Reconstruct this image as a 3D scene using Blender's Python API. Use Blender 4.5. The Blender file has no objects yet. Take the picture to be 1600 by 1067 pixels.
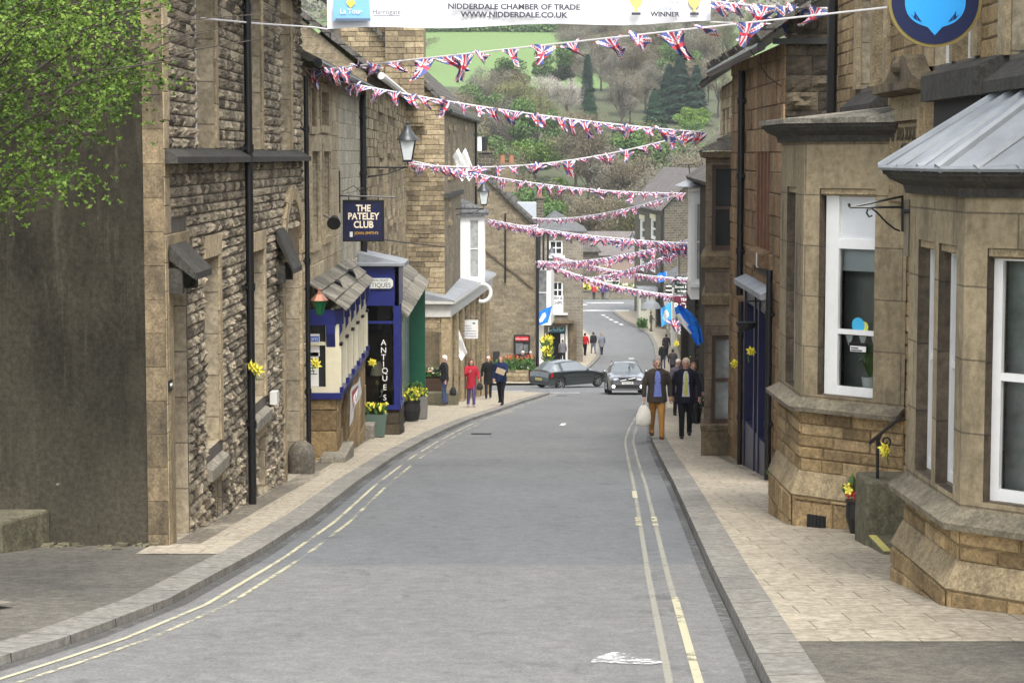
import bpy, math, random
import numpy as np
from mathutils import Vector, Matrix, noise

R = random.Random(11)
scene = bpy.context.scene
COL = scene.collection

# ---------------------------------------------------------------- camera, sky, sun, exposure
FPX = 3300.0
TH = math.atan(288.5 / FPX)
CAMZ = 2.1
cam_d = bpy.data.cameras.new('camera')
cam = bpy.data.objects.new('camera', cam_d)
COL.objects.link(cam)
cam.location = (0, 0, CAMZ)
cam.rotation_euler = (math.pi / 2 - TH, 0, 0)
cam_d.sensor_width = 36.0
cam_d.lens = 36.0 * FPX / 1600.0
cam_d.clip_start = 0.1
cam_d.clip_end = 5000
scene.camera = cam

SUN_EL, SUN_AZ = math.radians(58), math.radians(168)     # azimuth clockwise from +Y (street direction)
world = bpy.data.worlds.new('World')
scene.world = world
world.use_nodes = True
wn, wl = world.node_tree.nodes, world.node_tree.links
wn.clear()
w_out = wn.new('ShaderNodeOutputWorld')
w_bg = wn.new('ShaderNodeBackground')
w_sky = wn.new('ShaderNodeTexSky')
w_hsv = wn.new('ShaderNodeHueSaturation')
w_sky.sky_type = 'NISHITA'
w_sky.sun_disc = False
w_sky.sun_elevation = SUN_EL
w_sky.sun_rotation = SUN_AZ
w_sky.dust_density = 3.0
w_hsv.inputs['Saturation'].default_value = 0.28            # overcast: the blue is mostly gone
w_bg.inputs['Strength'].default_value = 0.15
wl.new(w_sky.outputs[0], w_hsv.inputs['Color'])
wl.new(w_hsv.outputs[0], w_bg.inputs['Color'])
wl.new(w_bg.outputs[0], w_out.inputs['Surface'])
sun_d = bpy.data.lights.new('sun', 'SUN')
sun_d.energy = 1.3
sun_d.angle = math.radians(16)
sun_d.color = (1.0, 0.965, 0.91)
sun = bpy.data.objects.new('sun', sun_d)
COL.objects.link(sun)
sd = Vector((math.sin(SUN_AZ) * math.cos(SUN_EL), math.cos(SUN_AZ) * math.cos(SUN_EL), math.sin(SUN_EL)))
sun.rotation_euler = sd.to_track_quat('Z', 'Y').to_euler()
sun.location = (0, -20, 40)
vs = scene.view_settings
vs.view_transform = 'Standard'
vs.look = 'None'
vs.exposure = 1.45
vs.gamma = 1
vs.use_curve_mapping = False
scene.cycles.max_bounces = 6
scene.cycles.transparent_max_bounces = 12
scene.cycles.use_denoising = True

# ---------------------------------------------------------------- picture <-> street geometry
KN = [(-40, 3.63), (0, 0), (100, -9.08), (112, -10.1), (130, -11.5), (150, -12.75), (165, -13.3), (185, -13.5), (215, -13.55), (900, -13.6)]
def gz0(y):
    for (a, za), (b, zb) in zip(KN, KN[1:]):
        if y <= b:
            return za + (zb - za) * (y - a) / (b - a)
    return KN[-1][1]
def gz(y):
    return sum(gz0(y + k) for k in (-6, -3, 0, 3, 6)) / 5
def ray(px, py):
    v = -(py - 533.5) / FPX
    return (px - 800) / FPX, math.cos(TH) + math.sin(TH) * v, -math.sin(TH) + math.cos(TH) * v
def at(px, py, d):
    x, y, z = ray(px, py)
    return Vector((x * d / y, d, CAMZ + z * d / y))
def Z(py, d):
    x, y, z = ray(800, py)
    return CAMZ + z * d / y
def XX(px, d, py=500):
    x, y, z = ray(px, py)
    return x * d / y
def lerp(a, b, t):
    return a + (b - a) * t
def pl(pts, y):
    """piecewise-linear lookup of x over y"""
    if y <= pts[0][0]:
        return pts[0][1]
    for (a, xa), (b, xb) in zip(pts, pts[1:]):
        if y <= b:
            return xa + (xb - xa) * (y - a) / (b - a)
    return pts[-1][1]

# ---------------------------------------------------------------- object helpers
def tag(o, label=None, cat=None, group=None, kind=None):
    if label: o['label'] = label
    if cat: o['category'] = cat
    if group: o['group'] = group
    if kind: o['kind'] = kind
    return o
def thing(name, label, cat, loc=(0, 0, 0), group=None):
    o = bpy.data.objects.new(name, None)
    COL.objects.link(o)
    o.location = loc
    o.empty_display_size = 0.2
    return tag(o, label, cat, group)
def root_loc(o):
    l = Vector(o.location)
    p = o.parent
    while p is not None:
        l = Vector(p.location) if p.type == 'EMPTY' else l
        p = p.parent
    return l
def link(o, parent=None):
    COL.objects.link(o)
    if parent is not None:
        o.parent = parent
        r = parent
        while r.parent is not None:
            r = r.parent
        base = Vector(r.location) if parent is r else Vector((0, 0, 0))
        o.matrix_parent_inverse = Matrix.Translation(-base)
    return o
def copy_tree(o, parent=None):
    c = o.copy()
    COL.objects.link(c)
    if parent is not None:
        c.parent = parent
        c.matrix_parent_inverse = o.matrix_parent_inverse.copy()
    for ch in list(o.children):
        copy_tree(ch, c)
    return c

class MB:
    """collects faces in world metres and links them as ONE mesh object"""
    def __init__(s):
        s.v = []; s.f = []; s.mi = []; s.tone = []; s.uv = {}
        s.m = 0; s.t = 0.5
    def face(s, pts, uv=None):
        b = len(s.v)
        s.v.extend([tuple(p) for p in pts])
        if uv: s.uv[len(s.f)] = uv
        s.f.append(tuple(range(b, b + len(pts)))); s.mi.append(s.m); s.tone.append(s.t)
    def vf(s, verts, faces):
        b = len(s.v)
        s.v.extend([tuple(p) for p in verts])
        for f in faces:
            s.f.append(tuple(b + i for i in f)); s.mi.append(s.m); s.tone.append(s.t)
    def hexa(s, c):
        s.vf(c, [(0, 3, 2, 1), (4, 5, 6, 7), (0, 1, 5, 4), (1, 2, 6, 5), (2, 3, 7, 6), (3, 0, 4, 7)])
    def box(s, x0, x1, y0, y1, z0, z1):
        s.hexa([(x0, y0, z0), (x1, y0, z0), (x1, y1, z0), (x0, y1, z0), (x0, y0, z1), (x1, y0, z1), (x1, y1, z1), (x0, y1, z1)])
    def prism(s, poly, z0, z1):
        """poly: ccw (x,y); z0/z1 numbers or functions of (x,y)"""
        f0 = z0 if callable(z0) else (lambda x, y: z0)
        f1 = z1 if callable(z1) else (lambda x, y: z1)
        n = len(poly)
        v = [(x, y, f0(x, y)) for x, y in poly] + [(x, y, f1(x, y)) for x, y in poly]
        s.vf(v, [tuple(reversed(range(n))), tuple(range(n, 2 * n))] + [(i, (i + 1) % n, n + (i + 1) % n, n + i) for i in range(n)])
    def tube(s, pts, rad, n=8, caps=True):
        pts = [Vector(p) for p in pts]
        if not isinstance(rad, (list, tuple)): rad = [rad] * len(pts)
        prev = None; verts = []
        for i, p in enumerate(pts):
            d = (pts[min(i + 1, len(pts) - 1)] - pts[max(i - 1, 0)])
            if d.length < 1e-9: d = Vector((0, 0, 1))
            d.normalize()
            if prev is None:
                a = Vector((1, 0, 0)) if abs(d.x) < .8 else Vector((0, 1, 0))
                a = (a - d * a.dot(d)).normalized()
            else:
                a = (prev - d * prev.dot(d))
                a = a.normalized() if a.length > 1e-6 else d.orthogonal().normalized()
            prev = a
            b = d.cross(a)
            r = rad[i]
            rx, ry = r if isinstance(r, (list, tuple)) else (r, r)
            for k in range(n):
                t = 2 * math.pi * k / n
                verts.append(p + a * (math.cos(t) * rx) + b * (math.sin(t) * ry))
        fs = []
        for i in range(len(pts) - 1):
            for k in range(n):
                fs.append((i * n + k, i * n + (k + 1) % n, (i + 1) * n + (k + 1) % n, (i + 1) * n + k))
        if caps:
            fs.append(tuple(reversed(range(n))))
            fs.append(tuple(range((len(pts) - 1) * n, len(pts) * n)))
        s.vf(verts, fs)
    def lathe(s, prof, c, n=16):
        """prof: [(r,z)...] around the vertical through c"""
        verts = []; fs = []
        for r, z in prof:
            for k in range(n):
                t = 2 * math.pi * k / n
                verts.append((c[0] + r * math.cos(t), c[1] + r * math.sin(t), c[2] + z))
        for i in range(len(prof) - 1):
            for k in range(n):
                fs.append((i * n + k, i * n + (k + 1) % n, (i + 1) * n + (k + 1) % n, (i + 1) * n + k))
        fs.append(tuple(reversed(range(n)))); fs.append(tuple(range((len(prof) - 1) * n, len(prof) * n)))
        s.vf(verts, fs)
    def ell(s, c, r, n=12, m=8, rot=None):
        verts = []; fs = []
        for i in range(m + 1):
            ph = math.pi * i / m
            for k in range(n):
                t = 2 * math.pi * k / n
                p = Vector((r[0] * math.sin(ph) * math.cos(t), r[1] * math.sin(ph) * math.sin(t), -r[2] * math.cos(ph)))
                if rot is not None: p = rot @ p
                verts.append(p + Vector(c))
        for i in range(m):
            for k in range(n):
                fs.append((i * n + k, i * n + (k + 1) % n, (i + 1) * n + (k + 1) % n, (i + 1) * n + k))
        s.vf(verts, fs)
    def mesh(s, name, mats, uv=True):
        me = bpy.data.meshes.new(name)
        me.from_pydata(s.v, [], s.f)
        if not isinstance(mats, (list, tuple)): mats = [mats]
        for m in mats: me.materials.append(m)
        me.polygons.foreach_set('material_index', s.mi)
        if len(set(s.tone)) > 1:
            a = me.attributes.new('tone', 'FLOAT', 'FACE')
            a.data.foreach_set('value', s.tone)
        if uv:
            L = me.uv_layers.new(name='UVMap')
            out = np.zeros(len(me.loops) * 2, dtype=np.float32)
            vs_ = s.v; k = 0
            for i, f in enumerate(s.f):
                if i in s.uv:
                    for (u, v) in s.uv[i]:
                        out[k] = u; out[k + 1] = v; k += 2
                    continue
                n = me.polygons[i].normal
                if abs(n.z) > .75:
                    for j in f:
                        out[k] = vs_[j][0]; out[k + 1] = vs_[j][1]; k += 2
                else:
                    q = math.hypot(n.x, n.y) or 1.0
                    tx, ty = -n.y / q, n.x / q
                    for j in f:
                        out[k] = vs_[j][0] * tx + vs_[j][1] * ty; out[k + 1] = vs_[j][2]; k += 2
            L.data.foreach_set('uv', out)
        me.update()
        return me
    def build(s, name, mats, parent=None, label=None, cat=None, group=None, kind=None, smooth=False, uv=True, bevel=0, origin=None):
        if parent is None and kind not in ('structure', 'stuff') and s.v:
            a = np.array(s.v)
            o3 = origin if origin is not None else ((a[:, 0].min() + a[:, 0].max()) / 2, (a[:, 1].min() + a[:, 1].max()) / 2, a[:, 2].min())
        else:
            o3 = None
        me = s.mesh(name, mats, uv)
        if o3 is not None:
            me.transform(Matrix.Translation(-Vector(o3)))
        o = bpy.data.objects.new(name, me)
        if o3 is not None: o.location = o3
        link(o, parent)
        if smooth:
            me.polygons.foreach_set('use_smooth', [True] * len(me.polygons))
            try: me.set_sharp_from_angle(angle=math.radians(40))
            except Exception: pass
        if bevel:
            md = o.modifiers.new('edge', 'BEVEL'); md.width = bevel; md.segments = 2; md.limit_method = 'ANGLE'; md.angle_limit = math.radians(50)
        return tag(o, label, cat, group, kind)

class FR:
    """vertical wall frame: u runs from A to B, n points outward (right-hand side of A->B), z up"""
    def __init__(s, A, B):
        s.A = Vector((A[0], A[1], 0)); d = Vector((B[0] - A[0], B[1] - A[1], 0))
        s.L = d.length; s.U = d / s.L; s.N = Vector((s.U.y, -s.U.x, 0))
    def p(s, u, n, z):
        v = s.A + s.U * u + s.N * n
        return Vector((v.x, v.y, z))
    def box(s, mb, u0, u1, n0, n1, z0, z1):
        p = s.p
        mb.hexa([p(u0, n1, z0), p(u1, n1, z0), p(u1, n0, z0), p(u0, n0, z0), p(u0, n1, z1), p(u1, n1, z1), p(u1, n0, z1), p(u0, n0, z1)])
    def slope(s, mb, u0, u1, n0, n1, z0a, z0b, z1a, z1b):
        """box whose bottom/top go from a at n0 to b at n1"""
        p = s.p
        mb.hexa([p(u0, n1, z0b), p(u1, n1, z0b), p(u1, n0, z0a), p(u0, n0, z0a), p(u0, n1, z1b), p(u1, n1, z1b), p(u1, n0, z1a), p(u0, n0, z1a)])
    def uy(s, y):
        return (y - s.A.y) / s.U.y
    def gzu(s, u):
        return gz(s.A.y + s.U.y * u)

def wall(mb, fr, u0, u1, z0, z1, ops=(), dep=.2, n=0.0, rm=1):
    us = sorted(set([u0, u1] + [a for o in ops for a in o[:2] if u0 < a < u1]))
    zs = sorted(set([z0, z1] + [a for o in ops for a in o[2:4] if z0 < a < z1]))
    for a, b in zip(us, us[1:]):
        for c, d in zip(zs, zs[1:]):
            um, zm = (a + b) / 2, (c + d) / 2
            if any(o[0] < um < o[1] and o[2] < zm < o[3] for o in ops): continue
            mb.face([fr.p(a, n, c), fr.p(b, n, c), fr.p(b, n, d), fr.p(a, n, d)])
    for o in ops:
        a, b, c, d = o[:4]
        q = o[4] if len(o) > 4 else dep
        p = fr.p
        mb.m = rm
        mb.face([p(a, n, c), p(a, n, d), p(a, n - q, d), p(a, n - q, c)])
        mb.face([p(b, n, d), p(b, n, c), p(b, n - q, c), p(b, n - q, d)])
        mb.face([p(a, n, d), p(b, n, d), p(b, n - q, d), p(a, n - q, d)])
        mb.face([p(b, n, c), p(a, n, c), p(a, n - q, c), p(b, n - q, c)])
        mb.m = 0

def stones(mb, fr, u0, u1, z0, z1, ops=(), ch=.22, ln=(.28, .55), proj=.03, rock=False, seed=1, zt=None, n=0.0, gap=.008, uz=None):
    """coursed stones, every one its own bevelled or rock-faced block"""
    r = random.Random(seed)
    z = z0
    while z < z1 - .03:
        h = min(ch * r.uniform(.85, 1.18), z1 - z)
        za, zb = z + gap / 2, z + h - gap / 2
        iv = [(u0, u1)]
        for o in ops:
            if o[2] < zb - .35 * h and o[3] > za + .35 * h:
                nv = []
                for a, b in iv:
                    if o[1] <= a or o[0] >= b: nv.append((a, b)); continue
                    if o[0] > a: nv.append((a, o[0]))
                    if o[1] < b: nv.append((o[1], b))
                iv = nv
        for a, b in iv:
            x = a
            while x < b - .02:
                w = r.uniform(*ln)
                if b - (x + w) < ln[0] * .6: w = b - x
                xa, xb = x + gap / 2, min(x + w, b) - gap / 2
                x += w
                if zt is not None and zt((xa + xb) / 2) < zb: continue
                mb.t = r.random()
                if xb - xa < .01: continue
                e = proj * r.uniform(.35, 1.15)
                if rock:
                    nu, nz = 5, 4
                    V = []; F = []
                    ox, oz = r.uniform(0, 50), r.uniform(0, 50)
                    for j in range(nz + 1):
                        for i in range(nu + 1):
                            s_, t_ = i / nu, j / nz
                            edge = (i in (0, nu)) or (j in (0, nz))
                            q = 0 if edge else e * (.7 + 1.5 * noise.noise((ox + s_ * 2.6, oz + t_ * 2.2, 0)) + .5 * noise.noise((ox + s_ * 7, oz + t_ * 6, 3)))
                            V.append(fr.p(lerp(xa, xb, s_), n + .012 + max(q, 0), lerp(za, zb, t_)))
                    for j in range(nz):
                        for i in range(nu):
                            k = j * (nu + 1) + i
                            F.append((k, k + 1, k + nu + 2, k + nu + 1))
                    mb.vf(V, F)
                    p = fr.p
                    for q in ([(xa, za), (xb, za)], [(xb, za), (xb, zb)], [(xb, zb), (xa, zb)], [(xa, zb), (xa, za)]):
                        mb.face([p(q[0][0], n, q[0][1]), p(q[1][0], n, q[1][1]), p(q[1][0], n + .012, q[1][1]), p(q[0][0], n + .012, q[0][1])])
                else:
                    bv = min(.014, h * .12)
                    j = [r.uniform(-.4, .4) * bv for _ in range(8)]
                    p = fr.p
                    o4 = [p(xa, n, za), p(xb, n, za), p(xb, n, zb), p(xa, n, zb)]
                    i4 = [p(xa + bv + j[0], n + e, za + bv + j[1]), p(xb - bv + j[2], n + e, za + bv + j[3]), p(xb - bv + j[4], n + e, zb - bv + j[5]), p(xa + bv + j[6], n + e, zb - bv + j[7])]
                    mb.vf(o4 + i4, [(4, 5, 6, 7), (0, 1, 5, 4), (1, 2, 6, 5), (2, 3, 7, 6), (3, 0, 4, 7)])
        z += h
    mb.t = .5

def textmesh(name, body, o, xd, yd, size, mat, parent, align='CENTER', ext=.002, sx=1.0, bold=0.0):
    c = bpy.data.curves.new(name, 'FONT')
    c.body = body; c.size = size; c.align_x = align; c.align_y = 'CENTER'; c.extrude = ext; c.offset = bold
    c.resolution_u = 3
    t = bpy.data.objects.new('tmp_text', c)
    COL.objects.link(t)
    bpy.context.view_layer.update()
    me = bpy.data.meshes.new_from_object(t.evaluated_get(bpy.context.evaluated_depsgraph_get()))
    bpy.data.objects.remove(t); bpy.data.curves.remove(c)
    xd = Vector(xd).normalized(); yd = Vector(yd).normalized(); zd = xd.cross(yd)
    M = Matrix(((xd.x * sx, yd.x, zd.x, o[0]), (xd.y * sx, yd.y, zd.y, o[1]), (xd.z * sx, yd.z, zd.z, o[2]), (0, 0, 0, 1)))
    me.transform(M)
    me.materials.clear(); me.materials.append(mat)
    return link(bpy.data.objects.new(name, me), parent)

# ---------------------------------------------------------------- materials
def newmat(name):
    m = bpy.data.materials.new(name)
    m.use_nodes = True
    nt = m.node_tree
    b = nt.nodes['Principled BSDF']
    return m, nt.nodes, nt.links, b
def ramp(n, cols, pos=None):
    r = n.new('ShaderNodeValToRGB')
    e = r.color_ramp.elements
    pos = pos or [i / (len(cols) - 1) for i in range(len(cols))]
    while len(e) < len(cols): e.new(.5)
    for k, (c, p) in enumerate(zip(cols, pos)):
        e[k].position = p; e[k].color = (*c, 1)
    return r
def noisen(n, l, scale, detail=4, rough=.6, coord='Object', dist=0.0, stretch=None):
    tc = n.new('ShaderNodeTexCoord'); nz = n.new('ShaderNodeTexNoise')
    nz.inputs['Scale'].default_value = scale; nz.inputs['Detail'].default_value = detail
    nz.inputs['Roughness'].default_value = rough; nz.inputs['Distortion'].default_value = dist
    if stretch:
        mp = n.new('ShaderNodeMapping'); mp.inputs['Scale'].default_value = stretch
        l.new(tc.outputs[coord], mp.inputs['Vector']); l.new(mp.outputs[0], nz.inputs['Vector'])
    else:
        l.new(tc.outputs[coord], nz.inputs['Vector'])
    return nz
def mixc(n, l, a, b, fac, mode='MIX'):
    m = n.new('ShaderNodeMix'); m.data_type = 'RGBA'; m.blend_type = mode
    for sock, val in ((m.inputs['Factor'], fac), (m.inputs[6], a), (m.inputs[7], b)):
        if hasattr(val, 'is_output'): l.new(val, sock)
        elif isinstance(val, (int, float)): sock.default_value = val
        else: sock.default_value = (*val, 1)
    return m.outputs[2]
def maprange(n, l, v, a, b, c, d):
    m = n.new('ShaderNodeMapRange')
    for i, x in enumerate((a, b, c, d)): m.inputs[i + 1].default_value = x
    l.new(v, m.inputs[0])
    return m.outputs[0]
def bumpn(n, l, h, strength, dist, b):
    u = n.new('ShaderNodeBump'); u.inputs['Strength'].default_value = strength; u.inputs['Distance'].default_value = dist
    l.new(h, u.inputs['Height']); l.new(u.outputs[0], b.inputs['Normal'])
def plain(name, c, rough=.6, metal=0, var=.12, vs_=6.0, bump=0, emit=0, spec=None):
    m, n, l, b = newmat(name)
    b.inputs['Roughness'].default_value = rough; b.inputs['Metallic'].default_value = metal
    if spec is not None: b.inputs['Specular IOR Level'].default_value = spec
    if var:
        nz = noisen(n, l, vs_)
        k = maprange(n, l, nz.outputs['Fac'], .25, .75, 1 - var, 1 + var)
        hs = n.new('ShaderNodeHueSaturation'); hs.inputs['Color'].default_value = (*c, 1)
        l.new(k, hs.inputs['Value']); l.new(hs.outputs[0], b.inputs['Base Color'])
        if bump: bumpn(n, l, noisen(n, l, vs_ * 5).outputs['Fac'], bump, .02, b)
    else:
        b.inputs['Base Color'].default_value = (*c, 1)
    if emit:
        b.inputs['Emission Color'].default_value = (*c, 1); b.inputs['Emission Strength'].default_value = emit
    return m
def stone_mat(name, cols, soot=.5, sootcol=(.03, .028, .024), scale=.8, fine=28, bump=.5, streak=True):
    """cols: stone tones picked per block by the 'tone' attribute; irregular soot over it"""
    m, n, l, b = newmat(name)
    b.inputs['Roughness'].default_value = .92
    b.inputs['Specular IOR Level'].default_value = .25
    at_ = n.new('ShaderNodeAttribute'); at_.attribute_name = 'tone'
    r = ramp(n, cols); l.new(at_.outputs['Fac'], r.inputs[0])
    n1 = noisen(n, l, 9, 6, .75)
    k1 = maprange(n, l, n1.outputs['Fac'], .32, .68, 0, 1)
    c1 = mixc(n, l, r.outputs[0], mixc(n, l, (.32, .3, .27), (1.0, .94, .82), k1), .8, 'MULTIPLY')
    c1 = mixc(n, l, c1, (1.95, 1.92, 1.86), 1.0, 'MULTIPLY')
    n2 = noisen(n, l, scale, 6, .7, stretch=(1, 1, .45) if streak else None)
    f2 = maprange(n, l, n2.outputs['Fac'], .44, .72, 0, soot)
    c2 = mixc(n, l, c1, sootcol, f2)
    n3 = noisen(n, l, fine, 5, .7)
    c3 = mixc(n, l, c2, mixc(n, l, (.5, .48, .46), (1.35, 1.35, 1.33), maprange(n, l, n3.outputs['Fac'], .3, .7, 0, 1)), .85, 'MULTIPLY')
    l.new(c3, b.inputs['Base Color'])
    bumpn(n, l, n3.outputs['Fac'], bump, .03, b)
    return m
def brick_mat(name, c1, c2, mortar, bw, rh, ms=.012, soot=.4, streak=None, sootcol=(.035, .032, .027), bump=.6, scale=.5, dist=.03, sq=1.0, off=.5, rough=.9, grain=.8):
    m, n, l, b = newmat(name)
    b.inputs['Roughness'].default_value = rough
    b.inputs['Specular IOR Level'].default_value = .25
    tc = n.new('ShaderNodeTexCoord')
    nz = n.new('ShaderNodeTexNoise'); nz.inputs['Scale'].default_value = 3.0
    l.new(tc.outputs['UV'], nz.inputs['Vector'])
    vm = n.new('ShaderNodeVectorMath'); vm.operation = 'MULTIPLY_ADD'
    l.new(nz.outputs['Color'], vm.inputs[0]); vm.inputs[1].default_value = (dist, dist, 0); l.new(tc.outputs['UV'], vm.inputs[2])
    br = n.new('ShaderNodeTexBrick')
    br.inputs['Scale'].default_value = 1; br.inputs['Brick Width'].default_value = bw; br.inputs['Row Height'].default_value = rh
    br.inputs['Mortar Size'].default_value = ms; br.inputs['Mortar Smooth'].default_value = .3; br.inputs['Bias'].default_value = 0
    br.offset = off; br.squash = sq; br.squash_frequency = 3
    br.inputs['Color1'].default_value = (*c1, 1); br.inputs['Color2'].default_value = (*c2, 1); br.inputs['Mortar'].default_value = (*mortar, 1)
    l.new(vm.outputs[0], br.inputs['Vector'])
    n2 = noisen(n, l, scale, 6, .7, stretch=streak)
    f2 = maprange(n, l, n2.outputs['Fac'], .45, .72, 0, soot)
    c = mixc(n, l, br.outputs['Color'], sootcol, f2)
    n3 = noisen(n, l, 12, 5, .7)
    c = mixc(n, l, c, mixc(n, l, (.5, .48, .45), (1.35, 1.35, 1.35), maprange(n, l, n3.outputs['Fac'], .32, .68, 0, 1)), grain, 'MULTIPLY')
    l.new(c, b.inputs['Base Color'])
    mx = n.new('ShaderNodeMath'); mx.operation = 'MULTIPLY_ADD'
    l.new(br.outputs['Fac'], mx.inputs[0]); mx.inputs[1].default_value = -1.0; l.new(n3.outputs['Fac'], mx.inputs[2])
    bumpn(n, l, mx.outputs[0], bump, .03, b)
    return m

M = {}
M['rock'] = stone_mat('rock_faced_gritstone', [(.085, .077, .066), (.19, .172, .144), (.29, .262, .215), (.38, .345, .285)], soot=.65, scale=1.1, bump=.9)
M['mortar'] = plain('dark_mortar', (.12, .105, .085), .95, var=.3, vs_=5, bump=.3)
M['dress'] = stone_mat('dressed_sandstone', [(.25, .21, .145), (.31, .26, .185), (.37, .315, .23)], soot=.55, scale=.9, fine=40, bump=.25)
M['reveal'] = brick_mat('dressed_reveal_stone', (.46, .39, .28), (.38, .32, .225), (.2, .165, .12), 2.0, .5, .01, soot=.5, bump=.3, scale=.9)
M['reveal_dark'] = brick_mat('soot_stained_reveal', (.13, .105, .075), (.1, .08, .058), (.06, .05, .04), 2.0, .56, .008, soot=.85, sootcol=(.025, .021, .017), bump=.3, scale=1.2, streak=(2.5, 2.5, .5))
M['dress_dark'] = stone_mat('sooty_dressed_sandstone', [(.12, .10, .07), (.16, .13, .09), (.2, .165, .115)], soot=.9, scale=1.3, fine=40, bump=.25)
M['ledge'] = stone_mat('black_weathered_ledge', [(.045, .045, .045), (.07, .068, .065)], soot=.5, scale=2, bump=.4)
M['ashlar'] = stone_mat('pale_ashlar_blocks', [(.28, .245, .18), (.35, .31, .23), (.41, .365, .28), (.33, .29, .22)], soot=.4, scale=.9, bump=.4)
M['grey_ashlar'] = stone_mat('grey_painted_blocks', [(.27, .265, .23), (.33, .32, .28), (.36, .35, .31)], soot=.3, scale=.9, bump=.3)
M['pale_mortar'] = plain('pale_mortar', (.36, .33, .27), .95, var=.2, vs_=5)
M['coursed'] = stone_mat('coursed_gable_stone', [(.13, .11, .08), (.2, .17, .12), (.26, .22, .155), (.31, .27, .195)], soot=.55, scale=.8, bump=.6)
M['yellow_stone'] = stone_mat('yellow_walling_stone', [(.16, .12, .07), (.23, .175, .1), (.29, .22, .13), (.32, .255, .16)], soot=.6, scale=1.2, bump=.55)
M['rubble'] = stone_mat('dark_rubble', [(.02, .017, .014), (.04, .034, .026), (.065, .055, .04)], soot=.7, scale=1.5, bump=.9)
M['orange_stone'] = stone_mat('rusty_orange_ashlar', [(.15, .1, .058), (.2, .135, .078), (.24, .175, .11)], soot=.75, scale=1.0, bump=.4)
M['brown_stone'] = stone_mat('brown_bay_stone', [(.15, .115, .08), (.2, .16, .11), (.25, .2, .14)], soot=.75, scale=1.2, bump=.4)
M['far_brick'] = brick_mat('far_coursed_stone', (.27, .225, .15), (.17, .14, .095), (.22, .19, .14), .5, .19, soot=.45)
M['far_grey'] = brick_mat('far_grey_stone', (.24, .215, .17), (.17, .15, .12), (.3, .27, .22), .55, .22, soot=.35)
M['far_dark'] = brick_mat('far_sooty_stone', (.13, .115, .085), (.075, .068, .055), (.3, .27, .21), .5, .22, soot=.3)
M['far_pale'] = brick_mat('far_pale_render', (.3, .28, .23), (.27, .25, .2), (.29, .27, .22), .6, .25, soot=.25, bump=.2)
M['slate'] = brick_mat('stone_slates', (.14, .13, .115), (.095, .09, .082), (.03, .03, .028), .45, .28, .02, soot=.5, bump=1.0, scale=1)
M['slate_blue'] = brick_mat('blue_grey_slates', (.16, .165, .17), (.12, .125, .13), (.05, .05, .05), .35, .22, .012, soot=.3, bump=.8, scale=1)
M['slate_pink'] = brick_mat('pinkish_slates', (.2, .18, .17), (.16, .145, .14), (.1, .09, .085), .35, .22, .012, soot=.3, bump=.8, scale=1)
M['flag_roof'] = stone_mat('lichened_roof_flags', [(.12, .12, .112), (.17, .168, .157), (.22, .216, .2)], soot=.6, scale=2.0, bump=.6, streak=False)
M['lead'] = plain('grey_roof_lead', (.23, .245, .26), .5, var=.28, vs_=2.2, bump=.1)
M['white'] = plain('white_gloss_paint', (.78, .78, .76), .35, var=.06)
M['offwhite'] = plain('aged_white_paint', (.66, .65, .61), .5, var=.1)
M['cream'] = plain('cream_paint', (.72, .66, .48), .4, var=.07)
M['blue'] = plain('royal_blue_paint', (.015, .022, .14), .3, var=.12)
M['navy'] = plain('navy_paint', (.01, .012, .05), .3, var=.12)
M['green'] = plain('bottle_green_paint', (.008, .085, .045), .35, var=.12)
M['black'] = plain('black_gloss_iron', (.008, .008, .009), .4, var=.2)
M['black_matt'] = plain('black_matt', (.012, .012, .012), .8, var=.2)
M['brown_wood'] = plain('dark_brown_frame', (.05, .028, .018), .4, var=.2)
M['red_wood'] = plain('red_brown_mullion', (.16, .07, .035), .6, var=.25)
M['glass'] = plain('dark_window_glass', (.02, .024, .026), .06, var=.35, vs_=1.2)
M['glass_grey'] = plain('curtained_window_glass', (.16, .17, .165), .1, var=.5, vs_=3)
M['net'] = plain('net_curtain_glass', (.34, .35, .34), .15, var=.35, vs_=5)
M['blind'] = plain('white_roller_blind', (.6, .62, .63), .8, var=.04)
M['copper'] = plain('copper_cap', (.5, .24, .16), .35, metal=.6)
M['gold'] = plain('dull_gold', (.32, .25, .09), .4, metal=.5)
M['yellow'] = plain('daffodil_yellow', (.82, .74, .08), .6, var=.15)
M['orange_f'] = plain('tulip_orange', (.65, .16, .05), .6, var=.2, vs_=20)
M['red'] = plain('red_cloth', (.5, .02, .03), .7)
M['leaf'] = plain('fresh_leaf_green', (.075, .17, .025), .55, var=.35, vs_=3)
M['plantleaf'] = plain('plant_green', (.06, .13, .03), .6, var=.35, vs_=9)
M['concrete'] = stone_mat('worn_grey_stone', [(.2, .195, .18), (.26, .25, .23)], soot=.4, scale=2, bump=.3, streak=False)
M['mossy'] = stone_mat('mossy_step_stone', [(.1, .098, .075), (.14, .135, .1)], soot=.6, sootcol=(.045, .05, .028), scale=3, bump=.4)
M['txt_dark'] = plain('dark_lettering', (.05, .05, .07), .6, var=0)
M['txt_white'] = plain('white_lettering', (.8, .78, .74), .6, var=0)
M['txt_gold'] = plain('amber_lettering', (.65, .36, .03), .6, var=0)
M['tan_cloth'] = plain('tan_cloth', (.3, .16, .05), .85, var=.15)
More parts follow.
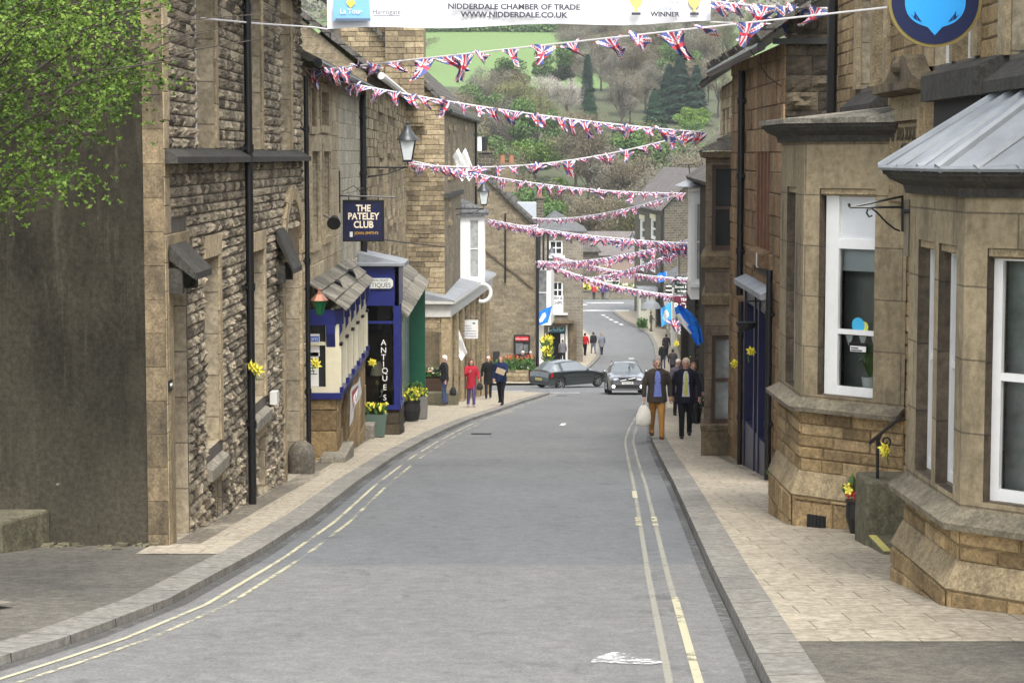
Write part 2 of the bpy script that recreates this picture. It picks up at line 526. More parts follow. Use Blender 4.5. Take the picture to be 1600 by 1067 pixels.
def clear_glass():
    m, n, l, b = newmat('clear_window_glass')
    o = [x for x in n if x.type == 'OUTPUT_MATERIAL'][0]
    t = n.new('ShaderNodeBsdfTransparent'); t.inputs[0].default_value = (.82, .86, .85, 1)
    g = n.new('ShaderNodeBsdfGlossy'); g.inputs['Roughness'].default_value = .03
    fr_ = n.new('ShaderNodeFresnel'); fr_.inputs[0].default_value = 1.6
    mx = n.new('ShaderNodeMixShader')
    l.new(fr_.outputs[0], mx.inputs[0]); l.new(t.outputs[0], mx.inputs[1]); l.new(g.outputs[0], mx.inputs[2])
    l.new(mx.outputs[0], o.inputs['Surface'])
    return m
M['clear'] = clear_glass()
M['lantern_glass'] = plain('lantern_glass', (.62, .66, .66), .15, var=.08)
# ---------------------------------------------------------------- ground, road, pavements
KL = [(2, -7.2), (8, -5.0), (11, -4.1), (13.0, -3.55), (14.8, -3.1), (17, -2.78), (20.8, -2.56), (25.2, -2.42), (32.2, -2.37), (40.2, -2.21), (47, -1.96), (53.8, -1.64), (61, -1.2), (68.2, -.62), (77, .07), (85.5, .78), (93, 1.42), (97, 1.75)]
KL2 = [(115.5, 1.9), (119, 2.2), (125, 3.1), (140, 4.9), (160, 6.7), (178, 7.3), (190, 6.7), (200, 5.2), (207, 3.0), (212, 0.5)]
KR = [(2, 1.2), (8, 1.36), (13, 1.56), (15.5, 1.67), (19.2, 1.83), (24, 2.06), (31.8, 2.43), (39, 2.74), (47.2, 3.12), (55, 3.65), (64, 4.35), (80, 5.6), (95, 6.85), (110, 8.0), (143, 9.9), (160, 10.9), (172, 11.6), (184.5, 11.95), (194.8, 11.2), (203.5, 10.5), (213, 10.1)]
def frange(a, b, s):
    n = max(1, int(math.ceil((b - a) / s)))
    return [a + (b - a) * i / n for i in range(n + 1)]
def strip(mb, ys, fl, fr_, h, uvs=1.0, cols=1, side=None):
    """grid between x=fl(y) and x=fr_(y), following the fall of the street, h above it"""
    n = len(ys); V = []; F = []
    for y in ys:
        for c in range(cols + 1):
            x = lerp(fl(y), fr_(y), c / cols)
            V.append((x, y, gz(y) + h))
    w = cols + 1
    for i in range(n - 1):
        for c in range(cols):
            F.append((i * w + c, i * w + c + 1, (i + 1) * w + c + 1, (i + 1) * w + c))
    mb.vf(V, F)
def asphalt():
    m, n, l, b = newmat('worn_asphalt')
    b.inputs['Roughness'].default_value = .82
    b.inputs['Specular IOR Level'].default_value = .4
    tc = n.new('ShaderNodeTexCoord')
    sx = n.new('ShaderNodeSeparateXYZ'); l.new(tc.outputs['Object'], sx.inputs[0])
    wob = noisen(n, l, 1.5, 3)
    ad = n.new('ShaderNodeMath'); ad.operation = 'MULTIPLY_ADD'
    l.new(wob.outputs['Fac'], ad.inputs[0]); ad.inputs[1].default_value = .5; l.new(sx.outputs['Y'], ad.inputs[2])
    newer = maprange(n, l, ad.outputs[0], 20.25, 20.6, 0, 1)             # the resurfaced patch starts here
    newer2 = maprange(n, l, ad.outputs[0], 31, 44, 1, .6)
    mlt = n.new('ShaderNodeMath'); mlt.operation = 'MULTIPLY'; l.new(newer, mlt.inputs[0]); l.new(newer2, mlt.inputs[1])
    c = mixc(n, l, (.176, .175, .171), (.138, .144, .15), mlt.outputs[0])
    n1 = noisen(n, l, .8, 6, .7, stretch=(1, .35, 1))
    c = mixc(n, l, c, mixc(n, l, (.72, .72, .73), (1.2, 1.19, 1.17), n1.outputs['Fac']), .9, 'MULTIPLY')
    n2 = noisen(n, l, 42, 4, .85)
    c = mixc(n, l, c, mixc(n, l, (.5, .5, .51), (1.5, 1.5, 1.47), maprange(n, l, n2.outputs['Fac'], .3, .7, 0, 1)), .8, 'MULTIPLY')
    n6 = noisen(n, l, 6, 6, .8)
    c = mixc(n, l, c, mixc(n, l, (.74, .74, .75), (1.22, 1.22, 1.2), maprange(n, l, n6.outputs['Fac'], .33, .67, 0, 1)), .9, 'MULTIPLY')
    n4 = noisen(n, l, 2.2, 7, .75, dist=.6, stretch=(1, .55, 1))          # crazed, re-tarred strips
    c = mixc(n, l, c, (.06, .062, .064), maprange(n, l, n4.outputs['Fac'], .57, .68, 0, .6))
    n5 = noisen(n, l, 5, 6, .8, stretch=(.25, 1.3, 1))
    c = mixc(n, l, c, (.26, .255, .24), maprange(n, l, n5.outputs['Fac'], .66, .76, 0, .35))
    # dry tyre tracks worn a little paler, along the street
    l.new(c, b.inputs['Base Color'])
    bumpn(n, l, n2.outputs['Fac'], .5, .01, b)
    return m
M['asphalt'] = asphalt()
M['yardasphalt'] = stone_mat('patched_yard_asphalt', [(.105, .104, .1), (.12, .119, .115)], soot=.5, sootcol=(.05, .05, .045), scale=1.2, fine=50, bump=.5, streak=False)
M['flags'] = brick_mat('buff_paving_slabs', (.40, .355, .275), (.35, .31, .24), (.2, .175, .135), .62, .46, .008, soot=.28, sootcol=(.22, .19, .15), bump=.25, scale=.9, dist=.008)
M['kerb'] = brick_mat('grey_kerbstones', (.245, .233, .205), (.2, .192, .172), (.07, .065, .056), .92, 3.0, .012, soot=.3, sootcol=(.14, .135, .125), bump=.25, scale=1.0, dist=.01)
M['turf'] = plain('rough_turf', (.06, .09, .03), .95, var=.3, vs_=.5)
def paint_mat(name, col, wear, op=.85):
    m, n, l, b = newmat(name)
    o = [x for x in n if x.type == 'OUTPUT_MATERIAL'][0]
    b.inputs['Base Color'].default_value = (*col, 1); b.inputs['Roughness'].default_value = .8
    t = n.new('ShaderNodeBsdfTransparent'); mx = n.new('ShaderNodeMixShader')
    a = noisen(n, l, 9, 6, .8); c = noisen(n, l, .45, 3, .6)
    s = n.new('ShaderNodeMath'); s.operation = 'MULTIPLY_ADD'; l.new(c.outputs['Fac'], s.inputs[0]); s.inputs[1].default_value = .9; l.new(a.outputs['Fac'], s.inputs[2])
    f = maprange(n, l, s.outputs[0], wear, wear + .14, 0, op)
    l.new(f, mx.inputs[0]); l.new(t.outputs[0], mx.inputs[1]); l.new(b.outputs[0], mx.inputs[2]); l.new(mx.outputs[0], o.inputs['Surface'])
    return m
M['yline'] = paint_mat('worn_yellow_paint', (.5, .47, .32), .8)
M['yline2'] = paint_mat('very_worn_yellow_paint', (.5, .48, .38), .72, .42)
M['yline3'] = paint_mat('worn_yellow_paint_inner', (.5, .47, .32), .88)
M['wline'] = paint_mat('worn_white_paint', (.7, .7, .68), .78)

kl = lambda y: pl(KL, y) if y <= 97 else (lerp(pl(KL, 97), KL2[0][1], (y - 97) / 18.5) if y < 115.5 else pl(KL2, y))
kr = lambda y: pl(KR, y)
# ground sheet under everything
mb = MB()
ys = [-40, -20, 0, 10, 20, 40, 60, 80, 95, 103, 109, 115, 122, 130, 140, 150, 158, 165, 172, 180, 190, 210, 250]
strip(mb, ys, lambda y: -400, lambda y: 400, -.08, cols=8)
mb.build('ground', M['turf'], kind='structure')
mb = MB(); strip(mb, frange(2, 213, 1.0), kl, kr, 0, cols=4)
strip(mb, frange(213, 232, 2), lambda y: -60, lambda y: 30 if y > 214 else kr(213), 0.0, cols=6)
mb.build('road', M['asphalt'], kind='structure')
mb = MB(); strip(mb, frange(98.6, 114, 1.5), lambda y: -50, kl, -.004, cols=6)
mb.build('side_road', M['asphalt'], kind='structure')
KW = .33
def kerb(name, ys, f, sgn, w=KW, top=.1):
    """a row of kerbstones: face on the road side, broad worn top"""
    mb = MB(); s = 0; prev = None
    for y0, y1 in zip(ys, ys[1:]):
        x0, x1 = f(y0), f(y1); l_ = math.hypot(x1 - x0, y1 - y0)
        a0, a1 = (x0, y0, gz(y0)), (x1, y1, gz(y1))
        t0, t1 = (x0 + sgn * .015, y0, gz(y0) + top), (x1 + sgn * .015, y1, gz(y1) + top)
        i0, i1 = (x0 + sgn * w, y0, gz(y0) + top + .012), (x1 + sgn * w, y1, gz(y1) + top + .012)
        b0, b1 = (a0[0], a0[1], a0[2] - .1), (a1[0], a1[1], a1[2] - .1)
        u0, u1 = s, s + l_; s = u1
        mb.face([b0, b1, t1, t0], [(u0, .1), (u1, .1), (u1, .25), (u0, .25)])
        mb.face([t0, t1, i1, i0], [(u0, .3), (u1, .3), (u1, .3 + w), (u0, .3 + w)])
    mb.build(name, M['kerb'], kind='structure')
kerb('kerb', frange(9, 97, .8), kl, -1, top=.06)
kerb('kerb', frange(115.5, 212, 2), lambda y: pl(KL2, y), -1)
kerb('kerb', frange(3, 213, .9), kr, 1)
PV = .108
mb = MB(); strip(mb, frange(20.6, 97, 1.0), lambda y: -8 if y > 22.7 else -3.72, lambda y: kl(y) - KW, PV - .04, cols=3)
mb.build('pavement', M['flags'], kind='structure')
mb = MB(); strip(mb, frange(97, 98.6, .8), lambda y: -8, lambda y: kl(y) - KW * .6 - (y - 97) * .9, PV - .042, cols=3)
mb.build('pavement', M['flags'], kind='structure')
mb = MB(); strip(mb, frange(114.0, 212, 2), lambda y: -8, lambda y: pl(KL2, y) - KW, PV, cols=3)
mb.build('pavement', M['flags'], kind='structure')
mb = MB(); strip(mb, frange(14.1, 213, 1.0), lambda y: kr(y) + KW, lambda y: kr(y) + 9, PV, cols=4)
mb.build('pavement', M['flags'], kind='structure')
mb = MB(); strip(mb, frange(3, 14.1, 1.0), lambda y: kr(y) + KW, lambda y: kr(y) + 9, PV - .004, cols=3)
mb.build('forecourt', M['yardasphalt'], kind='structure')
mb = MB(); strip(mb, [20.6, 21.1, 21.6], lambda y: -14, lambda y: -3.6, PV - .046, cols=2); strip(mb, frange(9, 20.6, 1.0), lambda y: -14, lambda y: kl(y) - KW, PV - .046, cols=4)
mb.build('yard', M['yardasphalt'], kind='structure')
# road markings
def line(name, ys, f, off, w, mat, h=.006):
    mb = MB(); strip(mb, ys, lambda y: f(y) + off, lambda y: f(y) + off + w, h)
    return mb.build(name, mat, kind='structure')
line('road_marking', frange(9, 98, 1), kl, .26, .045, M['yline'])
line('road_marking', frange(9, 98, 1), kl, .44, .045, M['yline3'], .005)
line('road_marking', frange(9, 17.5, 1), kr, -.42, .06, M['yline'])
line('road_marking', frange(9, 90, 1), kr, -.6, .05, M['yline2'], .005)
line('road_marking', frange(17.5, 60, 1), kr, -.42, .05, M['yline2'], .005)
for y0, dx, ln_ in ((24.6, -.43, 1.3), (24.6, -.63, 1.2), (29.2, -.62, 1.4)):
    line('road_marking', frange(y0, y0 + ln_, .7), kr, dx, .07, M['yline'], .01)
for y in (57, 126, 158):
    line('road_marking', frange(y, y + 1.6, .8), lambda q: (kl(q) + kr(q)) / 2 + .1, 0, .14 if y < 60 else .42, M['wline'])
for x0, x1, y in ((1.6, 3.2, 98.6), (-7, .6, 99.6), (-7, .6, 102), (3.2, 8, 223.2), (-9, 3, 218), (-9, 12, 214.6), (8, 12, 226)):
    mb = MB(); strip(mb, [y, y + .35 + y * .004], lambda q: x0, lambda q: x1, .008, cols=3)
    mb.build('road_marking', M['wline'], kind='structure')
for k in range(5):
    line('road_marking', frange(196 + k * 3, 197.6 + k * 3, .8), kr, -1.0 - .1 * k, .35, M['wline'], .009)
# worn white patch on the near carriageway
mb = MB(); pts = []
r9 = random.Random(5)
for px, py in ((923, 1036), (932, 1028), (958, 1020), (980, 1021), (1003, 1029), (1038, 1036), (1020, 1039), (980, 1038)):
    d = 13.0
    while CAMZ + ray(px, py)[2] * d / ray(px, py)[1] > gz(d): d += .01
    pts.append((XX(px, d, py), d, gz(d) + .009))
mb.face(pts)
M['speckle'] = paint_mat('speckled_white_paint', (.74, .75, .75), .89)
mb.build('road_marking', M['speckle'], kind='structure')
# grime strips that also paint contact shade along gutters and wall feet
M['grime_shade'] = paint_mat('gutter_grime_shade', (.06, .055, .046), .8, .4)
line('gutter_dirt_shade', frange(9, 97, 1), kl, 0, .12, M['grime_shade'], .004)
line('gutter_dirt_shade', frange(9, 120, 1), kr, -.09, .09, M['grime_shade'], .004)
line('wall_foot_dirt_shade', frange(21.6, 75, 1), lambda y: lerp(-3.56, -3.4, (y - 21.5) / 13) if y < 34 else -3.5, .03, .3, M['grime_shade'], PV - .034)
line('wall_foot_dirt_shade', frange(26.5, 40, 1), lambda y: 3.3 if y < 19 else (3.1 if 23 < y < 25.5 else 3.9), -.14, .2, M['grime_shade'], PV + .006)
# iron covers
for (x, y, sx_, sy_) in ((1.95, 92.5, .5, .9), (-1.0, 51, .5, .6)):
    mb = MB(); strip(mb, [y, y + sy_], lambda q: x, lambda q: x + sx_, .012)
    mb.build('manhole_cover', M['black_matt'], kind='structure')

# ---------------------------------------------------------------- the hillside beyond the town
HP = [(250, -13.6), (275, -13.4), (300, -9), (340, -2.5), (400, 6), (450, 14), (500, 21), (560, 31), (620, 39), (680, 48), (760, 66), (900, 95), (1100, 130), (1500, 160)]
def hz(x, y):
    z = pl(HP, y)
    k = min(1, max(0, (y - 250) / 120))
    return z + k * (5 * noise.noise((x * .006, y * .006, 1.3)) + 1.6 * noise.noise((x * .02, y * .02, 7)) - .012 * (x + 20))
mb = MB()
V = []; F = []
gx = [-600 + 20 * i for i in range(61)]; gy = [250, 265, 280] + [300 + 18 * i for i in range(64)]
for y in gy:
    for x in gx: V.append((x, y, hz(x, y) if y > 250 else gz(y) - .08))
w = len(gx)
for j in range(len(gy) - 1):
    for i in range(w - 1): F.append((j * w + i, j * w + i + 1, (j + 1) * w + i + 1, (j + 1) * w + i))
mb.vf(V, F)
def field_mat():
    m, n, l, b = newmat('pasture_and_wood_floor')
    b.inputs['Roughness'].default_value = .95
    tc = n.new('ShaderNodeTexCoord'); sx = n.new('ShaderNodeSeparateXYZ'); l.new(tc.outputs['Object'], sx.inputs[0])
    nz = noisen(n, l, .02, 3)
    ad = n.new('ShaderNodeMath'); ad.operation = 'MULTIPLY_ADD'; l.new(nz.outputs['Fac'], ad.inputs[0]); ad.inputs[1].default_value = 30; l.new(sx.outputs['Y'], ad.inputs[2])
    f = maprange(n, l, ad.outputs[0], 498, 502, 0, 1)
    n2 = noisen(n, l, .15, 6, .7)
    grass = mixc(n, l, (.115, .19, .055), (.14, .22, .07), n2.outputs['Fac'])
    wood = mixc(n, l, (.075, .07, .04), (.06, .085, .03), n2.outputs['Fac'])
    l.new(mixc(n, l, wood, grass, f), b.inputs['Base Color'])
    return m
mb.build('hill', field_mat(), kind='structure', smooth=True)
def hill_hit(px, py):
    x, y, z = ray(px, py)
    d = 262.0
    while d < 1450:
        if CAMZ + z * d / y < hz(x * d / y, d): break
        d += 1.0
    return x * d / y, d

# trees: trunk with limbs, crown of many leaf-sized faces; copies share the mesh data
def leafcloud(mb, c, r, n, s, rr, flat=.7, up=.3):
    for _ in range(n):
        while True:
            q = Vector((rr.uniform(-1, 1), rr.uniform(-1, 1), rr.uniform(-1, 1)))
            if .25 < q.length < 1: break
        p = Vector(c) + Vector((q.x * r[0], q.y * r[1], q.z * r[2]))
        a = Vector((rr.uniform(-1, 1), rr.uniform(-1, 1), rr.uniform(-1, 1))).normalized()
        b = a.orthogonal().normalized() if rr.random() < .5 else a.cross(Vector((0, 0, 1))).normalized()
        k = s * rr.uniform(.6, 1.5)
        mb.t = rr.random()
        mb.face([p - a * k, p + b * k * flat, p + a * k, p - b * k * flat])
def crown_mat(name, cols, trans=.25):
    m, n, l, b = newmat(name)
    b.inputs['Roughness'].default_value = .7; b.inputs['Specular IOR Level'].default_value = .2
    a = n.new('ShaderNodeAttribute'); a.attribute_name = 'tone'
    r = ramp(n, cols); l.new(a.outputs['Fac'], r.inputs[0]); l.new(r.outputs[0], b.inputs['Base Color'])
    return m
M['bark'] = plain('bark', (.075, .06, .048), .95, var=.3)
M['twig_brown'] = crown_mat('brown_twigs', [(.13, .1, .07), (.2, .16, .11), (.17, .165, .09)])
M['twig_grey'] = crown_mat('grey_twigs', [(.14, .125, .1), (.22, .2, .165), (.17, .17, .11)])
M['twig_green'] = crown_mat('budding_twigs', [(.14, .14, .06), (.2, .22, .08), (.15, .13, .08)])
M['blossom'] = crown_mat('pale_blossom', [(.25, .22, .18), (.5, .46, .42), (.33, .28, .24)])
M['spring'] = crown_mat('spring_leaves', [(.1, .17, .035), (.16, .26, .05), (.22, .33, .07)])
M['midgreen'] = crown_mat('mid_green_leaves', [(.05, .1, .03), (.08, .15, .04), (.12, .19, .05)])
M['conifer'] = crown_mat('dark_needles', [(.018, .045, .03), (.03, .065, .04), (.045, .085, .05)])
M['cypress'] = crown_mat('blue_green_needles', [(.02, .06, .03), (.04, .1, .05), (.06, .12, .06)])
def broad_proto(name, mat, h, w, n, s, seed, bare=False):
    rr = random.Random(seed)
    root = thing(name, None, None)
    t = MB(); t.tube([(0, 0, -.5), (0, 0, h * .18), (.15, .1, h * .35), (.1, .2, h * .6)], [h * .022, h * .018, h * .014, h * .006], 7)
    c = MB()
    tips = []
    for k in range(15 if bare else 12):
        a = rr.uniform(0, 6.28); z0 = h * rr.uniform(.2, .5)
        e = Vector((math.cos(a) * w * rr.uniform(.25, .95), math.sin(a) * w * rr.uniform(.25, .95), h * rr.uniform(.42, .97)))
        e.x *= 1 - .55 * max(0, e.z / h - .6); e.y *= 1 - .55 * max(0, e.z / h - .6)
        m_ = Vector((e.x * .5, e.y * .5, lerp(z0, e.z, .62)))
        t.tube([(0, 0, z0), m_, e], [h * .009, h * .006, h * .0022], 5)
        tips += [m_.lerp(e, .5), e]
        if bare:
            for _ in range(4):
                q = m_.lerp(e, rr.random()) ; d = Vector((rr.uniform(-1, 1), rr.uniform(-1, 1), rr.uniform(.1, 1))) * w * .35
                t.tube([q, q + d], [h * .003, h * .001], 4)
                tips.append(q + d)
    for q in tips:
        k = w * rr.uniform(.2, .38)
        leafcloud(c, q, (k, k, k * .75), n // len(tips), s, rr, flat=.22 if bare else .6)
    t.build('trunk', M['bark'], root)
    c.build('crown', mat, root, uv=False)
    return root
def conifer_proto(name, mat, h, w, n, seed):
    rr = random.Random(seed)
    root = thing(name, None, None)
    t = MB(); t.tube([(0, 0, -.5), (0, 0, h * .95)], [h * .018, h * .003], 6)
    c = MB()
    for k in range(n):
        f = rr.random() ** .7
        z = h * (.06 + .94 * f); rad = w * (1 - f) ** .8 * rr.uniform(.45, 1.08) * (1 + .15 * math.sin(f * 40 + rr.random())) + .1
        a = rr.uniform(0, 6.28)
        p = Vector((math.cos(a) * rad, math.sin(a) * rad, z)); o = Vector((math.cos(a), math.sin(a), -.35)).normalized(); sd_ = Vector((-math.sin(a), math.cos(a), 0))
        L = h * .05 * rr.uniform(.6, 1.4); c.t = rr.random()
        c.face([p - o * L, p + sd_ * L * .42, p + o * L, p - sd_ * L * .42])
    t.build('trunk', M['bark'], root); c.build('crown', mat, root, uv=False)
    return root
PROT = {
 'brown': [broad_proto('bare_tree', M['twig_brown'], 13, 5.2, 13000, .17, s, True) for s in (1, 2)],
 'grey': [broad_proto('bare_tree', M['twig_grey'], 14, 5.0, 13000, .17, s, True) for s in (3, 4)],
 'bud': [broad_proto('bare_tree', M['twig_green'], 12, 5.2, 12000, .17, 5, True)],
 'blossom': [broad_proto('blossom_tree', M['blossom'], 10, 4.6, 12000, .15, 6, True)],
 'spring': [broad_proto('green_tree', M['spring'], 11, 5.4, 13000, .17, 7)],
 'mid': [broad_proto('green_tree', M['midgreen'], 11, 5.2, 12000, .17, 8)],
 'conifer': [conifer_proto('conifer_tree', M['conifer'], 18, 4.2, 4200, 9), conifer_proto('conifer_tree', M['conifer'], 18, 5.2, 4600, 10)],
 'slim': [conifer_proto('conifer_tree', M['conifer'], 18, 2.6, 3400, 12)],
 'cypress': [conifer_proto('conifer_tree', M['cypress'], 16, 4.8, 4600, 13)]}
HH = {'brown': 13, 'grey': 14, 'bud': 12, 'blossom': 10, 'spring': 11, 'mid': 11, 'conifer': 18, 'slim': 18, 'cypress': 16}
used = set()
def put_tree(kind, x, y, z, hgt, label, rr):
    P = PROT[kind][rr.randrange(len(PROT[kind]))]
    o = P if P.name not in used else copy_tree(P)
    used.add(P.name)
    o.location = (x, y, z); s = hgt / HH[kind]
    o.scale = (s * rr.uniform(.9, 1.1), s * rr.uniform(.9, 1.1), s); o.rotation_euler.z = rr.uniform(0, 6.28)
    return tag(o, label, 'tree', 'trees on the hillside beyond the town')
# (px, base py, height px, kind, label): the ones one can tell apart
NAMED = [
 (918, 172, 85, 'slim', 'tall thin dark conifer standing alone in the middle of the wood'),
 (1062, 192, 105, 'conifer', 'tallest dark conifer, beside the eave of the stone house on the right'),
 (1088, 196, 92, 'conifer', 'dark conifer just right of the tallest one, half behind the roof edge'),
 (1045, 190, 88, 'conifer', 'dark conifer just left of the tallest one'),
 (1023, 212, 72, 'cypress', 'pointed green conifer below and left of the tallest dark conifers'),
 (922, 214, 70, 'cypress', 'broad green conifer below the tall thin one'),
 (893, 240, 62, 'conifer', 'dark conifer right of the bright green domed tree'),
 (960, 262, 60, 'conifer', 'dark conifer low down between two bunting strings, in mid picture'),
 (1000, 262, 58, 'cypress', 'blue-green conifer low down, left of the brown hedge of trees'),
 (835, 296, 92, 'spring', 'bright yellow-green domed tree, largest fresh green crown in the wood'),
 (865, 332, 66, 'spring', 'fresh green tree below the domed one, above the chimneys'),
 (1082, 222, 66, 'spring', 'fresh green tree against the right hand roofs, under the dark conifers'),
 (790, 292, 70, 'bud', 'budding olive tree behind the twin chimney pots'),
 (886, 190, 66, 'blossom', 'white blossom tree left of the tall thin conifer'),
 (845, 176, 58, 'blossom', 'smaller white blossom tree farther left in the wood'),
 (920, 378, 58, 'mid', 'green tree low over the grey hipped roof'),
 (1075, 262, 70, 'mid', 'rounded mid green tree against the near right hand roofs')]
rt = random.Random(21)
for px, py, hp, kind, lab in NAMED:
    x, y = hill_hit(px, py)
    put_tree(kind, x, y, hz(x, y) - .2, hp * y / FPX, lab, rt)
LB = {'brown': 'bare brown tree among many alike in the hillside wood', 'grey': 'bare grey tree among many alike in the hillside wood', 'bud': 'olive budding tree among many alike in the hillside wood',
      'mid': 'dull green tree among many alike in the hillside wood', 'conifer': 'dark conifer among several alike at the wood edge'}
occ = []
KEEP = [(a, b, c) for a, b, c, _, _ in NAMED]
def scatter(n, x0, x1, y0, y1, kinds, hmin, hmax, mind, field=True):
    k = 0; tries = 0
    while k < n and tries < n * 30:
        tries += 1
        px, py = rt.uniform(x0, x1), rt.uniform(y0, y1)
        if field and px < 915 and py < 128 + 76 - max(0, px - 690) * .3: continue
        if any((px - a) ** 2 + (1.6 * (py - b)) ** 2 < mind ** 2 for a, b in occ): continue
        if any(py > b - 4 and py - 62 < b - 8 and abs(px - a) < 20 + hp_ * .32 for a, b, hp_ in KEEP): continue
        occ.append((px, py)); k += 1
        x, y = hill_hit(px, py)
        kind = rt.choice(kinds)
        put_tree(kind, x, y, hz(x, y) - .2, rt.uniform(hmin, hmax), LB[kind], rt)
scatter(112, 655, 1125, 132, 445, ['brown', 'brown', 'grey', 'bud', 'grey', 'mid'], 9, 13.5, 22)
scatter(34, 880, 1140, 62, 135, ['brown', 'grey', 'bud', 'grey'], 10, 14, 18, field=False)
scatter(26, 440, 660, 60, 330, ['brown', 'grey', 'bud', 'mid'], 9, 14, 34, field=False)
scatter(14, 1125, 1300, 60, 330, ['brown', 'grey', 'bud'], 9, 14, 40, field=False)
# woodland belt above the pasture: reads as one dark mass
mb = MB(); rr = random.Random(31)
for k in range(330):
    px = rr.uniform(380, 1300); 
    x, y = hill_hit(px, rr.uniform(6, 46) if rr.random() < .6 else rr.uniform(-60, 10))
    leafcloud(mb, (x, y, hz(x, y) + 4), (4.5, 4.5, 5), 70, .7, rr, flat=.5)
mb.build('woods', M['twig_grey'], kind='stuff', label='grey-brown strip of far woodland along the top of the pasture', uv=False)
mb = MB()
for k in range(70):
    px = 655 + 4.2 * k
    x, y = hill_hit(px, 50 + .02 * k)
    leafcloud(mb, (x, y, hz(x, y) + 1), (3, 2, 1.6), 60, .45, rr, flat=.6)
mb.build('hedge', M['midgreen'], label='dark clipped hedge along the top edge of the green pasture', cat='hedge', uv=False)
# ---------------------------------------------------------------- building helpers
def pane_window(fr, u0, u1, z0, z1, n, parent, frame='white', glass='glass', bars_v=0, bars_h=1, fw=.06, sub='pane', name='window'):
    """sash window: frame with glazing bars as one part, its pane a sub-part"""
    mb = MB()
    fr.box(mb, u0, u0 + fw, n - .05, n, z0, z1); fr.box(mb, u1 - fw, u1, n - .05, n, z0, z1)
    fr.box(mb, u0 + fw, u1 - fw, n - .05, n - .002, z0, z0 + fw * 1.3); fr.box(mb, u0 + fw, u1 - fw, n - .05, n - .002, z1 - fw, z1)
    for k in range(bars_v):
        u = lerp(u0, u1, (k + 1) / (bars_v + 1)); fr.box(mb, u - fw * .3, u + fw * .3, n - .045, n - .006, z0 + fw * 1.3, z1 - fw)
    for k in range(bars_h):
        z = lerp(z0, z1, (k + 1) / (bars_h + 1)); fr.box(mb, u0 + fw, u1 - fw, n - .047, n - .004, z - fw * .4, z + fw * .4)
    w = mb.build(name, M[frame], parent)
    g = MB(); g.face([fr.p(u0 + fw * .5, n - .035, z0), fr.p(u1 - fw * .5, n - .035, z0), fr.p(u1 - fw * .5, n - .035, z1), fr.p(u0 + fw * .5, n - .035, z1)])
    g.build(sub, M[glass], w)
    return w
def downpipe(fr, u, n, z0, z1, r, parent, brackets=3, mat='black'):
    mb = MB(); mb.tube([fr.p(u, n, z0), fr.p(u, n, z1)], r, 10)
    for k in range(brackets):
        z = lerp(z0, z1, (k + .6) / brackets)
        mb.tube([fr.p(u, n, z - .05), fr.p(u, n, z + .05)], r * 1.28, 10)
        fr.box(mb, u - r * 1.7, u + r * 1.7, n - r - .04, n - r * .4, z - .02, z + .02)
    return mb.build('downpipe', M[mat], parent, smooth=True)
def roof_slab(mb, pts, th=.09):
    """sloping slab from 4 top corners"""
    n = (Vector(pts[1]) - Vector(pts[0])).cross(Vector(pts[3]) - Vector(pts[0])).normalized()
    if n.z < 0: n = -n
    mb.hexa([Vector(p) - n * th for p in pts] + [Vector(p) for p in pts])
def slab_roof(p00, p10, p11, p01, rows, per, mat, parent, name='roof', th=.05, seed=3, flat=False):
    """lapped stone slabs from eave (p00-p10) up to ridge (p01-p11)"""
    r = random.Random(seed); mb = MB()
    p00, p10, p11, p01 = map(Vector, (p00, p10, p11, p01))
    nn = (p10 - p00).cross(p01 - p00).normalized()
    if nn.z < 0: nn = -nn
    P = lambda s, t: p00.lerp(p10, s).lerp(p01.lerp(p11, s), t)
    for j in range(rows):
        t0, t1 = max(0, j / rows - .012), min(1, (j + 1.15) / rows)
        s = 0
        while s < 1:
            w = r.uniform(.75, 1.3) / per
            s1 = min(1, s + w); mb.t = r.random()
            lift0 = nn * (th * r.uniform(.9, 1.35)); lift1 = nn * (th * .25)
            a, b, c, d = P(s + .003, t0 - r.uniform(0, .012)), P(s1 - .003, t0 - r.uniform(0, .012)), P(s1 - .003, t1), P(s + .003, t1)
            mb.hexa([a, b, c, d, a + lift0, b + lift0, c + lift1, d + lift1])
            s = s1
    return mb.build(name, M[mat], parent)
def daffodil(x, y, z, label, yaw=0, s=1.0):
    s *= .66
    """bunch of paper daffodils tied to a pipe or rail"""
    o = thing('daffodil_bunch', label, 'flowers', (x, y, z), 'yellow daffodils tied along the street')
    mb = MB(); r = random.Random(int(x * 100 + y * 7))
    for k in range(2):
        c = Vector((x + r.uniform(-.05, .06), y - .06, z + r.uniform(-.03, .05)))
        ax = Vector((r.uniform(-.6, .6), -1, r.uniform(-.2, .5))).normalized(); e = ax.orthogonal().normalized(); f = ax.cross(e)
        for q in range(6):
            t = q * math.pi / 3 + k
            d = e * math.cos(t) + f * math.sin(t); pr = ax.cross(d)
            mb.face([c, c + d * .07 * s + pr * .035 * s + ax * .015, c + d * .14 * s - ax * .01, c + d * .07 * s - pr * .035 * s + ax * .015])
        mb.tube([c, c + ax * .035 * s, c + ax * .075 * s], [.022 * s, .026 * s, .042 * s], 8, caps=False)
    mb.build('petals', M['yellow'], o)
    st = MB(); st.tube([(x, y - .06, z), (x - .01, y - .05, z - .12 * s), (x + .01, y - .04, z - .24 * s)], .008, 5)
    st.build('stem', M['leaf'], o)
    o.rotation_euler.z = yaw
    return o
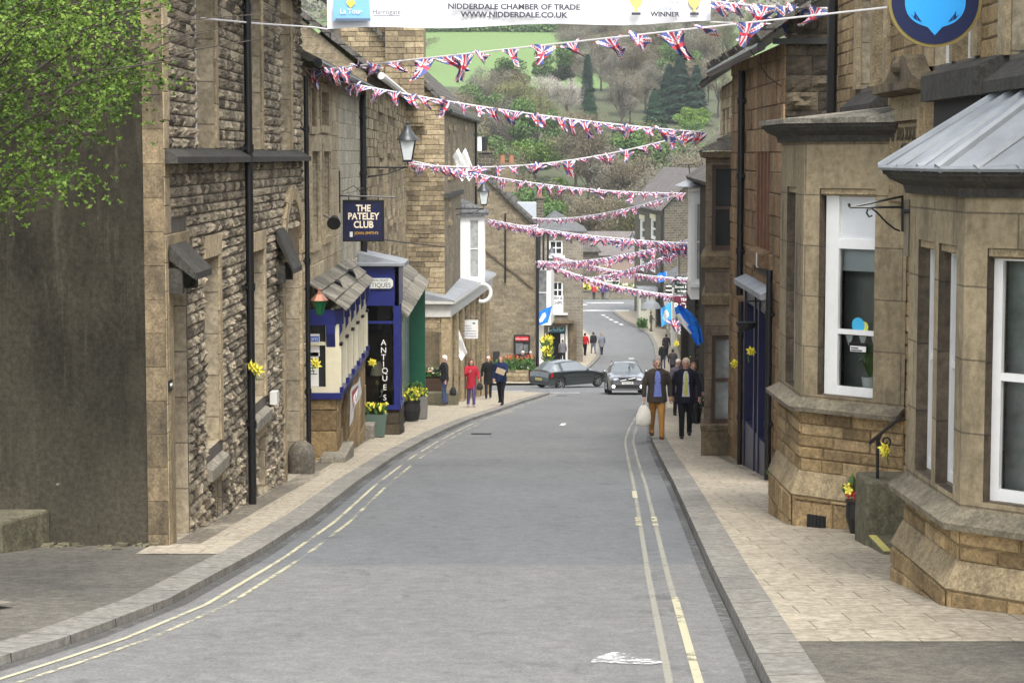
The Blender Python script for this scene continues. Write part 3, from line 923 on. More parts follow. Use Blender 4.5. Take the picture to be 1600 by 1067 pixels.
def flowers_mass(mb, c, r, n, s, rr):
    for _ in range(n):
        p = Vector((c[0] + rr.uniform(-r[0], r[0]), c[1] + rr.uniform(-r[1], r[1]), c[2] + rr.uniform(-r[2], r[2])))
        a = Vector((rr.uniform(-1, 1), rr.uniform(-1, 1), rr.uniform(-.3, 1))).normalized(); e = a.orthogonal().normalized(); f = a.cross(e)
        for q in range(5):
            t = q * 1.2566; d = e * math.cos(t) + f * math.sin(t); g = a.cross(d)
            mb.face([p, p + d * s * .6 + g * s * .35, p + d * s + a * s * .2, p + d * s * .6 - g * s * .35])
def leaves_mass(mb, c, r, n, s, rr, up=.5):
    for _ in range(n):
        p = Vector((c[0] + rr.uniform(-r[0], r[0]), c[1] + rr.uniform(-r[1], r[1]), c[2] + rr.uniform(-r[2], r[2])))
        d = Vector((rr.uniform(-1, 1), rr.uniform(-1, 1), rr.uniform(0, 1) + up)).normalized(); g = d.orthogonal().normalized().cross(d) if rr.random() < .5 else d.orthogonal().normalized()
        k = s * rr.uniform(.6, 1.3); mb.t = rr.random()
        mb.face([p, p + d * k * .5 + g * k * .2, p + d * k, p + d * k * .5 - g * k * .2])

# ================================================================ LEFT SIDE
# ---- hall of rock-faced stone with the dark rendered gable
HA, HB = (-3.56, 21.5), (-3.44, 34.55)
fh = FR(HA, HB)
hall = thing('stone_hall', 'tall rock-faced stone hall with a dark rendered gable end, nearest on the left', 'building', (-6.5, 28, gz(28)))
U = lambda px: fh.uy(-3.5 * FPX / (px - 800.0))          # position along the facade seen at picture column px
H0, HE = -4.2, 4.75
ups = [(U(313), U(340.5), 2.2, 4.3, .32), (U(388), U(407.5), 2.2, 4.3, .32), (U(436), U(450.5), 2.2, 4.25, .32)]
los = [(U(322), U(342.5), -1.3, .93, .3), (U(390), U(408.5), -1.25, .82, .3)]
door1 = (U(272.5), U(296), -3.2, .95, .28)
arch = (U(437.5), U(461), -4.2, .55, .35)
base_w = [(U(333), U(338), -2.15, -1.72, .2), (U(339.5), U(345), -2.18, -1.72, .2), (U(397), U(409), -2.55, -1.75, .2)]
ops = ups + los + [door1, arch] + base_w
mb = MB(); wall(mb, fh, 0, fh.L, H0, HE, ops)
hw = mb.build('wall', [M['mortar'], M['reveal']], hall)
# blocks leave room for the dressed surrounds
pad = []
for o in ups: pad.append((o[0] - .02, o[1] + .24, o[2] - .12, o[3] + .3))
for o in los: pad.append((o[0] - .02, o[1] + .24, o[2] - .34, o[3] + .28))
pad += [(door1[0] - .4, door1[1] + .06, -5, 1.5), (arch[0] - .32, arch[1] + .3, -5, 1.0)] + [(o[0] - .05, o[1] + .05, o[2], o[3] + .2) for o in base_w] + [(0, .36, -5, 6), (0, 20, 2.0, 2.2)]
mb = MB()
stones(mb, fh, 0, fh.L, H0, HE - .1, pad, ch=.118, ln=(.16, .36), proj=.042, rock=True, seed=4, gap=.014)
mb.build('stone_facing', M['rock'], hall)
mb = MB()
rr = random.Random(3)
z = H0
k = 0
while z < HE:                                               # quoins
    w = .36 if k % 2 else .3
    mb.t = rr.random(); fh.box(mb, 0, w, 0, .035, z, z + .285); z += .29; k += 1
def surround(o, top=.26, side=.2, sill=.12, sillp=.1):
    for s0, s1, who in ((o[1], o[1] + side, 1), (o[0] - .0, o[0], 0)):
        if not who: continue
        z = o[2]
        while z < o[3]:
            h = min(.52, o[3] - z); mb.t = rr.random(); fh.box(mb, s0, s1, 0, .03, z, z + h - .006); z += h
    mb.t = rr.random(); fh.box(mb, o[0] - .02, o[1] + side, 0, .032, o[3], o[3] + top)
mb.build('quoins', M['dress'], hall, bevel=.008)
for o in ups:
    mb = MB(); surround(o); mb.build('window_surround', M['dress'], hall, bevel=.008)
for o in los:
    mb = MB(); surround(o)
    mb.build('window_surround', M['dress'], hall, bevel=.008)
    mb = MB(); fh.slope(mb, o[0] - .06, o[1] + .22, -.3, .09, o[2] - .3, o[2] - .34, o[2] + .02, o[2] - .2); mb.build('sill', M['concrete'], hall, bevel=.008)
for o in base_w:
    mb = MB(); mb.t = .4; fh.box(mb, o[0] - .04, o[1] + .04, 0, .03, o[3], o[3] + .18); mb.build('vent_lintel', M['dress'], hall)
mb = MB(); mb.t = .3; fh.box(mb, door1[0] - .28, door1[0], 0, .04, H0, 1.15)
fh.box(mb, door1[0] - .28, door1[1] + .05, 0, .04, .95, 1.3)
mb.build('door_surround', M['dress'], hall, bevel=.008)
mb = MB()
uc, ra = (arch[0] + arch[1]) / 2, (arch[1] - arch[0]) / 2
z = H0
while z < .5:
    for a, b in ((arch[0] - .28, arch[0]), (arch[1], arch[1] + .26)):
        mb.t = rr.random(); fh.box(mb, a, b, 0, .05, z, z + .415)
    z += .42
for k in range(11):
    t0, t1 = math.pi * k / 11, math.pi * (k + .94) / 11
    c = []
    for n_ in (0, .07):
        for t, q in ((t0, ra), (t1, ra), (t1, ra + .3), (t0, ra + .3)):
            c.append(fh.p(uc + q * math.cos(t), n_, .55 + q * math.sin(t) * .8))
    mb.t = rr.random(); mb.hexa(c)
mb.build('arch_surround', M['dress'], hall, bevel=.008)
# arched head infill behind the voussoirs
mb = MB(); pts = [fh.p(uc + ra * math.cos(math.pi * k / 12), .012, .55 + ra * .8 * math.sin(math.pi * k / 12)) for k in range(13)]
mb.face(pts); mb.build('arch_panel', M['brown_stone'], hall)
mb = MB(); fh.box(mb, arch[0], arch[1], -.4, -.34, -4.2, .6); mb.build('door', M['brown_wood'], hall)
mb = MB(); fh.box(mb, door1[0], door1[1], -.3, -.25, -3.2, .95); mb.build('door', M['brown_wood'], hall)
for o in ups: pane_window(fh, o[0], o[1], o[2], o[3], -.2, hall, glass='net', bars_h=1, bars_v=1)
for o in los: pane_window(fh, o[0], o[1], o[2], o[3], -.17, hall, glass='net', bars_h=1)
for o in base_w:
    mb = MB(); fh.box(mb, o[0], o[1], -.19, -.15, o[2], o[3]); mb.build('vent', M['black_matt'], hall)
mb = MB()
fh.slope(mb, .02, fh.L - .02, 0, .17, 2.03, 2.03, 2.2, 2.1)
mb.build('string_course', M['ledge'], hall)
# sloping hoods over the doorway and the arch
for (a, b, zt_, zb_, pr) in ((.12, 1.2, 1.2, .86, .32), (U(424), U(437), 1.05, .42, .3)):
    mb = MB(); fh.slope(mb, a, b, 0.05, pr, zt_ - .16, zb_ - .02, zt_, zb_ + .05)
    fh.box(mb, a + .02, a + .14, .04, pr * .55, zb_ - .16, zb_ + .1); fh.box(mb, b - .14, b - .02, .04, pr * .55, zb_ - .16, zb_ + .1)
    mb.build('hood', M['ledge'], hall)
for u in (U(372), ):
    pass
downpipe(fh, fh.uy(27.2), .13, gz(27.2) + .05, 4.7, .052, hall, 4)
downpipe(fh, fh.L - .08, .1, gz(34.4) + .1, 3.4, .04, hall, 3)
# gable end: dark render, and the roof above
GZ = gz(21.5) - .5
mb = MB()
mb.face([(-3.56, 21.5, GZ), (-3.56, 21.5, HE), (-6.8, 21.5, HE + 2.9), (-10.1, 21.5, HE), (-10.1, 21.5, GZ)][::-1])
def render_mat():
    m, n, l, b = newmat('dark_stained_render'); b.inputs['Roughness'].default_value = .95; b.inputs['Specular IOR Level'].default_value = .15
    n1 = noisen(n, l, .7, 7, .72, stretch=(1.2, 1, .5)); n2 = noisen(n, l, 2.2, 7, .8, stretch=(2.2, 1, .22)); n3 = noisen(n, l, 18, 6, .8)
    c = mixc(n, l, (.046, .04, .029), (.013, .012, .009), maprange(n, l, n1.outputs['Fac'], .38, .62, 0, 1))
    c = mixc(n, l, c, (.08, .073, .053), maprange(n, l, n2.outputs['Fac'], .52, .68, 0, .7))
    n7 = noisen(n, l, 5, 7, .8, stretch=(3, 1, .1)); c = mixc(n, l, c, (.01, .01, .008), maprange(n, l, n7.outputs['Fac'], .56, .68, 0, .6))
    tc = n.new('ShaderNodeTexCoord'); sx = n.new('ShaderNodeSeparateXYZ'); l.new(tc.outputs['Object'], sx.inputs[0])
    ad = n.new('ShaderNodeMath'); ad.operation = 'MULTIPLY_ADD'; l.new(n2.outputs['Fac'], ad.inputs[0]); ad.inputs[1].default_value = 1.6; l.new(sx.outputs['Z'], ad.inputs[2])
    low = maprange(n, l, ad.outputs[0], -1.8, 1.0, .8, 0)                 # old paler limewash left low on the wall
    c = mixc(n, l, c, (.088, .079, .058), low)
    n4 = noisen(n, l, 3.3, 3, .5, stretch=(1, 1, 2)); c = mixc(n, l, c, (.26, .24, .2), maprange(n, l, n4.outputs['Fac'], .735, .75, 0, .8))
    c = mixc(n, l, c, mixc(n, l, (.5, .5, .5), (1.45, 1.45, 1.4), maprange(n, l, n3.outputs['Fac'], .32, .68, 0, 1)), .9, 'MULTIPLY')
    l.new(c, b.inputs['Base Color']); bumpn(n, l, n3.outputs['Fac'], .4, .02, b)
    return m
mb.build('gable_wall', render_mat(), hall)
mb = MB(); rr2 = random.Random(8); z = GZ; k = 0                       # corner stones showing on the gable edge
while z < HE:
    mb.t = rr2.random(); w = .17
    mb.box(-3.57 - w, -3.535, 21.47, 21.498, z, z + .34); z += .345; k += 1
mb.build('corner_stones', M['dress_dark'], hall)
mb = MB()
roof_slab(mb, [(-3.2, 21.3, HE - .05), (-3.08, 34.7, HE - .05), (-6.8, 34.7, HE + 3.0), (-6.8, 21.3, HE + 3.0)], .12)
roof_slab(mb, [(-10.4, 21.3, HE - .05), (-10.4, 34.7, HE - .05), (-6.8, 34.7, HE + 3.0), (-6.8, 21.3, HE + 3.0)], .12)
mb.build('roof', M['slate'], hall)
mb = MB(); mb.face([(-3.44, 34.55, H0), (-3.44, 34.55, HE), (-6.8, 34.55, HE + 2.9), (-10.1, 34.55, HE), (-10.1, 34.55, H0)]); mb.build('rear_gable', M['mortar'], hall)
mb = MB(); mb.tube([(-3.14, 21.4, HE - .12), (-3.0, 34.8, HE - .12)], .07, 8); mb.build('gutter', M['black'], hall)
# small plate and letter box on the hall
mb = MB(); fh.box(mb, .03, .21, .036, .05, Z(611, 21.6), Z(594, 21.6)); pq = mb.build('name_plate', M['black'], label='small black name plate on the hall corner stones', cat='plate')
tm = textmesh('lettering', 'HALL', fh.p(.12, .053, Z(602, 21.6)), fh.U, (0, 0, 1), .05, M['txt_white'], pq)
mb = MB(); fh.box(mb, U(411), U(414.5), .06, .16, Z(622, 30.5), Z(603, 30.5)); nb = mb.build('notice_box', M['offwhite'], label='small white notice box on the hall wall beside the arch', cat='box')
# ledge and mossy base in the yard
mb = MB(); mb.prism([(-8, 19.2), (-5.05, 20.7), (-4.75, 21.49), (-8, 21.49)], gz(21) - .3, lambda x, y: gz(21.2) + .42)
mb.build('stone_ledge', M['mossy'], label='low mossy stone ledge at the foot of the dark gable wall', cat='ledge', bevel=.03)
mb = MB(); r3 = random.Random(2)
for k in range(130):
    x = r3.uniform(-8, -3.65); mb.t = r3.random(); s = r3.uniform(.012, .055); c_ = Vector((x, 21.47 - r3.random() ** 2 * .35, gz(21.4) + .06 + s * .2))
    mb.hexa([c_ + Vector((sx_ * s * r3.uniform(.5, 1.2), sy_ * s * r3.uniform(.5, 1.2), sz_ * s * r3.uniform(.3, .7))) for sz_ in (-1, 1) for sx_, sy_ in ((-1, -1), (1, -1), (1, 1), (-1, 1))])
mb.build('rubble', M['mossy'], kind='stuff', label='mossy rubble along the foot of the gable wall')
mb = MB(); mb.face([(-4.3, 16.2, gz(16.2) + PV + .002), (-4.05, 16.1, gz(16.1) + PV + .002), (-3.9, 16.3, gz(16.3) + PV + .002), (-4.15, 16.5, gz(16.5) + PV + .002)]); 
mb.build('yard_patch', M['concrete'], kind='structure')
# guard stone by the arch
mb = MB(); mb.lathe([(.2, -.1), (.225, .12), (.225, .28), (.19, .41), (.12, .48), (.03, .505)], (-3.42, 34.0, gz(34.0) + PV - .02), 18)
for i, v in enumerate(mb.v):
    q = 1 + .06 * noise.noise((v[0] * 6, v[1] * 6, v[2] * 5)); mb.v[i] = (-3.42 + (v[0] + 3.42) * q, 34 + (v[1] - 34) * q, v[2])
mb.build('guard_stone', stone_mat('worn_guard_stone', [(.11, .105, .095), (.15, .14, .125)], soot=.5, scale=3, fine=20, bump=.6), label='squat round-topped guard stone at the foot of the hall downpipe', cat='bollard', smooth=True)
daffodil(-3.3, 27.12, Z(575, 27.1), 'yellow daffodils tied to the thick hall downpipe', 0, 1.0)
daffodil(-3.25, 34.3, Z(568, 34.4), 'yellow daffodils tied to the thin downpipe beside the guard stone', .2, 1.0)

# ---- club house: pale ashlar terrace
CA, CB = (-3.7, 34.6), (-3.62, 50.6)
fc = FR(CA, CB)
club = thing('club_house', 'pale ashlar club house with a timber bay and stone slab pent roof', 'building', (-6.5, 42, gz(42)))
UC = lambda px: fc.uy(-3.68 * FPX / (px - 800.0))
cops = [(UC(485), UC(492.5), 2.65, 3.35), (UC(500), UC(511), 2.7, 3.35), (UC(485.5), UC(496.5), .5, 2.2), (UC(503), UC(513.5), .55, 2.2)]
cw = UC(527)
mb = MB(); wall(mb, fc, 0, fc.L, -5.2, 3.7, cops, .22); mb.build('wall', [M['pale_mortar'], M['reveal']], club)
mb = MB(); stones(mb, fc, 0, cw, -4.6, 3.65, [(o[0] - .1, o[1] + .1, o[2] - .05, o[3] + .05) for o in cops], ch=.33, ln=(.5, 1.0), proj=.02, seed=6)
rr = random.Random(4)
for o in cops:
    for a, b in ((o[0] - .13, o[0]), (o[1], o[1] + .13)):
        mb.t = rr.random(); fc.box(mb, a, b, -.02, .045, o[2], o[3])
    mb.t = rr.random(); fc.box(mb, o[0] - .13, o[1] + .13, -.02, .06, o[2] - .14, o[2]); mb.t = rr.random(); fc.box(mb, o[0] - .13, o[1] + .13, -.02, .045, o[3], o[3] + .16)
mb.build('ashlar_facing', M['ashlar'], club)
mb = MB(); stones(mb, fc, cw, fc.L, -4.6, 3.65, [], ch=.3, ln=(.4, .75), proj=.02, seed=7)
mb.build('painted_facing', M['grey_ashlar'], club)
for o in cops: pane_window(fc, o[0], o[1], o[2], o[3], -.15, club, glass='glass_grey')
mb = MB()
roof_slab(mb, [(-3.18, 34.55, 3.72), (-3.16, 50.8, 3.72), (-6.9, 50.8, 5.6), (-6.9, 34.55, 5.6)], .12)
roof_slab(mb, [(-10.6, 34.55, 3.7), (-10.6, 50.8, 3.7), (-6.9, 50.8, 5.6), (-6.9, 34.55, 5.6)], .12)
mb.build('roof', M['slate'], club)
mb = MB(); mb.tube([(-3.15, 34.6, 3.62), (-3.13, 50.7, 3.62)], .07, 8); mb.build('gutter', M['black'], club)
mb = MB(); mb.box(-9.5, -3.6, 50.45, 50.55, -5, 3.7); mb.build('party_wall', M['pale_mortar'], club)
downpipe(fc, fc.L - .35, .1, gz(50) + 1.5, 3.55, .075, club, 5)
# timber bay on a stone base
BX = -3.17
by0, by1 = 38.0, 46.6
fbf = FR((-3.86, by0), (BX, by0)); fbs = FR((BX, by0), (BX - .1, by1))
zs_ = Z(621, 38.0); zt_ = Z(482, 38.0)
bay = MB()
mbs = MB()
for f_, L_ in ((fbf, fbf.L), (fbs, fbs.L)):
    stones(mbs, f_, 0, L_, gz(46) - .4, zs_ - .02, ch=.42, ln=(.5, .8), proj=.025, seed=9)
mbs.prism([(-3.7, by0 + .004), (BX - .01, by0 + .004), (BX - .11, by1), (-3.7, by1)], gz(47) - .4, zs_ - .01)
mbs.build('bay_base', M['yellow_stone'], club)
mb = MB(); mb.prism([(-3.74, by0 - .1), (BX + .1, by0 - .1), (BX + .0, by1 + .02), (-3.74, by1 + .02)], zs_ - .02, zs_ + .09); mb.build('bay_sill', M['blue'], club)
mb = MB()
fw0 = zs_ + .09
for u0, u1, z0, z1 in ((0, .1, fw0, zt_ - .3), (fbf.L - .2, fbf.L - .004, fw0, zt_ - .3), (.1, fbf.L - .2, fw0, fw0 + .1), (.1, fbf.L - .2, Z(537, 38) - .03, Z(537, 38) + .03)):
    fbf.box(mb, u0, u1, -.1, 0, z0, z1)
npil = 6
for k in range(npil):
    u = lerp(.12, fbs.L - .2, k / (npil - 1))
    fbs.box(mb, u - .12, u + .12, -.05, .05, fw0, zt_ - .28)
    fbs.box(mb, u - .12, u + .12, .05, .085, fw0 + .1, fw0 + .85)
fbs.box(mb, 0.003, fbs.L, -.1, -.04, zt_ - .4, zt_)
mb.build('bay_frame', M['cream'], club)
mb = MB()
for k in range(npil):
    u = lerp(.12, fbs.L - .2, k / (npil - 1))
    fbs.box(mb, u - .13, u + .13, -.05, .13, zt_ - .28, zt_ - .02)
    fbs.slope(mb, u - .1, u + .1, .0, .1, zt_ - .62, zt_ - .4, zt_ - .28, zt_ - .28)
    mb.build('bay_bracket', M['blue'], club); mb = MB(); fbs.box(mb, u - .1, u + .1, .05, .12, fw0 + .001, fw0 + .1); mb.build('pilaster_foot', M['blue'], club)
    mb = MB(); fbs.box(mb, u - .13, u + .13, .05, .105, fw0 + .85, fw0 + .9); mb.build('pilaster_ring', M['black'], club); mb = MB()
fbf.box(mb, 0, fbf.L, -.06, .06, zt_ - .3, zt_ - .02)
for u in (.06, fbf.L - .1): fbf.slope(mb, u - .08, u + .08, .0, .1, zt_ - .7, zt_ - .45, zt_ - .3, zt_ - .3)
mb.build('bay_fascia', M['blue'], club)
mb = MB()
mb.face([fbf.p(.05, -.06, fw0), fbf.p(fbf.L - .1, -.06, fw0), fbf.p(fbf.L - .1, -.06, zt_ - .2), fbf.p(.05, -.06, zt_ - .2)])
mb.face([fbs.p(.05, -.07, fw0), fbs.p(fbs.L, -.07, fw0), fbs.p(fbs.L, -.07, zt_ - .2), fbs.p(.05, -.07, zt_ - .2)])
bp = mb.build('bay_window', M['glass'], club)
slab_roof((BX + .2, by0 - .25, zt_ - .02), (BX + .08, by1 + .1, zt_ - .02), (-3.62, by1 + .3, zt_ + .48), (-3.68, by0 - .25, zt_ + .48), 3, 11, 'flag_roof', club, name='bay_roof', th=.05)
mb = MB(); mb.box(BX - .25, BX + .2, by0 - .75, by0 + 1.4, gz(38.5) - .05, gz(38.2) + PV + .14); mb.build('step', M['concrete'], club, bevel=.02)
for (z0, z1, u0, u1, lab, txt) in ((Z(545, 38), Z(522, 38), .12, .38, 'white club notice with blue and red bands in the bay window', 'SPORTS'), (Z(592, 38), Z(551, 38), .16, .36, 'plain white typed notice in the bay window', None)):
    mb = MB(); fbf.box(mb, u0, u1, -.052, -.045, z0 - .14, z1); po = mb.build('poster', M['white'], label=lab, cat='poster')
    if txt:
        mb = MB(); fbf.box(mb, u0 + .01, u1 - .01, -.0455, -.042, z1 - .16, z1 - .04); mb.build('band', plain('poster_blue', (.05, .12, .45), .6), po)
        textmesh('lettering', txt, fbf.p((u0 + u1) / 2, -.04, z1 - .1), fbf.U, (0, 0, 1), .075, M['txt_white'], po, sx=.75)
    else:
        mb = MB()
        for q in range(7): fbf.box(mb, u0 + .03, u1 - .03 - .02 * (q % 3), -.0455, -.042, z1 - .07 - q * .055, z1 - .055 - q * .055)
        mb.build('print_lines', M['txt_dark'], po)
# red and white banner slung on the bay's rail
mb = MB(); V = []; F = []
f2 = FR((BX + .12, 38.6), (BX + .07, 43.6))
nu, nv = 12, 6
for j in range(nv + 1):
    for i in range(nu + 1):
        s, t = i / nu, j / nv
        u = s * 3.6; zt2 = zs_ + .02 - .08 * s; zb2 = zs_ - .62 + .25 * s
        V.append(f2.p(u + .1, .05 + .02 * math.sin(s * 9 + t * 2), lerp(zb2, zt2, t)))
for j in range(nv):
    for i in range(nu):
        mb.m = 0 if (2 < i < 8 and 0 < j < 5) else 1
        mb.vf([V[j * (nu + 1) + i], V[j * (nu + 1) + i + 1], V[(j + 1) * (nu + 1) + i + 1], V[(j + 1) * (nu + 1) + i]], [(0, 1, 2, 3)])
bn = mb.build('banner', [plain('faded_red_vinyl', (.42, .07, .08), .5), M['white']], label='red and white vinyl banner slung below the club bay window', cat='banner')
textmesh('lettering', 'HOSPICE', f2.p(1.5, .085, zs_ - .26), f2.U, (0, 0, 1), .34, M['txt_white'], bn, sx=1.0)
# lantern with copper cap, floodlights on the club front
la = thing('wall_lantern', 'green wall lantern with a copper cap over the club bay', 'lantern', (-3.42, 37.4, Z(482, 37.4)))
mb = MB(); c = (-3.42, 37.4, Z(482, 37.4)); mb.lathe([(.05, -.12), (.07, -.1), (.13, .13), (.14, .15)], c, 6); mb.build('lamp_glass', plain('green_lantern_glass', (.01, .12, .04), .2), la)
mb = MB(); mb.lathe([(.16, .14), (.15, .16), (.07, .25), (.04, .27), (.03, .32), (.045, .34), (.0, .37)], c, 6); mb.build('cap', M['copper'], la)
mb = MB(); mb.tube([(c[0], c[1], c[2] + .3), (-3.5, 37.4, c[2] + .36)], .015, 6); mb.build('bracket', M['black'], la)
for px, py, d, lab in ((525, 445, 40.6, 'black round floodlight above the slab roof, left of two'), (541, 428, 44.0, 'black round floodlight above the slab roof, right of two'), (522, 345, 39, 'small black security lamp by the club sign bracket')):
    p = at(px, py, d); p.x = max(p.x, -3.38)
    fl = thing('floodlight', lab, 'lamp', p, 'floodlights on the club front')
    mb = MB(); mb.tube([p + Vector((0, .1, .03)), p + Vector((0, -.08, -.05))], [.08, .13], 12); mb.build('lamp_head', M['black_matt'], fl)
    mb = MB(); mb.tube([p, (-3.48, d + .05, p.z + .1)], .018, 6); mb.build('bracket', M['black'], fl)
# club hanging sign
d = 43.0
a, b = at(537, 314, d), at(599, 376, d)
sg = thing('hanging_sign', 'navy blue hanging sign reading The Pateley Club', 'sign', (a.x, d, b.z))
mb = MB(); mb.box(a.x, b.x, d - .03, d + .03, b.z, a.z); mb.build('board', M['navy'], sg)
mb = MB()
for q in ((a.x - .02, a.x + .02, b.z - .02, a.z + .02), (b.x - .02, b.x + .02, b.z - .02, a.z + .02), (a.x + .02, b.x - .02, a.z - .02, a.z + .02), (a.x + .02, b.x - .02, b.z - .02, b.z + .02)):
    mb.box(q[0], q[1], d - .045, d + .045, q[2], q[3])
mb.build('frame', M['black'], sg)
cx = (a.x + b.x) / 2
cream_t = plain('cream_lettering', (.78, .68, .5), .6, var=0)
for t, py, s in (('THE', 326, .19), ('PATELEY', 338.5, .19), ('CLUB', 351.5, .19)):
    textmesh('lettering', t, (cx, d - .034, Z(py, d)), (1, 0, 0), (0, 0, 1), s, cream_t, sg, sx=.86, bold=.005)
textmesh('lettering', "JOHN SMITH'S", (cx + .06, d - .034, Z(364.5, d)), (1, 0, 0), (0, 0, 1), .08, M['txt_gold'], sg, sx=.95)
mb = MB(); q = at(549, 366, d); mb.box(q.x - .03, q.x + .03, d - .036, d - .031, q.z - .055, q.z + .05); mb.build('emblem', M['offwhite'], sg)
mb = MB(); zb = Z(306, d)
mb.tube([(-3.5, d, zb + .0), (XX(618, d, 306), d, zb - .03)], .018, 6); mb.tube([(-3.5, d, zb + .5), (-3.5, d, zb - .35)], .014, 6)
for x in (a.x + .1, b.x - .1): mb.tube([(x, d, a.z), (x, d, zb)], .01, 5)
for (x0, s) in ((cx - .15, 1), (cx + .12, -1)):
    mb.tube([(x0 + s * (.1 - .09 * math.cos(t * .7) * (1 - t * .08)), d, zb + .1 + .08 * math.sin(t * .7) * (1 - t * .08)) for t in range(10)], .008, 5)
mb.tube([(-3.45, d, zb + .08), (cx - .2, d, zb + .2), (cx, d, zb + .06)], .008, 5)
mb.build('bracket', M['black'], sg)

# ---- the next house up to the antiques shop: narrow windows, lantern
NA, NB = (-3.5, 50.7), (-3.85, 77.0)
fnh = FR(NA, NB)
nh = thing('terrace_house', 'weathered stone terrace house above the antiques and green shops', 'building', (-7, 63, gz(63)))
UN = lambda px, x=-3.6: fnh.uy(x * FPX / (px - 800.0))
nops = []
for p0, p1 in ((590, 600), (609, 615), (618, 623.5)):
    for z0, z1 in ((2.2, 3.3), (.2, 1.75), (-.9, .05)):
        nops.append((UN(p0), UN(p1), z0, z1))
mb = MB(); wall(mb, fnh, 0, fnh.L, -8, 4.15, nops, .25); mb.build('wall', [M['mortar'], M['reveal']], nh)
mb = MB(); stones(mb, fnh, 0, fnh.L, -4, 4.1, [(o[0] - .05, o[1] + .05, o[2] - .05, o[3] + .05) for o in nops], ch=.24, ln=(.35, .8), proj=.03, seed=12)
rr = random.Random(5)
for o in nops:
    mb.t = rr.random(); fnh.box(mb, o[0] - .1, o[1] + .1, 0, .08, o[2] - .14, o[2]); mb.t = rr.random(); fnh.box(mb, o[0] - .1, o[1] + .1, 0, .05, o[3], o[3] + .2)
mb.build('stone_facing', M['coursed'], nh)
for o in nops: pane_window(fnh, o[0], o[1], o[2], o[3], -.18, nh, glass='glass', frame='offwhite')
mb = MB()
roof_slab(mb, [(-3.15, 50.6, 4.15), (-3.5, 77.0, 4.15), (-7.2, 77.0, 7.1), (-7.0, 50.6, 7.1)], .12)
roof_slab(mb, [(-10.8, 50.6, 4.15), (-11, 77.0, 4.15), (-7.2, 77.0, 7.1), (-7.0, 50.6, 7.1)], .12)
mb.build('roof', M['slate'], nh)
mb = MB(); mb.face([(-3.5, 50.72, 3), (-3.5, 50.72, 4.1), (-7, 50.72, 7.0), (-10.6, 50.72, 4.1), (-10.6, 50.72, 3)][::-1]); mb.build('gable_wall', M['far_brick'], nh)
mb = MB(); mb.tube([(-3.12, 50.7, 4.02), (-3.47, 76.8, 4.02)], .09, 8); mb.build('gutter', M['offwhite'], nh)
mb = MB(); mb.box(-7.8, -6.2, 54, 55.2, 5, 8.2); ch_ = mb.build('chimney', M['far_brick'], nh)

# ---- antiques shopfront
ax0, ax1, ay0, ay1 = -3.66, -2.64, 49.25, 51.1
az0, az1 = gz(52) - .2, Z(418, 49.2)
zb = Z(640, 49.2)
ant = thing('antiques_shopfront', 'dark blue antiques shopfront standing out over the pavement', 'shopfront', (-3.1, 52, gz(52)))
ff = FR((ax0, ay0), (ax1, ay0)); fs = FR((ax1, ay0), (ax1, ay1))
mb = MB(); mb.prism([(ax0, ay0 + .006), (ax1 - .006, ay0 + .006), (ax1 - .006, ay1), (ax0, ay1)], gz(56) - .3, zb)
stones(mb, ff, 0, ff.L, gz(50) - .2, zb, ch=.3, ln=(.4, .6), proj=.02, seed=3); stones(mb, fs, 0, fs.L, gz(55) - .3, zb, ch=.3, ln=(.4, .7), proj=.02, seed=5)
mb.build('base', M['rubble'], ant)
mb = MB()
zt0 = Z(478, 49.2)
ff.box(mb, 0, ff.L, -.12, .06, zb, zb + .1)
fs.box(mb, .062, fs.L, -.12, .03, zb, zb + .1)
for f_ in (ff, fs):
    f_.box(mb, 0 if f_ is fs else -.002, f_.L, -.1, .0 if f_ is ff else -.003, zt0, az1)
ff.box(mb, 0, .06, -.1, .02, zb + .1, zt0); ff.box(mb, ff.L - .13, ff.L + .02, -.1, .02, zb + .1, zt0)
for u in (1.1, ): fs.box(mb, u - .04, u + .04, -.1, .0, zb + .1, zt0)
ff.box(mb, .06, ff.L - .13, -.08, .0, zt0 - .42, zt0 - .36)
mb.build('frame', M['blue'], ant)
mb = MB(); ff.slope(mb, -.05, ff.L + .12, -.05, .14, az1, az1 + .04, az1 + .12, az1 + .1); fs.slope(mb, -.0, fs.L, -.95, .14, az1 + .12, az1 + .0, az1 + .34, az1 + .1)
mb.build('roof', M['lead'], ant)
mb = MB()
mb.face([ff.p(.06, -.05, zb), ff.p(ff.L - .1, -.05, zb), ff.p(ff.L - .1, -.05, zt0), ff.p(.06, -.05, zt0)])
mb.face([fs.p(.1, -.05, zb), fs.p(fs.L, -.05, zb), fs.p(fs.L, -.05, zt0), fs.p(.1, -.05, zt0)])
mb.build('window', M['clear'], ant)
mb = MB(); mb.box(ax0 + .02, ax1 - .2, ay0 + .6, ay0 + .64, zb, zt0); mb.box(ax0 + .01, ax1 - .06, ay0 + .02, ay1, zb - .02, zb + .015); mb.build('interior', M['black_matt'], ant)
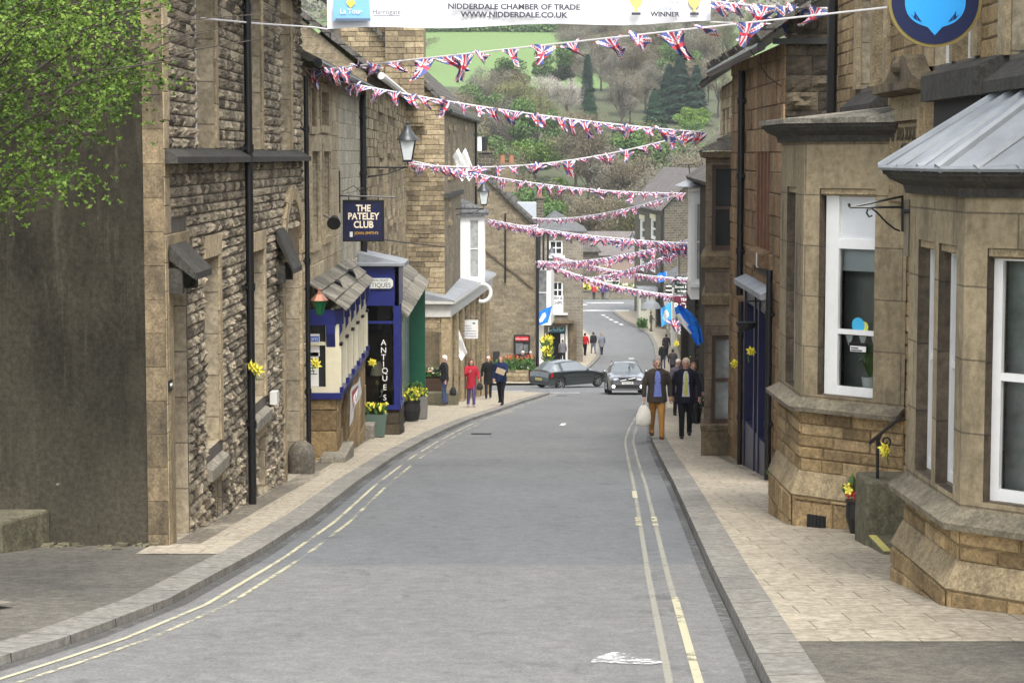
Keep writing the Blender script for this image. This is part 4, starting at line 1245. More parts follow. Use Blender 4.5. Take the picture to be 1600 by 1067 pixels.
# goods in the antiques window
def anti(name, label, fn, mat):
    mb = MB(); fn(mb); return mb.build(name, M[mat] if isinstance(mat, str) else mat, label=label, cat=name.replace('_', ' '))
lx = XX(589, 49.5, 570)
tl = thing('table_lamp', 'table lamp with a cream shade in the antiques window', 'lamp', (lx, 49.5, Z(598, 49.5)))
mb = MB(); mb.lathe([(.16, -.0), (.09, .32)], (lx, 49.5, Z(586, 49.5)), 14); mb.build('lamp_shade', M['cream'], tl)
mb = MB(); mb.lathe([(.07, -.22), (.05, -.1), (.02, 0), (.02, .1)], (lx, 49.5, Z(586, 49.5)), 10); mb.build('lamp_base', M['gold'], tl)
mb = MB(); mb.box(ax0 + .1, XX(592, 49.6, 600), ay0 + .2, ay0 + .5, Z(632, 49.5), Z(588, 49.5)); mb.build('wooden_chest', M['brown_wood'], label='dark wooden chest under the lamp in the antiques window', cat='chest', bevel=.01)
mb = MB(); p = at(590, 622, 49.6)
for s in (-1, 1): mb.tube([p, p + Vector((s * .1, 0, .06)), p + Vector((s * .1, 0, .14))], .012, 6); mb.lathe([(.03, .14), (.035, .16), (.01, .22)], p + Vector((s * .1, 0, 0)), 8)
mb.tube([p - Vector((0, 0, .12)), p + Vector((0, 0, .12))], .012, 6); mb.lathe([(.07, -.14), (.02, -.11)], p, 10)
mb.build('candlestick', M['offwhite'], label='branched white candlestick low in the antiques window', cat='candlestick')
for t, py in zip('ANTIQUES', (536, 548, 559, 570, 580, 592, 606, 622)):
    textmesh('lettering', t, (XX(599 + (2 if t in 'QUES' else 0), 49.2, py), ay0 + .03, Z(py, 49.2)), (1, 0, 0), (0, 0, 1), .19, M['txt_white'], ant)
mb = MB(); pa, pb = at(563, 435, 49.15), at(614, 451, 49.15); k = .06
mb.vf([(x, y, z) for y in (ay0 - .05, ay0 - .025) for x, z in ((pa.x + k, pa.z), (pb.x - k, pa.z), (pb.x, pa.z - k), (pb.x, pb.z + k), (pb.x - k, pb.z), (pa.x + k, pb.z), (pa.x, pb.z + k), (pa.x, pa.z - k))],
      [tuple(range(8)), tuple(reversed(range(8, 16)))] + [(i, i + 8, (i + 1) % 8 + 8, (i + 1) % 8) for i in range(8)])
sg2 = mb.build('shop_sign', plain('sign_cream_white', (.62, .63, .58), .5, var=.04), label='cream plaque with cut corners reading Antiques', cat='sign')
textmesh('lettering', 'ANTIQUES', ((pa.x + pb.x) / 2, ay0 - .054, Z(446, 49.15)), (1, 0, 0), (0, 0, 1), .145, M['txt_dark'], sg2, sx=.95)
textmesh('lettering', 'CROWN MOST', ((pa.x + pb.x) / 2, ay0 - .054, Z(438.5, 49.15)), (1, 0, 0), (0, 0, 1), .085, M['txt_dark'], sg2, sx=.95)

# ---- green shopfront with slab pent roof
gs = thing('green_shopfront', 'bottle green shopfront with a stone slab pent roof', 'shopfront', (-3.2, 61, gz(61)))
fg = FR((-2.74, 51.15), (-3.16, 65.9))
gz1 = -1.84
mb = MB(); mb.prism([(-3.6, 51.15), (-2.76, 51.15), (-3.18, 65.9), (-3.75, 65.9)], gz(66) - .3, gz(60) + .4); mb.build('base', M['rubble'], gs)
mb = MB()
for k in range(8):
    u = lerp(.1, fg.L - .1, k / 7); fg.box(mb, u - .12, u + .12, -.1, -.056, gz(60) + .4, gz1)
fg.box(mb, 0, fg.L, -.1, 0, gz1 - .3, gz1 + .1)
mb.box(-3.7, -2.72, 65.9, 66.1, gz(66) - .1, Z(447, 66)); mb.build('frame', M['green'], gs)
mb = MB(); mb.face([fg.p(0, -.06, gz(60) + .3), fg.p(fg.L, -.06, gz(60) + .3), fg.p(fg.L, -.06, gz1), fg.p(0, -.06, gz1)]); mb.build('window', M['net'], gs)
slab_roof((-2.55, 51.2, gz1 + .05), (-2.62, 66.3, gz1 + .02), (-3.75, 66.3, gz1 + .95), (-3.6, 51.2, gz1 + .95), 3, 13, 'flag_roof', gs, th=.06, seed=8)
# tubs, planter and step in front
def tub(px, py, d, w, h, label, mat, flower, kind='planter', taper=.8, n=60, square=True):
    x = XX(px, d, py); z = gz(d) + PV
    o = thing(kind, label, 'planter', (x, d, z))
    mb = MB()
    if square:
        k = w * taper / 2; W2 = w / 2
        mb.hexa([(x - k, d - k, z), (x + k, d - k, z), (x + k, d + k, z), (x - k, d + k, z), (x - W2, d - W2, z + h), (x + W2, d - W2, z + h), (x + W2, d + W2, z + h), (x - W2, d + W2, z + h)])
    else:
        mb.lathe([(w * taper / 2, 0), (w * .52, h * .5), (w / 2, h * .93), (w * .54, h * .95), (w * .54, h)], (x, d, z), 16)
    mb.build('tub', M[mat] if isinstance(mat, str) else mat, o)
    rr = random.Random(int(px))
    mb = MB(); leaves_mass(mb, (x, d, z + h + .05), (w * .45, w * .45, .07), n * 3, .16, rr); mb.build('foliage', M['plantleaf'], o)
    mb = MB(); flowers_mass(mb, (x, d, z + h + .14), (w * .48, w * .48, .08), n, .055, rr); mb.build('blooms', flower if not isinstance(flower, str) else M[flower], o)
    return o
M['greygreen'] = plain('grey_green_planter_paint', (.1, .15, .125), .55, var=.1)
tub(588, 684, 47.9, .5, .5, 'tapered grey-green square planter of yellow flowers by the antiques shop', 'greygreen', 'yellow', taper=.75)
tub(641, 660, 58.3, .55, .55, 'black half barrel of yellow flowers by the green shop', 'black_matt', 'yellow', square=False, taper=.85)
tub(652, 657, 60.2, .6, .62, 'weathered wooden tub of yellow flowers beside the half barrel', plain('grey_wood', (.16, .15, .135), .8), 'yellow', taper=.92)
tub(648, 650, 63.0, .45, .75, 'tall planter of green spears behind the yellow tubs', 'black_matt', plain('leafy', (.1, .2, .05), .6), taper=.9, n=20)
mb = MB(); mb.box(-3.45, -3.1, 47.0, 47.9, gz(47.5), gz(47.4) + PV + .3); mb.build('stone_block', M['concrete'], label='stone mounting block left of the grey-green planter', cat='block', bevel=.02)
mb = MB(); mb.box(-3.15, -2.7, 61.2, 63, gz(62) - .05, gz(61.5) + PV + .12); mb.build('doorstep', M['concrete'], label='worn doorstep of the green shop', cat='step', bevel=.02)
daffodil(-3.1, 46.9, Z(567, 46.9), 'yellow daffodils fixed at the far end of the club bay sill', 0, 1.1)
# street lantern on a bracket from the terrace house
def lantern(px, py, d, s, wallx, label):
    """four-sided street lantern: py is its foot"""
    p = at(px, py, d)
    o = thing('street_lantern', label, 'street lamp', p, 'black street lanterns')
    mb = MB()
    t = s * .2
    mb.hexa([(p.x - t * .55, d - t * .55, p.z), (p.x + t * .55, d - t * .55, p.z), (p.x + t * .55, d + t * .55, p.z), (p.x - t * .55, d + t * .55, p.z), (p.x - t, d - t, p.z + s * .52), (p.x + t, d - t, p.z + s * .52), (p.x + t, d + t, p.z + s * .52), (p.x - t, d + t, p.z + s * .52)])
    mb.build('lamp_glass', M['lantern_glass'], o)
    mb = MB()
    for sx_ in (-1, 1):
        for sy_ in (-1, 1): mb.tube([(p.x + sx_ * t * .56, d + sy_ * t * .56, p.z), (p.x + sx_ * t * 1.01, d + sy_ * t * 1.01, p.z + s * .52)], s * .014, 5)
    mb.box(p.x - t * .65, p.x + t * .65, d - t * .65, d + t * .65, p.z - s * .06, p.z)
    mb.build('frame', M['black'], o)
    mb = MB(); mb.lathe([(t * 1.5, s * .51), (t * 1.45, s * .55), (t * 1.0, s * .66), (t * .5, s * .8), (t * .4, s * .9), (t * .2, s * .93), (t * .26, s * .98), (.001, s * 1.04)], p, 12); mb.build('cap', plain('dark_grey_cap', (.035, .04, .043), .4), o, smooth=True)
    mb = MB(); mb.tube([(p.x, d, p.z - s * .04), (p.x, d, p.z - s * .2), (wallx, d + .05, p.z - s * .2)], s * .025, 6); mb.tube([(p.x - .05, d, p.z - s * .2), (lerp(p.x, wallx, .5), d, p.z - s * .38), (wallx, d + .05, p.z - s * .45)], s * .018, 6)
    mb.build('bracket', M['black'], o)
lantern(637, 250, 50.9, .9, -3.5, 'large black street lantern bracketed high on the terrace house')
# thin cable and rail lines on the fronts
mb = MB(); mb.tube([at(600, 375, 50.2), at(640, 380, 62), at(695, 386, 76)], .018, 5); mb.build('cable', M['black_matt'], label='sagging black cable from the terrace house to the stone gable', cat='cable')
# ================================================================ stone gable house, white oriel, corner shop
DA = (-2.45, 77.0); DBp = (-1.72, 98.0)
DL = -9.2
gh = thing('stone_gable_house', 'coursed stone house with a steep gable and broad chimney facing up the street', 'house', (-5, 87, gz(87)))
fdn = FR((DL, 77.0), DA); fds = FR(DA, DBp)
ez = Z(160, 77); rx = (DL + DA[0]) / 2; rz = ez + (DA[0] - rx) * 1.06
mb = MB(); mb.face([(DL, 77, -8), (DA[0], 77, -8), (DA[0], 77, ez), (rx, 77, rz), (DL, 77, ez)])
mb.face([(DL, 98, -9.5), (DL, 98, ez), (rx, 98, rz), (DBp[0], 98, ez), (DBp[0], 98, -9.5)])
mb.build('gable_wall', M['mortar'], gh)
mb = MB(); stones(mb, fdn, 3.0, fdn.L, -7, rz, [], ch=.17, ln=(.25, .7), proj=.03, seed=14, zt=lambda u: min(ez + (u) * 1.06, ez + (fdn.L - u) * 1.06) + .1)
mb.build('stone_facing', M['coursed'], gh)
UD = lambda px: fds.uy(-2.1 * FPX / (px - 800.0)) if px < 800 else fds.L
dops = [(2.0, 3.2, 1.4, 3.1), (5.2, 6.4, 1.4, 3.1), (12.5, 13.7, 1.6, 3.2), (2.0, 3.2, -.3, .2)]
mb = MB(); wall(mb, fds, 0, fds.L, -9.5, ez, dops, .22); mb.build('wall', [M['far_brick'], M['reveal']], gh)
for o in dops: pane_window(fds, o[0], o[1], o[2], o[3], -.16, gh, frame='offwhite')
for o in dops:
    for a_, b_, c_, nm in ((.07, o[2] - .16, o[2], 'sill'), (.04, o[3], o[3] + .2, 'lintel')):
        mb = MB(); fds.box(mb, o[0] - .2, o[1] + .2, 0, a_, b_, c_); mb.build(nm, M['dress'], gh)
mb = MB()
roof_slab(mb, [(DA[0] + .25, 76.8, ez - .25), (DBp[0] + .25, 98.2, ez - .25), (rx, 98.2, rz + .1), (rx, 76.8, rz + .1)], .14)
roof_slab(mb, [(DL - .25, 76.8, ez - .25), (DL - .25, 98.2, ez - .25), (rx, 98.2, rz + .1), (rx, 76.8, rz + .1)], .14)
mb.build('roof', M['slate'], gh)
fq = FR((XX(604, 76.7), 76.62), (XX(664, 76.7), 76.62))
mb = MB(); x0, x1 = XX(604, 76.7), XX(664, 76.7); mb.box(x0, x1, 76.64, 78.2, 3.2, 9.0); stones(mb, fq, 0, fq.L, 3.3, 8.9, ch=.2, ln=(.3, .7), proj=.03, seed=2); mb.box(x0 - .12, x1 + .12, 76.5, 78.3, 9, 9.25)
ck = mb.build('chimney', M['coursed'], gh)
x0, x1 = XX(540, 78.5), XX(604, 78.5); fq = FR((x0, 78.5), (x1, 78.5))
mb = MB(); mb.box(x0, x1, 78.52, 80, 3, 8.2); stones(mb, fq, 0, fq.L, 3, 8.1, ch=.2, ln=(.3, .7), proj=.03, seed=3); mb.build('chimney', M['coursed'], gh)
downpipe(fds, fds.L - 1.2, .12, -3, ez - .3, .06, gh, 4)
mb = MB(); mb.tube([(DA[0] + .22, 76.9, ez - .34), (DBp[0] + .22, 98, ez - .34)], .08, 8); mb.build('gutter', M['black'], gh)
fds_p = lambda u, n, z: fds.p(u, n, z)
mb = MB(); fds.box(mb, -.15, 9.5, 0.0, .16, Z(303, 80) - .12, Z(303, 80) + .06); mb.build('string_course', M['ledge'], gh)
# ground floor shop with a flat leaded roof and pale fascia
cz = Z(467, 77); sx0 = XX(655, 76.4); sx1 = XX(697, 76.2, 600)
shop = thing('corner_shop', 'flat-roofed stone corner shop front with a white fascia', 'shopfront', (-2, 84, gz(84)))
fsn = FR((sx0 - .6, 76.0), (sx1 + .06, 76.0)); fss = FR((sx1 + .06, 76.0), (-1.0, 94))
wz = Z(495, 76)
mb = MB(); stones(mb, fsn, 0, fsn.L, gz(76) - .2, wz, [(fsn.L - 1.15, fsn.L - .25, -6.2, -4.2)], ch=.2, ln=(.3, .7), proj=.025, seed=5)
mb.prism([(sx0 - .6, 76.006), (sx1 + .05, 76.006), (-1.5, 94), (-3.4, 94)], gz(94) - .3, wz); mb.build('wall', M['coursed'], shop)
mb = MB(); fsn.box(mb, fsn.L - 1.12, fsn.L - .28, 0, .03, -6.2, -4.2); mb.build('window_panel', M['dress_dark'], shop)
for k in range(8):
    mb = MB(); u = .2 + k * 2.3; fss.box(mb, u - .2, u + .2, .006, .14, gz(76 + u) - .1, wz)
    if k == 0: fsn.box(mb, fsn.L - .22, fsn.L + .05, 0, .07, gz(76) - .1, wz)
    mb.build('pilaster', M['dress'], shop)
mb = MB()
for k in range(7): u = .45 + k * 2.3; mb.face([fss.p(u, .02, gz(76 + u) + .9), fss.p(u + 1.8, .02, gz(76 + u) + .9), fss.p(u + 1.8, .02, wz - .2), fss.p(u, .02, wz - .2)])
mb.build('window', M['glass'], shop)
mb = MB(); fsn.box(mb, -.1, fsn.L + .1, -.1, .12, wz, cz - .1); fss.box(mb, -.1, fss.L, -.1, .13, wz, cz - .1); fsn.slope(mb, -.2, fsn.L + .22, 0, .3, cz - .1, cz - .1, cz + .05, cz); fss.slope(mb, -.2, fss.L, 0, .3, cz - .1, cz - .1, cz + .05, cz); mb.build('fascia', plain('pale_fascia', (.5, .49, .45), .6), shop)
mb = MB(); fss.slope(mb, -.3, fss.L, -1.5, .28, cz + .05, cz + .002, cz + .45, cz + .03); mb.build('roof', M['lead'], shop)
pt = thing('stone_planter', 'long stone planter of white flowers at the corner of the shop', 'planter', (-2.5, 75.4, gz(75)))
mb = MB(); mb.box(XX(655, 75.5), XX(716, 75.5, 630), 75.0, 75.9, gz(75.8) - .1, gz(75.4) + .55); mb.build('trough', M['mossy'], pt, bevel=.03)
mb = MB(); mb.box(XX(657, 75.6), XX(690, 75.6, 600), 75.5, 75.95, gz(75.4) + .5, gz(75.4) + 1.0); mb.build('box', M['brown_wood'], pt)
rr = random.Random(3); mb = MB(); c = (XX(673, 75.6), 75.7, gz(75.4) + 1.15); leaves_mass(mb, c, (.4, .2, .12), 160, .2, rr); mb.build('foliage', M['plantleaf'], pt)
mb = MB(); flowers_mass(mb, (c[0], c[1], c[2] + .12), (.4, .2, .12), 50, .05, rr); mb.build('blooms', plain('cream_petals', (.75, .72, .5), .6), pt)
# oriel bay
oy0, oy1 = 86.6, 89.4
ox0, ox1 = -2.3, XX(757, 86.6, 400)
o_z0, o_z1 = Z(444, 86.6), Z(332, 86.6)
ori = thing('oriel_window', 'white first-floor oriel window with a slate roof above the corner shop', 'bay window', (-1.6, 88, o_z0))
fo = FR((ox0, oy0), (ox1, oy0)); fo2 = FR((ox1, oy0), (ox1, oy1))
mb = MB(); wx = XX(733, 86.6) - ox0
wall(mb, fo, 0, fo.L, o_z0, o_z1, [(wx, wx + .42, Z(435, 86.6), Z(343, 86.6))], .06); wall(mb, fo2, 0, fo2.L, o_z0, o_z1, [(.25, 1.2, o_z0 + .3, o_z1 - .3), (1.5, 2.45, o_z0 + .3, o_z1 - .3)], .06)
mb.face([(ox0, oy0, o_z0), (ox1, oy0, o_z0), (ox1, oy1, o_z0), (ox0, oy1, o_z0)])
mb.build('frame', [M['white'], M['white']], ori)
pane_window(fo, wx, wx + .42, Z(435, 86.6), Z(343, 86.6), -.02, ori, glass='net', fw=.05)
for u in (.25, 1.5): pane_window(fo2, u, u + .95, o_z0 + .3, o_z1 - .3, -.02, ori, glass='net', fw=.06)
mb = MB(); xe = ox1 + .15
mb.vf([(ox0, oy0 - .15, o_z1), (xe, oy0 - .15, o_z1), (xe, oy1 + .15, o_z1), (ox0, oy1 + .15, o_z1), (ox0, oy0 + .6, o_z1 + .62), (ox0, oy1 - .6, o_z1 + .62)], [(0, 1, 4), (1, 2, 5, 4), (2, 3, 5), (0, 3, 2, 1)])
mb.box(ox0, xe, oy0 - .16, oy1 + .16, o_z1 - .14, o_z1 - .003); mb.build('roof', M['slate_blue'], ori)
mb = MB(); ln_ = [(ox1 - .1 + .36 * math.sin(t), oy0 - .3, Z(457, 86.5) + .36 * math.cos(t)) for t in [math.pi * (k / 14) * 1.15 - .1 for k in range(15)]]
mb.tube(ln_, .075, 8); mb.tube([(ox1 - .5, oy0 - .3, Z(457, 86.5) - .2), (-1.6, oy0 - .3, Z(457, 86.5) - .2)], .03, 6); mb.build('crescent_sign', M['white'], label='white crescent shaped sign projecting below the oriel', cat='sign')
lantern(756, 319, 82.5, .95, -2.2, 'black street lantern bracketed beside the white oriel')
# hanging notice board, white pennants
d = 82.0; a, b = at(720, 500, d), at(747, 529, d)
hb = thing('hanging_sign', 'plain white hanging notice board with grey writing at the corner shop', 'sign', (a.x, d, b.z))
mb = MB(); mb.box(a.x, b.x, d - .025, d + .025, b.z, a.z); mb.build('board', M['offwhite'], hb)
mb = MB()
for k, (s0, s1) in enumerate(((.12, .6), (.3, .65), (.1, .9), (.1, .9), (.12, .9))):
    z = lerp(a.z, b.z, .3 + .14 * k); mb.box(lerp(a.x, b.x, s0), lerp(a.x, b.x, s1), d - .03, d - .026, z - .02, z + .012)
mb.build('print_lines', plain('grey_print', (.3, .3, .38), .7), hb)
mb = MB(); mb.ell((lerp(a.x, b.x, .76), d - .028, lerp(a.z, b.z, .17)), (.06, .006, .05), 8, 5); mb.build('emblem', plain('emblem_teal', (.12, .25, .22), .6), hb)
mb = MB(); zt2 = a.z + .11; mb.tube([(-2.3, d, zt2), (b.x, d, zt2)], .02, 6)
for x in (a.x + .08, b.x - .08): mb.tube([(x, d, a.z), (x, d, zt2)], .01, 5)
mb.build('bracket', M['black'], hb)
def pennants(px, py, d, s, label, n=2):
    for k in range(n):
        p = at(px + k * 11 * s, py, d)
        o = thing('white_pennant', label[k], 'flag', p, 'white pennants on the stone gable house')
        mb = MB(); mb.tube([p, p + Vector((.34 * s, 0, -.95 * s))], .02, 5); mb.build('pole', M['white'], o)
        mb = MB(); V = []
        for j in range(6):
            for i in range(4):
                t, q = j / 5, i / 3
                V.append(p + Vector((.34 * s * t - .22 * q * s + .03 * math.sin(t * 7), -.05 * math.sin(q * 4 + t * 3), -.95 * s * t - .3 * q * s)))
        for j in range(5):
            for i in range(3): mb.vf([V[j * 4 + i], V[j * 4 + i + 1], V[j * 4 + i + 5], V[j * 4 + i + 4]], [(0, 1, 2, 3)])
        mb.build('cloth', M['white'], o, smooth=True)
pennants(716, 232, 80, 1.0, ['upper white pennant on the gable house, left of two', 'upper white pennant on the gable house, right of two'])
pennants(704, 512, 79, 1.0, ['lower white pennant by the notice board, left of two', 'lower white pennant by the notice board, right of two'])
daffodil(-1.45, 88, Z(546, 88), 'yellow daffodils tied to a pipe beyond the white notice board', 0, 1.6)
mb = MB(); mb.tube([(-1.35, 90, gz(90)), (-1.35, 90, Z(450, 90))], .07, 8); mb.build('drainpipe', M['black'], label='black drainpipe at the far end of the corner shop', cat='pipe')

# ================================================================ beyond the side road
# ---- stone gable with an old roof line
E0, E1 = -4.5, 1.32
eg = thing('roadside_gable_house', 'pale brown stone gable house with an old roof line, beyond the side road', 'house', (-1.5, 123, gz(123)))
fe = FR((E0 - 4, 119.3), (E1, 119.3)); ee = Z(350, 119.3); erx = XX(725, 119.3); erz = ee + (E1 - erx) * .95
mb = MB(); mb.face([(E0 - 4, 119.3, -11.5), (E1, 119.3, -11.5), (E1, 119.3, ee), (erx, 119.3, erz), (E0 - 4, 119.3, ee)])
mb.face([(E1, 119.3, -11.5), (E1 + .25, 134, -11.5), (E1 + .25, 134, ee), (E1, 119.3, ee)])
mb.build('gable_wall', M['far_brick'], eg)
mb = MB()
roof_slab(mb, [(E1 + .25, 119.05, ee - .2), (E1 + .5, 134, ee - .2), (erx, 134, erz + .1), (erx, 119.05, erz + .1)], .15)
roof_slab(mb, [(E0 - 4.2, 119.05, ee - .2), (E0 - 4.2, 134, ee - .2), (erx, 134, erz + .1), (erx, 119.05, erz + .1)], .15)
mb.build('roof', M['slate'], eg)
p, q = at(757, 388, 119.2), at(834, 449, 119.2)
mb = MB(); mb.hexa([p + Vector((0, 0, -.12)), q + Vector((0, 0, -.12)), q + Vector((0, .1, -.12)), p + Vector((0, .1, -.12)), p, q, q + Vector((0, .1, 0)), p + Vector((0, .1, 0))]); mb.build('drip_stone', M['dress_dark'], eg)
mb = MB(); mb.tube([(E1 + .12, 119.2, -10.7), (E1 + .12, 119.2, ee)], .09, 8); mb.tube([(E1 - 1.7, 119.2, -5), (E1 - 1.7, 119.2, ee + .6)], .05, 6); mb.build('downpipe', M['black'], eg)
def chimney(px0, px1, py0, py1, d, parent, pots=2, mat='far_brick'):
    a, b = at(px0, py0, d), at(px1, py1, d); mb = MB()
    mb.box(a.x, b.x, d, d + 1.0, b.z, a.z - .12); mb.box(a.x - .1, b.x + .1, d - .1, d + 1.1, a.z - .12, a.z)
    c = mb.build('chimney', M[mat], parent)
    for k in range(pots):
        x = lerp(a.x, b.x, (k + .5) / pots); mb = MB(); mb.lathe([(.16, 0), (.13, .45), (.16, .5), (.12, .5)], (x, d + .5, a.z), 10); mb.build('chimney_pot', plain('terracotta', (.28, .13, .075), .8), c)
    return c
chimney(748, 770, 236, 300, 122, eg, 1, 'far_dark'); chimney(778, 806, 255, 300, 121, eg, 2); 
mb = MB(); p = at(750, 231, 122.5); mb.lathe([(.2, -.2), (.17, .6), (.2, .65)], p, 10); mb.build('chimney_pot', M['offwhite'], eg)
mb = MB(); p = at(757, 214, 122.5); mb.tube([p, p + Vector((0, 0, -1.6))], .22, 8); mb.build('chimney_cowl', M['black'], eg)
mb = MB(); a, b = at(800, 317, 126), at(838, 337, 126); mb.box(a.x, b.x, 126, 128.5, b.z - 1.2, a.z); mb.build('dormer', plain('pale_dormer_cladding', (.42, .46, .5), .5), eg)
# flower bed and low wall at the corner, street notice case
mb = MB(); fb = FR((XX(745, 117), 116.9), (XX(826, 117), 116.9)); stones(mb, fb, 0, fb.L, gz(117) - .2, Z(578, 117), ch=.2, ln=(.3, .6), proj=.04, seed=8); mb.box(XX(745, 117), XX(826, 117), 116.92, 119.2, gz(118) - .3, Z(579, 117)); mb.build('garden_wall', M['coursed'], label='low curved stone garden wall under the tulip bed', cat='wall')
bed = thing('flower_bed', 'bank of green leaves topped with orange tulips under the gable', 'flower bed', (-.8, 118, gz(118) + .6))
rr = random.Random(6)
mb = MB(); c = (XX(788, 118), 118, Z(572, 118)); leaves_mass(mb, c, (1.6, .9, .28), 1500, .3, rr); mb.build('foliage', M['plantleaf'], bed)
mb = MB(); flowers_mass(mb, (c[0], 118.3, c[2] + .42), (1.6, .8, .12), 260, .06, rr); mb.build('blooms', M['orange_f'], bed)
mb = MB(); flowers_mass(mb, (c[0] + .3, 117.6, c[2] + .1), (1.2, .4, .18), 60, .06, rr); mb.build('white_blooms', M['white'], bed)
mb = MB(); mb.box(XX(770, 117.4), XX(781, 117.4), 117.3, 117.6, Z(577, 117.4), Z(549, 117.4)); mb.build('litter_bin', M['black_matt'], label='square black litter bin at the left of the tulip bed', cat='bin', bevel=.03)
nc = thing('notice_case', 'black framed notice case with a red header on the gable wall', 'notice board', (.5, 119.2, Z(560, 119)))
a, b = at(803, 523, 119.2), at(828, 557, 119.2)
mb = MB(); mb.box(a.x, b.x, 119.1, 119.25, b.z, a.z); mb.build('case', M['black'], nc)
mb = MB(); mb.box(a.x + .08, b.x - .08, 119.08, 119.1, Z(532, 119.2), Z(525.5, 119.2)); mb.build('header', M['red'], nc); textmesh('lettering', 'Information', ((a.x + b.x) / 2, 119.07, Z(529, 119.2)), (1, 0, 0), (0, 0, 1), .15, M['txt_white'], nc)
mb = MB(); mb.box(a.x + .1, lerp(a.x, b.x, .55), 119.08, 119.1, b.z + .15, Z(536, 119.2)); mb.box(lerp(a.x, b.x, .6), b.x - .1, 119.08, 119.1, b.z + .2, Z(538, 119.2)); mb.build('notices', M['glass_grey'], nc)
# ---- chip shop house
fy = 152.0; fx0, fx1 = XX(836, fy, 450), XX(911, fy, 450)
cs = thing('chip_shop_house', 'buff stone house with a hipped slate roof over the fish and chip shop', 'house', (3.5, 155, gz(155)))
fF = FR((fx0, fy), (fx1, fy)); ze = Z(361, fy)
uF = lambda px: XX(px, fy, 450) - fx0
w1 = (uF(858), uF(879), Z(399, fy), Z(376, fy)); w2 = (uF(863.5), uF(879.5), Z(487, fy), Z(440, fy))
fops = [w1, w2, (uF(857), uF(884), gz(fy) + .2, Z(512, fy))]
mb = MB(); wall(mb, fF, 0, fF.L, -13.4, ze, fops, .25); mb.face([(fx1, fy, -13.6), (fx1 + .15, fy + 10, -13.6), (fx1 + .15, fy + 10, ze), (fx1, fy, ze)]); mb.build('wall', [M['far_grey'], M['reveal']], cs)
pane_window(fF, *w1, -.1, cs, bars_v=1, fw=.1); pane_window(fF, w2[0], w2[1], w2[2] + .95, w2[3], -.1, cs, bars_v=1, fw=.1)
mb = MB(); a, b = at(862, 462, fy - .02), at(880, 478, fy - .02); mb.box(a.x, b.x, fy - .03, fy + .1, b.z - .5, a.z); wp = mb.build('window_board', M['white'], cs)
for t, py in (('FISH &', 466), ('CHIPS', 473.5)): textmesh('lettering', t, ((a.x + b.x) / 2, fy - .035, Z(py, fy)), (1, 0, 0), (0, 0, 1), .31, M['txt_dark'], cs, sx=.8, bold=.008)
mb = MB(); fF.box(mb, uF(857), uF(887), 0, .15, Z(492, fy), Z(489, fy)); fF.box(mb, w1[0] - .15, w1[1] + .15, 0, .12, w1[2] - .2, w1[2]); mb.build('sills', M['offwhite'], cs)
mb = MB(); fF.box(mb, uF(856), uF(897), 0, .7, Z(504, fy), Z(500, fy)); fF.box(mb, uF(890), uF(901), .0, .25, gz(fy), Z(507, fy)); mb.build('shop_canopy', M['dress_dark'], cs)
mb = MB(); fF.box(mb, uF(858), uF(885), -.2, -.1, Z(520, fy), Z(507, fy)); sb = mb.build('shop_fascia', plain('teal_fascia', (.03, .12, .16), .5), cs)
textmesh('lettering', 'CODS', fF.p(uF(871.5), -.09, Z(513.5, fy)), (1, 0, 0), (0, 0, 1), .55, plain('pale_blue_letters', (.35, .6, .7), .5, var=0), cs)
mb = MB(); fF.box(mb, uF(857), uF(884), -.9, -.85, gz(fy), Z(520, fy)); mb.build('doorway', M['black_matt'], cs)
mb = MB(); fF.box(mb, uF(876), uF(882), -.2, .05, gz(fy), Z(522, fy)); fF.box(mb, uF(884), uF(887), -.1, .08, gz(fy), Z(507, fy)); mb.build('shop_pilaster', M['offwhite'], cs)
mb = MB(); mb.vf([(fx0 - .2, fy - .3, ze), (fx1 + .3, fy - .3, ze), (fx1 + .4, fy + 10, ze), (fx0, fy + 10, ze), (XX(868, fy + 4), fy + 4, Z(331, fy + 4)), (XX(868, fy + 4), fy + 9, Z(331, fy + 4))], [(0, 1, 4), (1, 2, 5, 4), (0, 4, 5, 3), (2, 3, 5)])
mb.box(fx0 - .2, fx1 + .3, fy - .32, fy - .2, ze - .16, ze - .01); mb.build('roof', M['slate_blue'], cs)
chimney(838, 850, 308, 345, fy + 3, cs, 1, 'far_dark')
# white oriel of the same house and the white column under it
oz0, oz1 = Z(508, 148), Z(418, 148); a, b = XX(838, 148), XX(861, 148)
o2 = thing('oriel_window', 'narrow white oriel over the chip shop door, beside the black pipes', 'bay window', (a, 148, oz0))
f2_ = FR((a, 148), (b, 148)); f3_ = FR((b, 148), (b + .3, 151.9))
mb = MB(); wall(mb, f2_, 0, f2_.L, oz0, oz1, [(.12, .78, Z(493, 148), oz1 - .15)], .06); wall(mb, f3_, 0, f3_.L, oz0, oz1, [], .06); mb.box(a, b, 148.07, 151.9, oz1 - .02, oz1 + .12); mb.box(a + .002, b - .002, 148.01, 151.9, oz0, oz0 + .3); mb.build('frame', [M['white'], M['white']], o2)
pane_window(f2_, .12, .78, Z(493, 148), oz1 - .15, -.03, o2, glass='glass_grey', fw=.07)
mb = MB(); mb.box(XX(838, 150), XX(850, 150), 150, 150.6, gz(150), Z(508, 150)); mb.build('white_column', M['white'], label='plain white column under the narrow oriel', cat='column')
for px in (837, 843, 849, 856):
    mb = MB(); mb.tube([(XX(px, 147.5), 147.5, Z(422 if px > 840 else 575, 147.5)), (XX(px, 147.5), 147.5, Z(360, 147.5))], .07, 6); mb.build('drainpipe', M['black'], label='thin black drainpipe between the gable and the chip shop house', cat='pipe', group='black drainpipes in the gap')
lantern(862, 404, 146.5, .9, XX(856, 146.5), 'black street lantern in front of the chip shop upper window')
